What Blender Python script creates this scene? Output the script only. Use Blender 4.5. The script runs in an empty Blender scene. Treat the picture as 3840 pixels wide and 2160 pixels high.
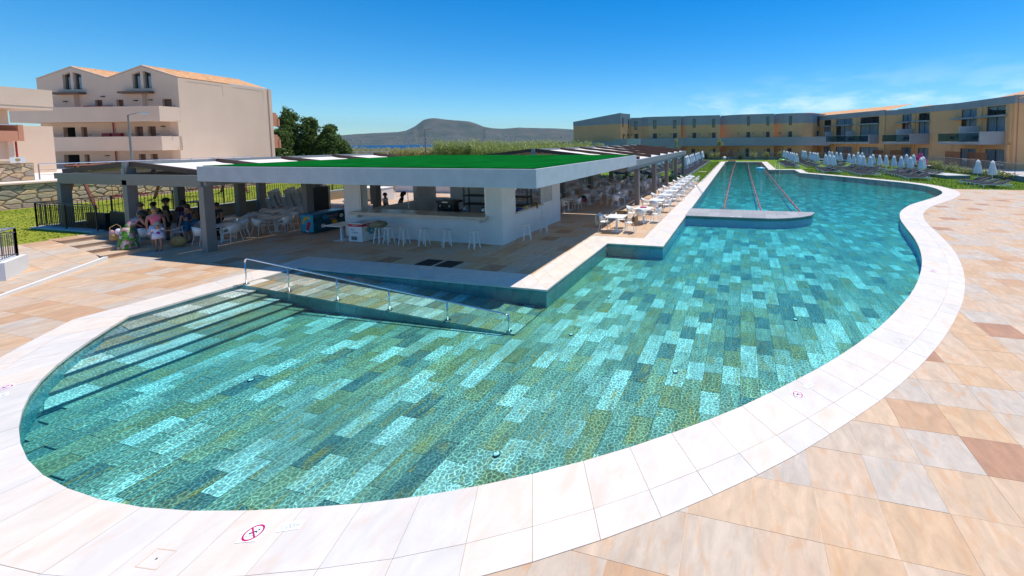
import bpy, bmesh, math, random
from math import sin, cos, pi, radians, sqrt, atan2, hypot
from mathutils import Vector, Matrix, geometry, noise
random.seed(7)
scene = bpy.context.scene
COL = scene.collection

# ------------------------------------------------------------------ camera
EYE = 4.2
cam_data = bpy.data.cameras.new("camera")
cam = bpy.data.objects.new("camera", cam_data)
COL.objects.link(cam)
yaw, pit, roll = 0.24269, 0.05909, -0.01003
fwd = Vector((cos(pit) * cos(yaw), cos(pit) * sin(yaw), -sin(pit)))
rgt = fwd.cross(Vector((0, 0, 1))).normalized()
upv = rgt.cross(fwd)
rgt, upv = cos(roll) * rgt + sin(roll) * upv, -sin(roll) * rgt + cos(roll) * upv
m = Matrix((rgt, upv, -fwd)).transposed().to_4x4()
m.translation = (0, 0, EYE)
cam.matrix_world = m
cam_data.sensor_width = 36.0
cam_data.lens = 1450.0 / 3840 * 36
cam_data.shift_x = (1920 - 2421.56) / 3840
cam_data.shift_y = (615.49 - 1080) / 3840
cam_data.clip_start = 0.05
cam_data.clip_end = 60000
scene.camera = cam

# ------------------------------------------------------------------ sky and sun
SUN = Vector((0.30, -0.22, 1.0)).normalized()
world = bpy.data.worlds.new("World")
scene.world = world
world.use_nodes = True
wn, wl = world.node_tree.nodes, world.node_tree.links
wn.clear()
w_out = wn.new("ShaderNodeOutputWorld")
w_bg = wn.new("ShaderNodeBackground")
w_sky = wn.new("ShaderNodeTexSky")
w_sky.sky_type = 'NISHITA'
w_sky.sun_disc = False
w_sky.sun_elevation = math.asin(SUN.z)
w_sky.sun_rotation = atan2(SUN.x, SUN.y)
w_sky.altitude = 0
w_sky.air_density = 1.0
w_sky.dust_density = 0.0
w_sky.ozone_density = 3.0
w_hsv = wn.new("ShaderNodeHueSaturation")
w_hsv.inputs["Saturation"].default_value = 1.5
w_hsv.inputs["Hue"].default_value = 0.492
w_hsv.inputs["Value"].default_value = 0.60
w_bg.inputs["Strength"].default_value = 0.15
# low cumulus banks near the horizon (by direction)
w_tc = wn.new("ShaderNodeTexCoord")
w_map = wn.new("ShaderNodeMapping")
w_map.inputs["Scale"].default_value = (7.0, 7.0, 26.0)
w_map.inputs["Location"].default_value = (0.4, 1.3, 0.0)
w_noise = wn.new("ShaderNodeTexNoise")
w_noise.inputs["Scale"].default_value = 1.0
w_noise.inputs["Detail"].default_value = 7.0
w_noise.inputs["Roughness"].default_value = 0.58
w_sep = wn.new("ShaderNodeSeparateXYZ")
w_band = wn.new("ShaderNodeValToRGB")          # how much cloud at each height above the horizon
cr = w_band.color_ramp
cr.elements[0].position = 0.02; cr.elements[0].color = (0, 0, 0, 1)
cr.elements[1].position = 0.17; cr.elements[1].color = (0, 0, 0, 1)
for p, v in ((0.06, 1.0), (0.085, .8), (0.115, .25)):
    e = cr.elements.new(p); e.color = (v, v, v, 1)
w_az = wn.new("ShaderNodeVectorMath"); w_az.operation = 'DOT_PRODUCT'   # the bank lies to the south-east
w_az.inputs[1].default_value = (cos(radians(-20)), sin(radians(-20)), 0)
w_azr = wn.new("ShaderNodeMapRange")
w_azr.inputs["From Min"].default_value = 0.80; w_azr.inputs["From Max"].default_value = 0.95
w_thr = wn.new("ShaderNodeMapRange")
w_thr.inputs["From Min"].default_value = 0.44; w_thr.inputs["From Max"].default_value = 0.60
w_m1 = wn.new("ShaderNodeMath"); w_m1.operation = 'MULTIPLY'
w_m2 = wn.new("ShaderNodeMath"); w_m2.operation = 'MULTIPLY'
w_m3 = wn.new("ShaderNodeMath"); w_m3.operation = 'MULTIPLY'; w_m3.inputs[1].default_value = 0.5
w_mix = wn.new("ShaderNodeMix"); w_mix.data_type = 'RGBA'
w_mix.inputs["B"].default_value = (5.6, 6.0, 6.4, 1)
L = wl.new
L(w_tc.outputs["Generated"], w_map.inputs["Vector"])
L(w_map.outputs["Vector"], w_noise.inputs["Vector"])
L(w_tc.outputs["Generated"], w_sep.inputs[0])
L(w_sep.outputs["Z"], w_band.inputs["Fac"])
L(w_tc.outputs["Generated"], w_az.inputs[0])
L(w_az.outputs["Value"], w_azr.inputs["Value"])
L(w_noise.outputs["Fac"], w_thr.inputs["Value"])
L(w_thr.outputs["Result"], w_m1.inputs[0]); L(w_band.outputs["Color"], w_m1.inputs[1])
L(w_m1.outputs[0], w_m2.inputs[0]); L(w_azr.outputs["Result"], w_m2.inputs[1])
L(w_m2.outputs[0], w_m3.inputs[0])
L(w_sky.outputs["Color"], w_hsv.inputs["Color"])
w_tint = wn.new("ShaderNodeMix"); w_tint.data_type = 'RGBA'; w_tint.blend_type = 'MULTIPLY'; w_tint.inputs["Factor"].default_value = 1.0
w_tint.inputs["B"].default_value = (.66, .92, 1.10, 1)
L(w_hsv.outputs["Color"], w_tint.inputs["A"]); L(w_tint.outputs["Result"], w_mix.inputs["A"])
L(w_m3.outputs[0], w_mix.inputs["Factor"])
L(w_mix.outputs["Result"], w_bg.inputs["Color"])
L(w_bg.outputs["Background"], w_out.inputs["Surface"])

sun_data = bpy.data.lights.new("sun", 'SUN')
sun_data.energy = 3.3
sun_data.angle = radians(0.55)
sun_data.color = (1.0, 0.935, 0.84)
sun = bpy.data.objects.new("sun", sun_data)
COL.objects.link(sun)
sun.rotation_euler = (-SUN).to_track_quat('-Z', 'Y').to_euler()
sun.location = (20, -15, 60)

vs = scene.view_settings
vs.view_transform = 'Standard'
vs.look = 'None'
vs.exposure = 0.62
vs.gamma = 1.0
vs.use_curve_mapping = False
scene.cycles.use_denoising = True
scene.cycles.max_bounces = 10
scene.cycles.transparent_max_bounces = 24
scene.cycles.diffuse_bounces = 6
scene.cycles.glossy_bounces = 4
scene.cycles.transmission_bounces = 6
scene.cycles.sample_clamp_indirect = 6.0
scene.cycles.caustics_reflective = False
scene.cycles.caustics_refractive = False
scene.render.film_transparent = False

# ------------------------------------------------------------------ materials
def nodemat(name):
    mt = bpy.data.materials.new(name)
    mt.use_nodes = True
    n, l = mt.node_tree.nodes, mt.node_tree.links
    return mt, n, l, n["Principled BSDF"], n["Material Output"]

def mat(name, col, rough=0.6, metal=0.0, var=0.0, vscale=3.0, bump=0.0, bscale=40.0, spec=0.5, col2=None, stretch=None, detail=4.0):
    """Principled surface with a noise-driven colour variation and fine relief."""
    mt, n, l, b, o = nodemat(name)
    b.inputs["Base Color"].default_value = (*col, 1)
    b.inputs["Roughness"].default_value = rough
    b.inputs["Metallic"].default_value = metal
    b.inputs["Specular IOR Level"].default_value = spec
    if var or bump or col2:
        tc = n.new("ShaderNodeTexCoord")
        mp = n.new("ShaderNodeMapping")
        l.new(tc.outputs["Object"], mp.inputs["Vector"])
        if stretch: mp.inputs["Scale"].default_value = stretch
    if var or col2:
        nz = n.new("ShaderNodeTexNoise"); nz.inputs["Scale"].default_value = vscale; nz.inputs["Detail"].default_value = detail
        l.new(mp.outputs["Vector"], nz.inputs["Vector"])
        mr = n.new("ShaderNodeMapRange"); mr.inputs["From Min"].default_value = .35; mr.inputs["From Max"].default_value = .65
        l.new(nz.outputs["Fac"], mr.inputs["Value"])
        mx = n.new("ShaderNodeMix"); mx.data_type = 'RGBA'
        lo = col2 if col2 else tuple(c * (1 - var) for c in col)
        hi = col if col2 else tuple(min(1, c * (1 + var)) for c in col)
        mx.inputs["A"].default_value = (*lo, 1); mx.inputs["B"].default_value = (*hi, 1)
        l.new(mr.outputs["Result"], mx.inputs["Factor"])
        l.new(mx.outputs["Result"], b.inputs["Base Color"])
    if bump:
        nb = n.new("ShaderNodeTexNoise"); nb.inputs["Scale"].default_value = bscale; nb.inputs["Detail"].default_value = 5
        l.new(mp.outputs["Vector"], nb.inputs["Vector"])
        bp = n.new("ShaderNodeBump"); bp.inputs["Strength"].default_value = bump; bp.inputs["Distance"].default_value = .02
        l.new(nb.outputs["Fac"], bp.inputs["Height"]); l.new(bp.outputs["Normal"], b.inputs["Normal"])
    return mt

def tilemat(name, stops, rough, streak=(1.2, 5.0, 1), contrast=.35, warm=(.50, .26, .10), warm_amt=.5, bump=.25, spec=.4, blotch=2.2):
    """Natural stone: every piece carries its own number 'rnd', which picks its base colour and shifts its veining."""
    mt, n, l, b, o = nodemat(name)
    at = n.new("ShaderNodeAttribute"); at.attribute_name = "rnd"
    geo = n.new("ShaderNodeNewGeometry")
    sc = n.new("ShaderNodeVectorMath"); sc.operation = 'SCALE'; sc.inputs["Scale"].default_value = 137.0
    cmb = n.new("ShaderNodeCombineXYZ")
    for i in range(3): l.new(at.outputs["Fac"], cmb.inputs[i])
    l.new(cmb.outputs[0], sc.inputs[0])
    ad = n.new("ShaderNodeVectorMath"); ad.operation = 'ADD'
    l.new(geo.outputs["Position"], ad.inputs[0]); l.new(sc.outputs[0], ad.inputs[1])
    rp = n.new("ShaderNodeValToRGB"); rp.color_ramp.interpolation = 'CONSTANT'
    el = rp.color_ramp.elements
    el[0].position = stops[0][0]; el[0].color = (*stops[0][1], 1)
    el[1].position = stops[1][0]; el[1].color = (*stops[1][1], 1)
    for p, c in stops[2:]:
        e = el.new(p); e.color = (*c, 1)
    l.new(at.outputs["Fac"], rp.inputs["Fac"])
    mp = n.new("ShaderNodeMapping"); mp.inputs["Scale"].default_value = streak
    rz = n.new("ShaderNodeMath"); rz.operation = 'MULTIPLY'; rz.inputs[1].default_value = 0.9
    l.new(at.outputs["Fac"], rz.inputs[0])
    rc = n.new("ShaderNodeCombineXYZ"); l.new(rz.outputs[0], rc.inputs["Z"]); l.new(rc.outputs[0], mp.inputs["Rotation"])
    l.new(ad.outputs[0], mp.inputs["Vector"])
    n1 = n.new("ShaderNodeTexNoise"); n1.inputs["Scale"].default_value = blotch; n1.inputs["Detail"].default_value = 8; n1.inputs["Roughness"].default_value = .62; n1.inputs["Distortion"].default_value = .6
    l.new(mp.outputs["Vector"], n1.inputs["Vector"])
    m1 = n.new("ShaderNodeMapRange"); m1.inputs["From Min"].default_value = .3; m1.inputs["From Max"].default_value = .7
    m1.inputs["To Min"].default_value = 1 - contrast; m1.inputs["To Max"].default_value = 1 + contrast * .6
    l.new(n1.outputs["Fac"], m1.inputs["Value"])
    mul = n.new("ShaderNodeVectorMath"); mul.operation = 'SCALE'
    l.new(rp.outputs["Color"], mul.inputs[0]); l.new(m1.outputs["Result"], mul.inputs["Scale"])
    n2 = n.new("ShaderNodeTexNoise"); n2.inputs["Scale"].default_value = blotch * .8; n2.inputs["Detail"].default_value = 6; n2.inputs["Distortion"].default_value = 1.2
    off = n.new("ShaderNodeVectorMath"); off.operation = 'ADD'; off.inputs[1].default_value = (31, 17, 5)
    l.new(mp.outputs["Vector"], off.inputs[0]); l.new(off.outputs[0], n2.inputs["Vector"])
    m2 = n.new("ShaderNodeMapRange"); m2.inputs["From Min"].default_value = .52; m2.inputs["From Max"].default_value = .72; m2.inputs["To Max"].default_value = warm_amt
    l.new(n2.outputs["Fac"], m2.inputs["Value"])
    mx = n.new("ShaderNodeMix"); mx.data_type = 'RGBA'; mx.inputs["B"].default_value = (*warm, 1)
    l.new(m2.outputs["Result"], mx.inputs["Factor"]); l.new(mul.outputs[0], mx.inputs["A"])
    l.new(mx.outputs["Result"], b.inputs["Base Color"])
    b.inputs["Roughness"].default_value = rough
    b.inputs["Specular IOR Level"].default_value = spec
    bp = n.new("ShaderNodeBump"); bp.inputs["Strength"].default_value = bump; bp.inputs["Distance"].default_value = .008
    n3 = n.new("ShaderNodeTexNoise"); n3.inputs["Scale"].default_value = 26; n3.inputs["Detail"].default_value = 6
    l.new(mp.outputs["Vector"], n3.inputs["Vector"]); l.new(n3.outputs["Fac"], bp.inputs["Height"]); l.new(bp.outputs["Normal"], b.inputs["Normal"])
    return mt

M = {}
M['paving'] = tilemat("paving stone", [(0, (.58, .43, .31)), (.22, (.55, .44, .34)), (.40, (.60, .43, .29)), (.56, (.53, .45, .375)), (.70, (.58, .39, .24)), (.88, (.53, .33, .20)), (.96, (.43, .23, .14))], .62, contrast=.20, warm=(.56, .29, .13), warm_amt=.6, streak=(1.0, 2.2, 1), blotch=2.6)
M['coping'] = tilemat("pale coping stone", [(0, (.72, .645, .57)), (.3, (.70, .64, .585)), (.55, (.74, .65, .56)), (.8, (.67, .625, .58))], .55, contrast=.10, warm=(.66, .46, .32), warm_amt=.35, bump=.1, streak=(1.0, 1.8, 1), blotch=1.8)
M['pool_tile'] = tilemat("pool floor stone", [(0, (.32, .34, .27)), (.22, (.56, .56, .50)), (.36, (.25, .28, .23)), (.50, (.38, .34, .22)), (.62, (.66, .65, .60)), (.73, (.15, .19, .18)), (.82, (.42, .43, .37)), (.93, (.33, .27, .15))], .6, contrast=.42, warm=(.52, .26, .05), warm_amt=.75, bump=.2, blotch=1.5)
M['platform'] = tilemat("grey stone slab", [(0, (.34, .34, .34)), (.5, (.38, .38, .38)), (.8, (.31, .31, .32))], .6, contrast=.15, warm=(.4, .38, .36), warm_amt=.2)
M['rubble'] = tilemat("rubble stone", [(0, (.58, .41, .25)), (.3, (.62, .48, .32)), (.55, (.50, .40, .30)), (.75, (.66, .49, .29)), (.9, (.42, .34, .27))], .85, contrast=.3, warm=(.45, .25, .10), warm_amt=.4, streak=(3, 3, 3), bump=.6)
M['grout'] = mat("grout", (.66, .55, .44), .8, var=.1)
M['coping_joint'] = mat("coping joint", (.66, .56, .46), .8, var=.1)
M['mortar'] = mat("mortar", (.30, .21, .13), .9, var=.2)
M['pool_wall'] = mat("green glazed pool wall", (.10, .30, .29), .35, var=.18, vscale=1.2)
M['pool_base'] = mat("pool base", (.18, .22, .20), .8)
M['white'] = mat("white render", (.74, .75, .76), .7, var=.03, vscale=1.5, bump=.08, bscale=90)
M['fascia'] = mat("pale grey blue render", (.43, .48, .52), .7, var=.05, vscale=2.5, bump=.15, bscale=60)
M['turf'] = mat("artificial turf", (.003, .105, .016), 1.0, var=.18, vscale=1.1, bump=.5, bscale=160, spec=0.0)
M['grey_steel'] = mat("warm grey painted steel", (.20, .195, .19), .5, var=.04, vscale=2)
M['grey_light'] = mat("blue grey painted steel", (.22, .25, .265), .45, var=.04)
M['dark_steel'] = mat("charcoal painted steel", (.035, .035, .04), .5, var=.1)
M['brown_timber'] = mat("dark brown timber", (.075, .032, .020), .6, var=.25, vscale=6, stretch=(1, 8, 8))
M['canvas'] = mat("cream canvas", (.74, .68, .62), .85, var=.05)
M['black'] = mat("black plastic", (.012, .012, .014), .45)
M['mattress'] = mat("charcoal mattress fabric", (.020, .022, .032), .85, var=.2, vscale=9, bump=.2, bscale=200)
M['white_metal'] = mat("white painted metal", (.78, .79, .80), .4)
M['plastic'] = mat("white plastic", (.80, .79, .77), .42, var=.02, spec=.5)
M['alu'] = mat("brushed aluminium", (.62, .62, .62), .35, metal=.85)
M['chrome'] = mat("polished steel", (.72, .73, .74), .16, metal=1.0)
M['parasol'] = mat("pale parasol fabric", (.76, .79, .80), .85, var=.04, vscale=5)
M['parasol_cream'] = mat("cream parasol fabric", (.72, .64, .50), .85, var=.05, vscale=5)
M['beige'] = mat("beige render", (.70, .52, .39), .85, var=.03, vscale=.5, bump=.2, bscale=30)
M['orange_render'] = mat("terracotta render", (.55, .24, .14), .85, var=.06)
M['ochre'] = mat("ochre render", (.80, .435, .20), .85, var=.04, vscale=.5, bump=.2, bscale=30)
M['slate'] = mat("slate grey render", (.33, .34, .35), .8, var=.06, vscale=.5)
M['roof_tile'] = mat("terracotta roof tile", (.62, .33, .155), .8, var=.22, vscale=3)
M['door_wood'] = mat("brown door", (.14, .065, .035), .55, var=.2, vscale=8, stretch=(6, 6, .6))
M['door_grey'] = mat("dark grey door", (.07, .065, .065), .55, var=.1)
M['frame_dark'] = mat("dark window frame", (.022, .022, .024), .4)
M['interior'] = mat("dim room", (.05, .045, .04), .9)
M['curtain'] = mat("pale curtain", (.55, .55, .55), .9, var=.12, vscale=14, stretch=(1, 1, .05))
M['red_paint'] = mat("red paint", (.35, .02, .02), .5)
M['timber_red'] = mat("stained timber", (.20, .055, .03), .65, var=.25, vscale=7)
M['trellis'] = mat("orange brown timber", (.24, .085, .03), .65, var=.2, vscale=7)
M['terrain'] = mat("dry earth", (.30, .24, .15), .95, var=.3, vscale=.08)
M['concrete'] = mat("smooth concrete", (.50, .50, .50), .8, var=.08, vscale=2)
M['concrete_dark'] = mat("blue grey concrete", (.16, .20, .23), .8, var=.12, vscale=2)
M['float_red'] = mat("red lane float", (.52, .11, .10), .45, var=.1, vscale=8)
M['float_white'] = mat("white lane float", (.75, .70, .70), .45)
M['bark'] = mat("bark", (.16, .11, .075), .9, var=.3, vscale=9, bump=.5, bscale=20)
M['counter_stone'] = mat("beige counter stone", (.50, .46, .40), .25, var=.08, vscale=5)

def schlick(n, l, f0, normal=None):
    """reflectance by angle, the same from both sides of the sheet"""
    lw = n.new("ShaderNodeLayerWeight"); lw.inputs["Blend"].default_value = .5
    if normal is not None: l.new(normal, lw.inputs["Normal"])
    pw = n.new("ShaderNodeMath"); pw.operation = 'POWER'; pw.inputs[1].default_value = 5.0
    l.new(lw.outputs["Facing"], pw.inputs[0])
    mr = n.new("ShaderNodeMapRange"); mr.inputs["To Min"].default_value = f0; mr.inputs["To Max"].default_value = 1.0
    l.new(pw.outputs[0], mr.inputs["Value"]); return mr.outputs["Result"]
def glassmat(name, tint, rough=.02, ior=1.5, boost=1.0):
    mt, n, l, b, o = nodemat(name)
    n.remove(b)
    tr = n.new("ShaderNodeBsdfTransparent"); tr.inputs["Color"].default_value = (*tint, 1)
    gl = n.new("ShaderNodeBsdfGlossy"); gl.inputs["Roughness"].default_value = rough
    fac = schlick(n, l, ((ior - 1) / (ior + 1)) ** 2)
    mx = n.new("ShaderNodeMixShader")
    l.new(fac, mx.inputs[0]); l.new(tr.outputs[0], mx.inputs[1]); l.new(gl.outputs[0], mx.inputs[2]); l.new(mx.outputs[0], o.inputs["Surface"])
    return mt
M['glass'] = glassmat("window glass", (.80, .86, .90), .01, 1.7)
M['balcony_glass'] = glassmat("greenish balustrade glass", (.60, .74, .74), .02, 1.9)

# leaves
def leafmat(name, c1, c2, trans=.35):
    mt, n, l, b, o = nodemat(name)
    at = n.new("ShaderNodeAttribute"); at.attribute_name = "rnd"
    mx = n.new("ShaderNodeMix"); mx.data_type = 'RGBA'
    mx.inputs["A"].default_value = (*c1, 1); mx.inputs["B"].default_value = (*c2, 1)
    l.new(at.outputs["Fac"], mx.inputs["Factor"]); l.new(mx.outputs["Result"], b.inputs["Base Color"])
    b.inputs["Roughness"].default_value = .5
    tl = n.new("ShaderNodeBsdfTranslucent"); l.new(mx.outputs["Result"], tl.inputs["Color"])
    ms = n.new("ShaderNodeMixShader"); ms.inputs[0].default_value = trans
    l.new(b.outputs[0], ms.inputs[1]); l.new(tl.outputs[0], ms.inputs[2]); l.new(ms.outputs[0], o.inputs["Surface"])
    return mt
M['leaf'] = leafmat("poplar leaf", (.05, .105, .018), (.20, .29, .07), .45)
M['leaf_dark'] = leafmat("dark leaf", (.018, .042, .014), (.05, .10, .03))
M['leaf_pale'] = leafmat("yellow green leaf", (.20, .23, .05), (.48, .46, .18))
M['leaf_reed'] = leafmat("reed leaf", (.13, .20, .03), (.38, .42, .12), .4)
M['leaf_reed_dry'] = leafmat("dry reed", (.22, .22, .05), (.42, .38, .15), .4)
M['petal'] = leafmat("magenta petal", (.45, .03, .25), (.60, .08, .40))
M['purple'] = leafmat("purple leaf", (.05, .02, .03), (.12, .06, .08))
M['grass_blade'] = leafmat("grass blade", (.105, .205, .015), (.19, .27, .025), .35)
M['grass_dry'] = leafmat("drier grass blade", (.19, .22, .025), (.30, .30, .04), .35)
M['lawn'] = mat("mown lawn", (.135, .215, .018), .9, col2=(.10, .18, .014), vscale=.8, bump=.6, bscale=60, spec=.15, detail=8)
M['lawn_left'] = mat("drier lawn", (.27, .29, .030), .9, col2=(.18, .23, .018), vscale=.5, bump=.3, bscale=60, spec=.15, detail=8)

# water: reflecting, clear, with a caustic net of light painted into its transparency; tint comes from absorption along the path
def make_water():
    mt, n, l, b, o = nodemat("pool water")
    n.remove(b)
    geo = n.new("ShaderNodeNewGeometry")
    nz = n.new("ShaderNodeTexNoise"); nz.inputs["Scale"].default_value = 4.5; nz.inputs["Detail"].default_value = 3
    l.new(geo.outputs["Position"], nz.inputs["Vector"])
    sb = n.new("ShaderNodeVectorMath"); sb.operation = 'SUBTRACT'; sb.inputs[1].default_value = (.5, .5, .5)
    l.new(nz.outputs["Color"], sb.inputs[0])
    sc = n.new("ShaderNodeVectorMath"); sc.operation = 'SCALE'; sc.inputs["Scale"].default_value = .16
    l.new(sb.outputs[0], sc.inputs[0])
    ad = n.new("ShaderNodeVectorMath"); ad.operation = 'ADD'
    l.new(geo.outputs["Position"], ad.inputs[0]); l.new(sc.outputs[0], ad.inputs[1])
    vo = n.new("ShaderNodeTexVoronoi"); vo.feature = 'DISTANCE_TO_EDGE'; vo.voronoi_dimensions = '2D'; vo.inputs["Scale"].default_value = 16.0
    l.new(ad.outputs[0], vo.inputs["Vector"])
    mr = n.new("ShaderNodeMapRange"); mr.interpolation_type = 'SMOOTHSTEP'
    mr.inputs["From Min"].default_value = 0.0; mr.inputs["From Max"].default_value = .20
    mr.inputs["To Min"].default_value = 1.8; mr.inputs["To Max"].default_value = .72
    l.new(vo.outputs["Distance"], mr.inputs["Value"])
    # the painted caustic net is stronger in some patches than in others
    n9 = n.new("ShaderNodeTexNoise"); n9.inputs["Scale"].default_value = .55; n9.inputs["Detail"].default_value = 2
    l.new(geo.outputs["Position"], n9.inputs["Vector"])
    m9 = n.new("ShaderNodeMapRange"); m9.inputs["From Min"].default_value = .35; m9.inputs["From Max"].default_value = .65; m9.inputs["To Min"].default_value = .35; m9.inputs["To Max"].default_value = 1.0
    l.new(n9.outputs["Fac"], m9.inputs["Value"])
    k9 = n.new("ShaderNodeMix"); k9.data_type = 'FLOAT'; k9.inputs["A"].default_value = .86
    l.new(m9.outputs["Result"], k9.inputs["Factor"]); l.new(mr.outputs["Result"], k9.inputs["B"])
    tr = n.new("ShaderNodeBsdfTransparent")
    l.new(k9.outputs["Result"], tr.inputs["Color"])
    # surface relief for the reflections
    n2 = n.new("ShaderNodeTexNoise"); n2.inputs["Scale"].default_value = 3.2; n2.inputs["Detail"].default_value = 4; n2.inputs["Roughness"].default_value = .6
    mp = n.new("ShaderNodeMapping"); mp.inputs["Scale"].default_value = (1.0, .55, 1)
    l.new(geo.outputs["Position"], mp.inputs["Vector"]); l.new(mp.outputs["Vector"], n2.inputs["Vector"])
    bp = n.new("ShaderNodeBump"); bp.inputs["Strength"].default_value = .55; bp.inputs["Distance"].default_value = .05
    l.new(n2.outputs["Fac"], bp.inputs["Height"])
    gl = n.new("ShaderNodeBsdfGlossy"); gl.inputs["Roughness"].default_value = .03
    l.new(bp.outputs["Normal"], gl.inputs["Normal"])
    fac = schlick(n, l, .02, bp.outputs["Normal"])
    mx = n.new("ShaderNodeMixShader")
    l.new(fac, mx.inputs[0]); l.new(tr.outputs[0], mx.inputs[1]); l.new(gl.outputs[0], mx.inputs[2])
    l.new(mx.outputs[0], o.inputs["Surface"])
    va = n.new("ShaderNodeVolumeAbsorption")
    va.inputs["Color"].default_value = (.02, .885, .895, 1)
    va.inputs["Density"].default_value = 0.85
    l.new(va.outputs[0], o.inputs["Volume"])
    return mt
M['water'] = make_water()
M['sea'] = mat("deep blue sea", (.002, .060, .16), .75, var=.35, vscale=.02, bump=.6, bscale=.25, stretch=(1, 1, 1), spec=.06)

# ------------------------------------------------------------------ helpers
class MB:
    """collects vertices and faces for one mesh object"""
    def __init__(s): s.v = []; s.f = []; s.mi = []; s.r = []; s.cur = 0; s.rnd = 0.0
    def add(s, vs_, fs_, T=None):
        k = len(s.v)
        if T is not None: vs_ = [tuple(T @ Vector(p)) for p in vs_]
        s.v += [tuple(p) for p in vs_]
        for f in fs_:
            s.f.append(tuple(i + k for i in f)); s.mi.append(s.cur); s.r.append(s.rnd)
        return s
    def box(s, x0, y0, z0, x1, y1, z1, T=None):
        if x0 > x1: x0, x1 = x1, x0
        if y0 > y1: y0, y1 = y1, y0
        if z0 > z1: z0, z1 = z1, z0
        return s.add([(x0, y0, z0), (x1, y0, z0), (x1, y1, z0), (x0, y1, z0), (x0, y0, z1), (x1, y0, z1), (x1, y1, z1), (x0, y1, z1)],
                     [(0, 3, 2, 1), (4, 5, 6, 7), (0, 1, 5, 4), (1, 2, 6, 5), (2, 3, 7, 6), (3, 0, 4, 7)], T)
    def bar(s, a, b, w, h=None, T=None):
        """rectangular bar between two points"""
        h = h or w
        a, b = Vector(a), Vector(b); d = (b - a).normalized()
        up = Vector((0, 0, 1)) if abs(d.z) < .95 else Vector((1, 0, 0))
        x = d.cross(up).normalized() * w / 2; y = x.cross(d).normalized() * h / 2
        P = [a - x - y, a + x - y, a + x + y, a - x + y, b - x - y, b + x - y, b + x + y, b - x + y]
        return s.add(P, [(0, 3, 2, 1), (4, 5, 6, 7), (0, 1, 5, 4), (1, 2, 6, 5), (2, 3, 7, 6), (3, 0, 4, 7)][::1], T)
    def tube(s, pts, r, n=8, T=None, cap=True):
        pts = [Vector(p) for p in pts]; rings = []
        rr = r if isinstance(r, (list, tuple)) else [r] * len(pts)
        prev = None
        for i, p in enumerate(pts):
            d = (pts[min(i + 1, len(pts) - 1)] - pts[max(i - 1, 0)]).normalized()
            if prev is None:
                prev = d.cross(Vector((0, 0, 1)) if abs(d.z) < .9 else Vector((1, 0, 0))).normalized()
            x = (prev - d * prev.dot(d)).normalized(); prev = x; y = d.cross(x)
            rings.append([p + (x * cos(2 * pi * k / n) + y * sin(2 * pi * k / n)) * rr[i] for k in range(n)])
        V = [q for ring in rings for q in ring]; F = []
        for i in range(len(pts) - 1):
            for k in range(n):
                F.append((i * n + k, i * n + (k + 1) % n, (i + 1) * n + (k + 1) % n, (i + 1) * n + k))
        if cap:
            F.append(tuple(range(n))[::-1]); F.append(tuple((len(pts) - 1) * n + k for k in range(n)))
        return s.add(V, F, T)
    def lathe(s, prof, n=16, c=(0, 0), T=None, wob=None, sx=1, sy=1):
        """profile of (radius, z); wob(angle, i) scales the radius"""
        V = []; F = []
        for i, (r, z) in enumerate(prof):
            for k in range(n):
                a = 2 * pi * k / n; q = r * (wob(a, i) if wob else 1)
                V.append((c[0] + q * cos(a) * sx, c[1] + q * sin(a) * sy, z))
        for i in range(len(prof) - 1):
            for k in range(n):
                F.append((i * n + k, i * n + (k + 1) % n, (i + 1) * n + (k + 1) % n, (i + 1) * n + k))
        F.append(tuple(range(n))[::-1]); F.append(tuple((len(prof) - 1) * n + k for k in range(n)))
        return s.add(V, F, T)
    def cyl(s, x, y, z0, z1, r, r1=None, n=12, T=None): return s.lathe([(r, z0), (r if r1 is None else r1, z1)], n, (x, y), T)
    def prism(s, poly, z0, z1, T=None, top=None):
        """2D polygon (counter-clockwise) to a slab; concave shapes allowed"""
        n = len(poly)
        zt = (lambda p: z1) if top is None else top
        V = [(p[0], p[1], z0) for p in poly] + [(p[0], p[1], zt(p)) for p in poly]
        F = [(i, (i + 1) % n, n + (i + 1) % n, n + i) for i in range(n)]
        if n > 4:
            tris = geometry.tessellate_polygon([[Vector((p[0], p[1], 0)) for p in poly]])
            for t in tris:
                a, b_, c_ = (Vector((*poly[i][:2], 0)) for i in t)
                t = t if (b_ - a).cross(c_ - a).z > 0 else t[::-1]
                F.append(tuple(n + i for i in t)); F.append(tuple(i for i in t[::-1]))
        else:
            F.append(tuple(range(n))[::-1]); F.append(tuple(range(n, 2 * n)))
        return s.add(V, F, T)
    def ball(s, c, r, n=10, m_=6, T=None, sc=(1, 1, 1)):
        V = [(c[0], c[1], c[2] - r * sc[2])]; F = []
        for i in range(1, m_):
            a = pi * i / m_
            for k in range(n):
                b_ = 2 * pi * k / n
                V.append((c[0] + r * sin(a) * cos(b_) * sc[0], c[1] + r * sin(a) * sin(b_) * sc[1], c[2] - r * cos(a) * sc[2]))
        V.append((c[0], c[1], c[2] + r * sc[2])); e = len(V) - 1
        for k in range(n): F.append((0, 1 + (k + 1) % n, 1 + k)); F.append((e, 1 + (m_ - 2) * n + k, 1 + (m_ - 2) * n + (k + 1) % n))
        for i in range(m_ - 2):
            for k in range(n):
                a, b_ = 1 + i * n + k, 1 + i * n + (k + 1) % n
                F.append((a, b_, b_ + n, a + n))
        return s.add(V, F, T)
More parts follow.
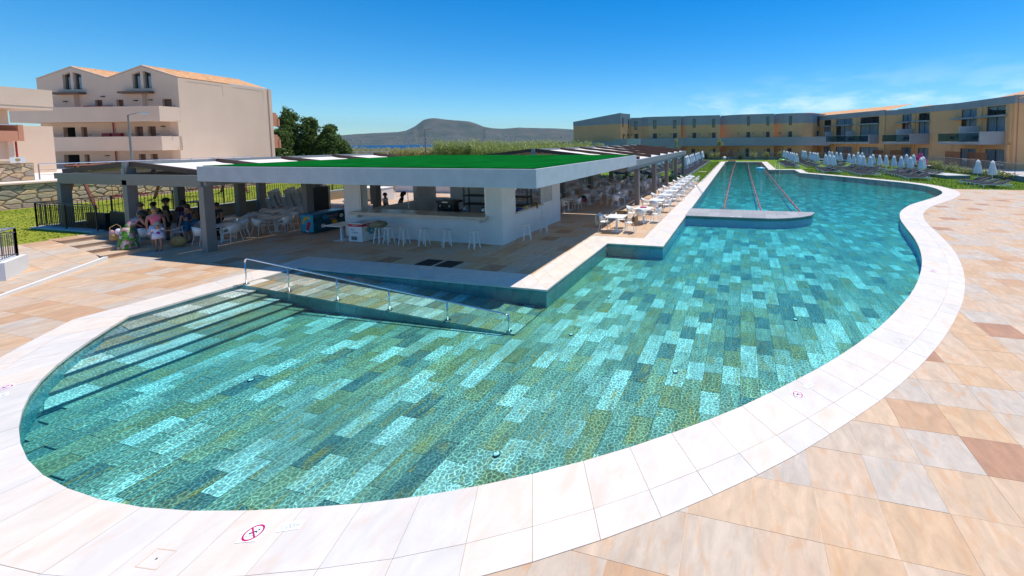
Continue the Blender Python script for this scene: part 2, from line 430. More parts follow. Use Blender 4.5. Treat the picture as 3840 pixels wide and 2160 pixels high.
    def build(s, name, mats, parent=None, smooth=False, loc=None, kind=None, attr=False):
        me = bpy.data.meshes.new(name)
        me.from_pydata(s.v, [], s.f)
        for mm in (mats if isinstance(mats, (list, tuple)) else [mats]): me.materials.append(M[mm])
        if any(s.mi): me.polygons.foreach_set("material_index", s.mi)
        if smooth: me.polygons.foreach_set("use_smooth", [True] * len(s.f))
        if attr:
            a = me.attributes.new("rnd", 'FLOAT', 'FACE'); a.data.foreach_set("value", s.r)
        me.update()
        o = bpy.data.objects.new(name, me); COL.objects.link(o)
        if parent is not None: o.parent = parent
        if loc is not None: o.location = loc
        if kind: o["kind"] = kind
        return o

def smooth_by_angle(o, deg=35):
    me = o.data
    me.polygons.foreach_set("use_smooth", [True] * len(me.polygons))
    try: me.set_sharp_from_angle(angle=radians(deg))
    except Exception: pass

def thing(name, label, cat, loc=(0, 0, 0), rz=0.0, group=None):
    o = bpy.data.objects.new(name, None); COL.objects.link(o)
    o.empty_display_size = .2
    o.location = loc; o.rotation_euler = (0, 0, rz)
    o["label"] = label; o["category"] = cat
    if group: o["group"] = group
    return o
def tag(o, label, cat, group=None):
    o["label"] = label; o["category"] = cat
    if group: o["group"] = group
    return o
def dup(o, parent=None, label=None, loc=None, rz=None, group=None):
    c = o.copy(); COL.objects.link(c)
    if parent is not None: c.parent = parent
    for ch in list(o.children): dup(ch, c)
    if label: c["label"] = label
    if group: c["group"] = group
    if loc is not None: c.location = loc
    if rz is not None: c.rotation_euler = (0, 0, rz)
    return c
ORD = ("first second third fourth fifth sixth seventh eighth ninth tenth eleventh twelfth thirteenth fourteenth fifteenth sixteenth "
       "seventeenth eighteenth nineteenth twentieth").split()
def ordw(i):
    if i < 20: return ORD[i]
    t = {2: "twenty", 3: "thirty", 4: "forty"}[(i + 1) // 10]
    k = (i + 1) % 10
    return (t[:-1] + "ieth") if k == 0 else t + "-" + ORD[k - 1]
def RZ(a, loc=(0, 0, 0)): return Matrix.Translation(loc) @ Matrix.Rotation(a, 4, 'Z')

def catmull(pts, sub):
    out = []
    for i in range(len(pts) - 1):
        p0, p1, p2, p3 = pts[max(i - 1, 0)], pts[i], pts[i + 1], pts[min(i + 2, len(pts) - 1)]
        for k in range(sub):
            t = k / sub
            out.append(tuple(.5 * (2 * p1[j] + (p2[j] - p0[j]) * t + (2 * p0[j] - 5 * p1[j] + 4 * p2[j] - p3[j]) * t * t + (3 * p1[j] - p0[j] - 3 * p2[j] + p3[j]) * t ** 3) for j in (0, 1)))
    out.append(pts[-1]); return out
def inside(p, poly):
    x, y = p; c = False; j = len(poly) - 1
    for i in range(len(poly)):
        xi, yi = poly[i]; xj, yj = poly[j]
        if (yi > y) != (yj > y) and x < (xj - xi) * (y - yi) / (yj - yi) + xi: c = not c
        j = i
    return c
def offset(poly, d):
    """offset a counter-clockwise polygon outwards with mitred corners"""
    n = len(poly); out = []
    for i in range(n):
        a, b, c = Vector(poly[i - 1]), Vector(poly[i]), Vector(poly[(i + 1) % n])
        d1, d2 = (b - a).normalized(), (c - b).normalized()
        n1, n2 = Vector((d1.y, -d1.x)), Vector((d2.y, -d2.x))
        mm = (n1 + n2)
        if mm.length < .2: mm = n1
        mm.normalize()
        out.append(tuple(b + mm * d / max(.35, mm.dot(n1))))
    return out

# ------------------------------------------------------------------ pool outline
curve = [(5.98, 14.74), (5.36, 14.12), (4.72, 13.42), (4.18, 12.72), (3.75, 12.02), (3.42, 11.33), (3.12, 10.55), (2.88, 9.72), (2.72, 8.92), (2.65, 8.15),
         (2.64, 7.45), (2.70, 6.70), (2.82, 6.02), (3.01, 5.28), (3.26, 4.48), (3.61, 3.57), (4.12, 2.59), (4.68, 1.69), (5.33, .81), (6.01, -.01), (6.83, -.85),
         (7.59, -1.58), (8.38, -2.25), (9.42, -3.05), (10.67, -3.89), (11.98, -4.68), (13.47, -5.43), (14.96, -6.07), (16.6, -6.64), (18.4, -7.14), (20.5, -7.60),
         (22.4, -8.05), (23.8, -8.50), (25.2, -9.06), (27.5, -10.35), (29.1, -11.55), (31.0, -13.02), (32.6, -14.15), (34.2, -15.08), (36.0, -15.68), (38.0, -15.95),
         (40.0, -15.75), (41.8, -15.0), (43.6, -13.8), (47.8, -10.85), (52.2, -7.27)]
outline_open = catmull(curve, 4)
pool_outline = outline_open + [(57.2, -7.25), (57.1, -3.80), (77.5, -3.80), (77.4, 3.03), (14.93, 3.03), (14.93, 5.38), (9.78, 5.38), (9.78, 14.74)]
# counter-clockwise check
ar = sum(pool_outline[i][0] * pool_outline[(i + 1) % len(pool_outline)][1] - pool_outline[(i + 1) % len(pool_outline)][0] * pool_outline[i][1] for i in range(len(pool_outline)))
if ar < 0: pool_outline.reverse()
POOL = pool_outline
WATER_Z, FLOOR_Z = -0.065, -0.55

# ------------------------------------------------------------------ terrain, sea, headland
SEA_DIR = Vector((cos(radians(47)), sin(radians(47))))
SEA_Z = -13.0
def land_z(x, y):
    if -7 < x < 86 and -42 < y < 40: return -1.3
    d = x * SEA_DIR.x + y * SEA_DIR.y
    z = -.06
    if d > 165: z = max(-24.0, -.06 - (d - 165) * .16)
    elif d > 120: z = -.06
    return z
def polar_sheet(name, zf, radii, na, matn, kind='structure'):
    g = MB(); V = [(0, 0, zf(0, 0))]; F = []
    for r in radii:
        for k in range(na):
            a = 2 * pi * k / na; V.append((r * cos(a), r * sin(a), zf(r * cos(a), r * sin(a))))
    for k in range(na): F.append((0, 1 + k, 1 + (k + 1) % na))
    for i in range(len(radii) - 1):
        for k in range(na):
            a, b = 1 + i * na + k, 1 + i * na + (k + 1) % na
            F.append((a, a + na, b + na, b))
    g.add(V, F); o = g.build(name, matn); o["kind"] = kind; return o
polar_sheet("ground", land_z, [4, 10, 20, 30, 38, 44, 50, 60, 70, 80, 88, 95, 105, 120, 140, 160, 180, 200, 230, 270, 330, 420, 600, 1000, 2000, 5000], 120, 'terrain')
sea = polar_sheet("sea", lambda x, y: SEA_Z, [100, 400, 1200, 3000, 7000, 11000, 15500], 96, 'sea')

def interp(tab, x):
    if x <= tab[0][0]: return tab[0][1]
    for (a, b), (c, d) in zip(tab, tab[1:]):
        if x <= c: return b + (d - b) * (x - a) / (c - a)
    return tab[-1][1]
ridge = [(20, .025), (25.6, .0337), (29.1, .036), (32, .0368), (34.1, .0338), (35.4, .035), (36.5, .0387), (37.4, .046), (38.3, .0512), (40, .0537), (41.4, .056), (42.4, .0581),
         (43, .0567), (43.6, .0538), (44.6, .0387), (45.6, .0289), (46.5, .0258), (49, .0229), (50.7, .021), (52.7, .0167), (54.3, .008), (56, .003), (60, .001)]
M['scrub'] = mat("distant scrub hillside", (.035, .045, .022), .95, col2=(.085, .072, .045), vscale=.0045, detail=10)
def headland():
    g = MB(); na, nr = 190, 26; V = []; F = []
    for i in range(na + 1):
        az = 20 + 38 * i / na; e = interp(ridge, az)
        for j in range(nr + 1):
            t = j / nr; r = 6100 + 2600 * t
            tt = min(1, t / .72)
            prof = tt ** 1.5 * .55 + .45 * max(0, (tt - .55) / .45) ** 1.2 if e > .039 else tt ** 1.15
            top = e * 7970 + EYE - SEA_Z
            h = top * prof * (1 if t < .72 else 1 - (t - .72) * 1.2)
            x, y = r * cos(radians(az)), r * sin(radians(az))
            nz = noise.fractal(Vector((x * .0016, y * .0016, 3.1)), .9, 2.1, 5) * 36 * min(1, tt * 2.2) * (1 - .8 * (tt > .93))
            V.append((x, y, SEA_Z - 3 + max(0, h + nz * (.25 + .75 * min(1, top / 300))) + 4 * min(1, j)))
    for i in range(na):
        for j in range(nr):
            a = i * (nr + 1) + j; F.append((a, a + 1, a + nr + 2, a + nr + 1))
    g.add(V, [f[::-1] for f in F]); o = g.build("headland_hill", 'scrub', smooth=True); o["kind"] = 'structure'
    # scattered far houses
    h = MB(); random.seed(3)
    vv = V
    for k in range(300):
        i = int(random.triangular(20, na - 20, 90)); j = int(random.triangular(2, 14, 4))
        x, y, z = vv[i * (nr + 1) + j]; x += random.uniform(-40, 40); y += random.uniform(-40, 40)
        s_ = random.uniform(5, 12); h.box(x - s_, y - s_, z - 6, x + s_, y + s_, z + random.uniform(5, 11))
    hv = h.build("hillside_village", 'hill_house'); hv["kind"] = 'stuff'
    hv["label"] = "hundreds of tiny pale houses scattered over the hillside across the bay"
M['hill_house'] = mat("far pale walls", (.40, .36, .32), .9)
headland()
far = [(-40, .045), (-20, .052), (-15.1, .0552), (-12.4, .0615), (-11.6, .0655), (-10.8, .0627), (-10.2, .062), (-9.3, .0671), (-8.5, .0654), (-7.5, .0625), (-4.3, .055), (0, .05), (8, .035), (20, .02)]
def far_mountains():
    g = MB(); V = []; F = []; na = 120
    for i in range(na + 1):
        az = -40 + 60 * i / na; e = interp(far, az) + .002 * noise.noise(Vector((az * .9, 2, 0)))
        for r, k in ((8600, 0), (9800, .6), (11000, 1), (12300, .4)):
            V.append((r * cos(radians(az)), r * sin(radians(az)), -8 + k * e * 11000))
    for i in range(na):
        for j in range(3):
            a = i * 4 + j; F.append((a, a + 4, a + 5, a + 1))
    g.add(V, F); M['limestone'] = mat("bare limestone paled for haze", (.42, .42, .42), .95, var=.15, vscale=.002); o = g.build("mountains", 'limestone', smooth=True); o["kind"] = 'structure'  # pale stone colour also stands in for thicker haze at this distance
far_mountains()
# thin summer haze over the bay
M['haze'] = bpy.data.materials.new("summer haze"); M['haze'].use_nodes = True
hn = M['haze'].node_tree; hn.nodes.clear()
ho = hn.nodes.new("ShaderNodeOutputMaterial"); hv = hn.nodes.new("ShaderNodeVolumePrincipled")
hv.inputs["Color"].default_value = (.42, .74, 1.0, 1); hv.inputs["Density"].default_value = 2.6e-5; hv.inputs["Anisotropy"].default_value = 0.0
hn.links.new(hv.outputs[0], ho.inputs["Volume"])
g = MB(); g.box(-16000, -16000, -26, 16000, 16000, 880); hz = g.build("haze", 'haze'); hz["kind"] = 'stuff'; hz["label"] = "thin pale haze in the air over the bay and the hills"

# ------------------------------------------------------------------ pool basin
def flat_poly(polys, z, name, matn, kind='structure'):
    """sheet with holes: first loop outer, the rest holes"""
    loops = [[Vector((p[0], p[1], 0)) for p in lp] for lp in polys]
    flat = [p for lp in polys for p in lp]
    g = MB(); F = []
    for t in geometry.tessellate_polygon(loops):
        a, b, c = (Vector((*flat[i], 0)) for i in t)
        F.append(t if (b - a).cross(c - a).z > 0 else t[::-1])
    g.add([(p[0], p[1], z) for p in flat], F); o = g.build(name, matn); o["kind"] = kind; return o
n = len(POOL)
g = MB()
g.add([(p[0], p[1], FLOOR_Z - .03) for p in POOL], [])
basin = flat_poly([offset(POOL, .12)], FLOOR_Z - .03, "pool_basin", 'pool_base')
# wall tiles along the rim: one panel each
def resample(poly, step, closed=True):
    pts = [Vector(p) for p in poly] + ([Vector(poly[0])] if closed else [])
    out = []; acc = []
    for a, b in zip(pts, pts[1:]):
        acc.append((b - a).length)
    tot = sum(acc); return pts, acc, tot
wall = MB(); wbuilt = []
def rim_panels():
    """glazed panels of the pool wall, 0.55 m wide, cut at the corners of the outline"""
    res = []
    i = 0; N = len(POOL)
    run = []
    for i in range(N):
        a, b = Vector(POOL[i]), Vector(POOL[(i + 1) % N]); Ls = (b - a).length
        k = max(1, round(Ls / .55))
        for j in range(k):
            res.append((a + (b - a) * j / k, a + (b - a) * (j + 1) / k))
    # merge very short neighbours on the curve
    out = []; cur = None
    for p, q in res:
        if cur is None: cur = [p, q]
        elif (q - cur[0]).length < .60 and abs((q - p).normalized().dot((cur[1] - cur[0]).normalized())) > .97: cur[1] = q
        else: out.append(tuple(cur)); cur = [p, q]
    out.append(tuple(cur)); return out
panels = rim_panels()
def panel_mesh(gm, p, q, ox=0, oy=0):
    d = (q - p).normalized(); nrm = Vector((d.y, -d.x))     # outward
    gp = .004
    a, b = p + d * gp, q - d * gp; c, e = b + nrm * .10, a + nrm * .10
    gm.prism([(v.x - ox, v.y - oy) for v in (a, b, c, e)][::-1] if False else [(v.x - ox, v.y - oy) for v in (e, c, b, a)][::-1], FLOOR_Z - .02, -.045)
order = sorted(range(len(panels)), key=lambda i: ((panels[i][0] + panels[i][1]) / 2).length)
near_set = set(order[:200])
rest = MB()
for i, (p, q) in enumerate(panels):
    if i in near_set:
        c = (p + q) / 2; gm = MB(); panel_mesh(gm, p, q, c.x, c.y)
        gm.build("wall_panel", 'pool_wall', basin, loc=(c.x, c.y, 0))
    else: panel_mesh(rest, p, q)
rest.build("wall_panels_far", 'pool_wall', basin, kind='stuff')
# floor tiles
floor_cells = []
TX, TY = .62, .36
def in_ramp(x, y): return x > 8.15 and 5.3 < y < 14.8 and x < 9.8
ix = -10
for i in range(2, 132):
    off_ = .5 * TY * 0 + (TX * .5 if 0 else 0)
    for j in range(-50, 45):
        y0 = j * TY; x0 = i * TX + (.31 if j % 2 else 0)
        cx, cy = x0 + TX / 2, y0 + TY / 2
        if not inside((cx, cy), POOL): continue
        floor_cells.append((cx, cy))
PO = offset(POOL, .10)
def floor_tile(gm, cx, cy, ox, oy):
    gm.rnd = random.random(); zz = FLOOR_Z + random.uniform(-.002, .002)
    hx, hy = TX / 2 - .003, TY / 2 - .003
    gm.box(cx - hx - ox, cy - hy - oy, FLOOR_Z - .025, cx + hx - ox, cy + hy - oy, zz)
floor_cells.sort(key=lambda c: hypot(c[0], c[1]))
rest = MB(); random.seed(11)
for k, (cx, cy) in enumerate(floor_cells):
    if k < 300:
        gm = MB(); floor_tile(gm, cx, cy, cx, cy); gm.build("floor_tile", 'pool_tile', basin, loc=(cx, cy, 0), attr=True)
    else: floor_tile(rest, cx, cy, 0, 0)
rest.build("floor_tiles_beyond", 'pool_tile', basin, kind='stuff', attr=True)

# entry ramp and steps
ramp = thing("pool_ramp", "stone paved ramp sinking into the pool beside the long handrail", "ramp", (8.2, 14.7, 0))
def ramp_z(y): return -.012 - (14.7 - y) * (.50 / 9.3)
g = MB(); g.prism([(0, 0), (0, -9.3), (1.57, -9.3), (1.57, 0)], FLOOR_Z - .02, 0, top=lambda p: ramp_z(14.7 + p[1]) - .02)
g.build("ramp_bed", 'pool_base', ramp)
random.seed(5); rest = MB()
for j in range(26):
    for i in range(3):
        y1 = -j * .36; y0 = max(-9.3, y1 - .352); x0 = i * .525 + .003 - (.0); x1 = x0 + .516
        gm = MB(); gm.rnd = random.random()
        za, zb = ramp_z(14.7 + y1), ramp_z(14.7 + y0)
        gm.add([(x0, y0, zb - .018), (x1, y0, zb - .018), (x1, y1, za - .018), (x0, y1, za - .018), (x0, y0, zb), (x1, y0, zb), (x1, y1, za), (x0, y1, za)],
               [(0, 3, 2, 1), (4, 5, 6, 7), (0, 1, 5, 4), (1, 2, 6, 5), (2, 3, 7, 6), (3, 0, 4, 7)])
        gm.build("ramp_tile", 'pool_tile', ramp, attr=True)
g = MB()
for j in range(17):
    g.prism([(-.012, -.547 * j - .004), (-.012, -.547 * (j + 1) + .004), (.0, -.547 * (j + 1) + .004), (.0, -.547 * j - .004)], FLOOR_Z, 0, top=lambda p: ramp_z(14.7 + p[1]) - .022)
g.build("ramp_side", 'pool_wall', ramp)
steps = thing("pool_steps", "wide underwater stone steps at the curved end of the pool", "steps", (8.2, 14.7, 0))
def curve_x(y):
    xs = [p for p in outline_open if p[0] < 8 and abs(p[1] - y) < .35]
    return min(xs, key=lambda p: abs(p[1] - y))[0] if xs else 5.98
for k in range(5):
    y1, y0 = 14.74 - .5 * k - .18, 14.74 - .5 * (k + 1) - .18
    zt = -.13 - k * .085
    st = MB(); st.rnd = .3
    xa1, xa0 = curve_x(y1) - .04, curve_x(y0) - .04
    sx = 8.185
    st.prism([(xa0 - 8.2, y0 - 14.7), (sx - 8.2, y0 - 14.7), (sx - 8.2, (14.74 if k == 0 else y1) - 14.7), (xa1 - 8.2, (14.74 if k == 0 else y1) - 14.7)], FLOOR_Z - .01 + k * .0004, zt - .016)
    so = st.build("step", 'pool_base', steps, attr=True)
    xx = sx - .002; q = 0
    while xx > min(xa0, xa1) + .1:
        wd = random.choice((.58, .62, .66)); xb = max(xx - wd, 0)
        gm = MB(); gm.rnd = random.choice((random.uniform(0, .2), random.uniform(.54, .66), random.random()))
        yb1 = (14.70 if k == 0 else y1) - .002
        lo0, lo1 = max(xb, xa0), max(xb, xa1)
        if xx - .02 > max(lo0, lo1):
            gm.prism([(lo0 - 8.2 + .003, y0 - .012 - 14.7), (xx - 8.2 - .003, y0 - .012 - 14.7), (xx - 8.2 - .003, yb1 - 14.7), (lo1 - 8.2 + .003, yb1 - 14.7)], zt - .015, zt)
            gm.build("step_tile", 'pool_tile', so, attr=True)
        xx = xb
        if xb <= max(xa0, xa1): break

# water body
WO = offset(POOL, .05)
g = MB(); g.prism(WO, FLOOR_Z - .2, WATER_Z)
water = g.build("pool_water", 'water'); water["kind"] = 'structure'

# ------------------------------------------------------------------ coping: two rows of pale stones round the pool
IN, MID, OUT = offset(POOL, -.025), offset(POOL, .68), offset(POOL, 1.05)
def arc_points(ref, count_step):
    """parameters (segment, t) spaced evenly along POOL, with every sharp corner kept"""
    N = len(POOL); res = []
    sharp = []
    for i in range(N):
        a, b, c = Vector(POOL[i - 1]), Vector(POOL[i]), Vector(POOL[(i + 1) % N])
        if (b - a).normalized().dot((c - b).normalized()) < .93: sharp.append(i)
    for si, i0 in enumerate(sharp):
        i1 = sharp[(si + 1) % len(sharp)]
        idx = [i0]
        while idx[-1] != i1: idx.append((idx[-1] + 1) % N)
        seg = [(Vector(POOL[idx[k + 1]]) - Vector(POOL[idx[k]])).length for k in range(len(idx) - 1)]
        tot = sum(seg); cnt = max(1, round(tot / count_step)); run = []
        for c in range(cnt + 1):
            d = tot * c / cnt; k = 0
            while k < len(seg) - 1 and d > seg[k]: d -= seg[k]; k += 1
            run.append((idx[k], idx[k + 1], min(1, d / seg[k])))
        res.append(run)
    return res
def at(poly, prm): return Vector(poly[prm[0]]).lerp(Vector(poly[prm[1]]), prm[2])
coping = MB()
cop_base = MB()
stones = []
for run in arc_points(POOL, .64):
    for p, q in zip(run, run[1:]):
        for A, B, gap in ((IN, MID, 0), (MID, OUT, 1)):
            a, b, c, d = at(A, p), at(A, q), at(B, q), at(B, p)
            stones.append((a, b, c, d))
bed = flat_poly([offset(POOL, 1.02), POOL[::-1]], -.004, "coping", 'coping_joint')
def stone_mesh(gm, P, ox, oy):
    a, b, c, d = P; gm.rnd = random.random()
    cen = (a + b + c + d) / 4; sh = [v + (cen - v).normalized() * .0032 for v in (a, b, c, d)]
    hz = .008 + random.uniform(-.0008, .0008)
    poly = [(v.x - ox, v.y - oy) for v in sh]
    ar = sum(poly[i][0] * poly[(i + 1) % 4][1] - poly[(i + 1) % 4][0] * poly[i][1] for i in range(4))
    if ar < 0: poly.reverse()
    gm.prism(poly, -.04, hz)
stones.sort(key=lambda P: ((P[0] + P[2]) / 2).length)
rest = MB(); random.seed(21)
for k, P in enumerate(stones):
    if k < 300:
        c = (P[0] + P[1] + P[2] + P[3]) / 4; gm = MB(); stone_mesh(gm, P, c.x, c.y)
        gm.build("coping_stone", 'coping', bed, loc=(c.x, c.y, 0), attr=True)
    else: stone_mesh(rest, P, 0, 0)
rest.build("coping_stones_beyond", 'coping', bed, kind='stuff', attr=True)

# ------------------------------------------------------------------ paving
PAVE = [(-8, -40), (37.4, -40), (37.4, -17.0), (34.5, -16.95), (39.5, 3.5), (39.5, 33), (-8, 33)]
def paved(x, y):
    if x < 37.4 and y < -1.5: return not (x > 33 and y > -17 and y > -16.95 and inside((x, y), offset(POOL, .2)))
    return x < 39.5 and y < 31 and y > -1.5
PX, PY, OX, OY = .671, .716, 4.112, -.139
pav_base = flat_poly([[(-8, -40), (37.45, -40), (37.45, -15.2), (39.6, -15.0), (39.6, 30.6), (-8, 30.6)], offset(POOL, .3)[::-1]] if False else
                     [[(-8, -40), (37.45, -40), (37.45, 30.6), (-8, 30.6)], [p for p in offset(POOL, .25)][::-1]] if False else
                     [[(-8, -40), (-8, 30.6), (0.2, 30.6), (0.2, -40)]], -.010, "paving", 'grout')
# grout bed in strips that stay clear of the pool
gb = MB()
inner = offset(POOL, .45); outer = offset(POOL, .95)
cells = []
for i in range(-18, 53):
    for j in range(-54, 43):
        x0, y0 = OX + i * PX, OY + j * PY
        cx, cy = x0 + PX / 2, y0 + PY / 2
        if cx > 39.3 or (cx > 37.0 and cy < 0): continue
        if cx < -7.5 or cx * cx + cy * cy > 58 * 58: continue
        corners = [(x0, y0), (x0 + PX, y0), (x0 + PX, y0 + PY), (x0, y0 + PY)]
        ins = [inside(c, outer) for c in corners] + [inside((cx, cy), outer)]
        if all(ins): continue
        if any(inside(c, inner) for c in corners):
            # cut the tile along the hidden line under the coping
            N = len(POOL); best = min(range(len(outer)), key=lambda k: (outer[k][0] - cx) ** 2 + (outer[k][1] - cy) ** 2)
            b = Vector(outer[best]); tdir = (Vector(outer[(best + 1) % N]) - Vector(outer[best - 1])).normalized(); nr = Vector((tdir.y, -tdir.x))
            base = b - nr * .28
            poly = []
            for k in range(4):
                p, q = Vector(corners[k]), Vector(corners[(k + 1) % 4]); dp, dq = (p - base).dot(nr), (q - base).dot(nr)
                if dp >= 0: poly.append(p)
                if (dp >= 0) != (dq >= 0): poly.append(p.lerp(q, dp / (dp - dq)))
            if len(poly) < 3: continue
            # drop pieces that would still reach into the pool
            if any(inside((v.x, v.y), POOL) for v in poly): continue
            cells.append(poly)
        else: cells.append([Vector(c) for c in corners])
def paver(gm, poly, ox, oy):
    cen = sum(poly, Vector((0, 0))) / len(poly)
    gm.rnd = random.random()
    pp = [(v.x + (cen.x - v.x) * .0055 - ox, v.y + (cen.y - v.y) * .0055 - oy) for v in poly]
    gm.prism(pp, -.03, random.uniform(-.0012, .0008))
def sortkey(poly):
    c = sum(poly, Vector((0, 0))) / len(poly)
    if c.x < 1.2: return 900 + c.length
    f = c.x * cos(yaw) + c.y * sin(yaw); s_ = c.y * cos(yaw) - c.x * sin(yaw)
    if f < .5 or s_ > f * 1.78 or s_ < -f * 1.05: return 500 + c.length
    return c.length
cells.sort(key=sortkey)
rest = MB(); random.seed(33)
for k, poly in enumerate(cells):
    if k < 300:
        c = sum(poly, Vector((0, 0))) / len(poly); gm = MB(); paver(gm, poly, c.x, c.y)
        gm.build("paving_tile", 'paving', pav_base, loc=(c.x, c.y, 0), attr=True)
    else: paver(rest, poly, 0, 0)
    gb.prism([(v.x, v.y) for v in poly], -.06, -.0045) if k % 1 == 0 else None
rest.build("paving_tiles_beyond", 'paving', pav_base, kind='stuff', attr=True)
gb2 = gb.build("paving_bed", 'grout', pav_base, kind='stuff')

# ------------------------------------------------------------------ lawns
lawn_r = flat_poly([[(37.15, -42), (86.4, -42), (86.4, 31), (39.45, 31), (39.45, 3.5), (58, 3.5), (78.4, 3.9), (78.5, -4.7), (58.0, -4.8), (58.0, -8.1), (52.5, -8.0), (47.8, -11.7), (43.6, -14.7), (41.8, -15.8), (39.8, -16.6), (37.15, -16.75)]], -.022, "lawn", 'lawn')
lawn_l = flat_poly([[(-8, 26.0), (10.0, 26.0), (10.0, 30.3), (38, 30.3), (38, 43.4), (6, 40.6), (-8, 39)]], .60, "upper_lawn", 'lawn_left')
g = MB(); g.box(-8, 25.9, -.5, 10.0, 43, .59); g.box(10.0, 30.15, -.5, 38, 43.6, .59)
o = g.build("upper_lawn_bank", 'terrain'); o["kind"] = 'structure'
def blades(name, spots, h, w, matn):
    g = MB(); V = []; F = []; R = []
    for (x, y, z) in spots:
        a = random.uniform(0, pi); hh = h * random.uniform(.6, 1.2); dx, dy = cos(a) * w, sin(a) * w
        lx, ly = random.uniform(-1, 1) * hh * .5, random.uniform(-1, 1) * hh * .5
        k = len(V); V += [(x - dx, y - dy, z), (x + dx, y + dy, z), (x + lx, y + ly, z + hh)]; F.append((k, k + 1, k + 2)); R.append(random.random())
    g.v = V; g.f = F; g.mi = [0] * len(F); g.r = R
    o = g.build(name, matn, attr=True); o["kind"] = 'stuff'; return o
random.seed(8); sp = []
LP = [(37.15, -30), (64, -30), (64, -12.8), (58.0, -8.1), (52.5, -8.0), (47.8, -11.7), (43.6, -14.7), (41.8, -15.8), (39.8, -16.6), (37.15, -16.75)]
while len(sp) < 26000:
    x, y = random.uniform(37.2, 64), random.uniform(-30, -8)
    if inside((x, y), LP): sp.append((x, y, -.022))
while len(sp) < 38000: sp.append((random.uniform(39.6, 78), 3.9 + random.random() ** 1.6 * 9, -.022))
o = blades("grass", sp, .075, .035, 'grass_blade'); o["label"] = "short green grass of the lawns beside the pool"
sp = [(random.uniform(8, 38), random.uniform(26.1, 41), .6) for _ in range(24000)]
sp = [p for p in sp if p[0] < 9.9 or p[1] > 30.5]
o = blades("grass", sp, .035, .03, 'grass_dry'); o["label"] = "short grass of the raised lawn behind the black railing"

# ------------------------------------------------------------------ pool bar and its flat green roof
bar = thing("pool_bar", "white flat-roofed pool bar with a bright green turf roof and serving hatch", "bar building", (13.75, 9.46, 0))
def W(x0, y0, z0, x1, y1, z1, g): g.box(x0 - 13.75, y0 - 9.46, z0, x1 - 13.75, y1 - 9.46, z1)
g = MB()
W(10.30, 5.90, 2.83, 21.6, 20.42, 3.40, g)
roof = g.build("roof_slab", 'fascia', bar)
g = MB(); W(10.5, 6.1, 2.80, 21.4, 20.2, 2.829, g); g.build("bounce_ceiling", 'white', bar)  # white underside added to bounce more light into the shade below
g = MB(); W(10.42, 6.02, 3.402, 21.5, 20.30, 3.43, g); W(10.42, 10.35, 3.432, 21.5, 10.40, 3.436, g)
g.build("turf_covering", 'turf', roof)
g = MB()
W(13.75, 16.77, 0, 14.15, 17.66, 2.798, g)            # left pier
W(13.75, 9.46, 0, 14.70, 10.21, 2.798, g)             # corner pillar
W(13.78, 10.212, 0, 14.05, 16.768, 1.06, g)           # front under the counter
W(13.80, 10.22, .66, 13.77, 16.3, .668, g)
W(18.05, 9.46, 0, 18.95, 9.90, 2.798, g)              # rear right pier
W(14.702, 9.50, 0, 17.0, 9.72, 1.14, g)               # right side wall under the hatch
W(17.002, 9.47, 0, 18.048, 9.60, 1.22, g)             # side door leaf, lower
W(18.7, 13.2, 0, 18.95, 16.2, 2.798, g)               # back wall pieces
W(18.7, 9.902, 0, 18.95, 13.198, 1.0, g)
W(14.152, 17.40, 0, 18.95, 17.66, 1.05, g)
W(17.6, 17.40, 1.052, 18.95, 17.66, 2.798, g)
W(18.7, 16.202, 0, 18.95, 17.398, 1.05, g)
g.build("wall", 'white', bar)
g = MB(); W(17.0, 9.50, 1.222, 18.048, 9.57, 2.798, g); g.build("shutter_panel", 'concrete', bar)
g = MB(); W(13.42, 10.10, 1.062, 14.35, 17.02, 1.19, g); g.build("counter", 'counter_stone', bar)
g = MB(); W(14.69, 9.36, 1.142, 17.0, 9.9, 1.21, g); g.build("side_counter", 'counter_stone', bar)
for y in (10.3, 16.6): g = MB(); W(13.5, y, .93, 13.78, y + .05, 1.06, g); g.build("counter_bracket", 'concrete', bar)
for q in ((13.76, 10.212, 1.19, 13.80, 10.26, 2.828), (13.76, 16.70, 1.19, 13.80, 16.766, 2.828), (14.702, 9.47, 1.21, 14.75, 9.52, 2.828)):
    g = MB(); W(*q, g); g.build("shutter_track", 'alu', bar)
g = MB(); W(14.1, 10.3, -.002, 18.69, 17.39, .012, g); g.build("floor", 'grout', bar)
# inside of the bar
t = thing("back_shelf", "dark metal shelving along the back of the bar", "shelf", (17.9, 12.6, 0))
for y in (-1.9, 0, 1.9):
    for x in (-.2, .2): g = MB(); g.box(x, y - .03, 0, x + .06, y + .03, 2.25); g.build("upright", 'grey_steel', t)
for z in (.9, 1.35, 2.0):
    g = MB(); g.box(-.22, -1.95, z, .28, 1.95, z + .05); g.build("shelf", 'dark_steel', t)
t = thing("work_counter", "dark work counter behind the serving hatch of the bar", "counter", (15.4, 13, 0))
g = MB(); g.box(-.3, -2.6, 0, .3, 2.6, .88); g.build("cabinet", 'dark_steel', t)
g = MB(); g.box(-.33, -2.65, .882, .33, 2.65, .92); g.build("worktop", 'black', t)
t = thing("coffee_machine", "silver and black espresso machine on the bar's work counter", "coffee machine", (15.35, 13.35, .92))
g = MB(); g.box(-.28, -.48, .06, .28, .48, .12); g.box(-.26, -.46, .12, .05, .46, .5); g.box(-.30, -.50, .5, .28, .50, .60); g.build("body", 'black', t)
g = MB(); g.box(-.305, -.5, .0, -.24, .5, .1); g.build("drip_tray", 'chrome', t)
g = MB(); g.box(-.31, -.15, .52, -.302, .15, .57); g.build("name_plate", 'alu', t)
for y in (-.25, .25):
    g = MB(); g.cyl(-.3, y, .3, .42, .05, n=10); g.bar((-.33, y, .33), (-.5, y, .31), .03); g.build("brew_head", 'chrome', t)
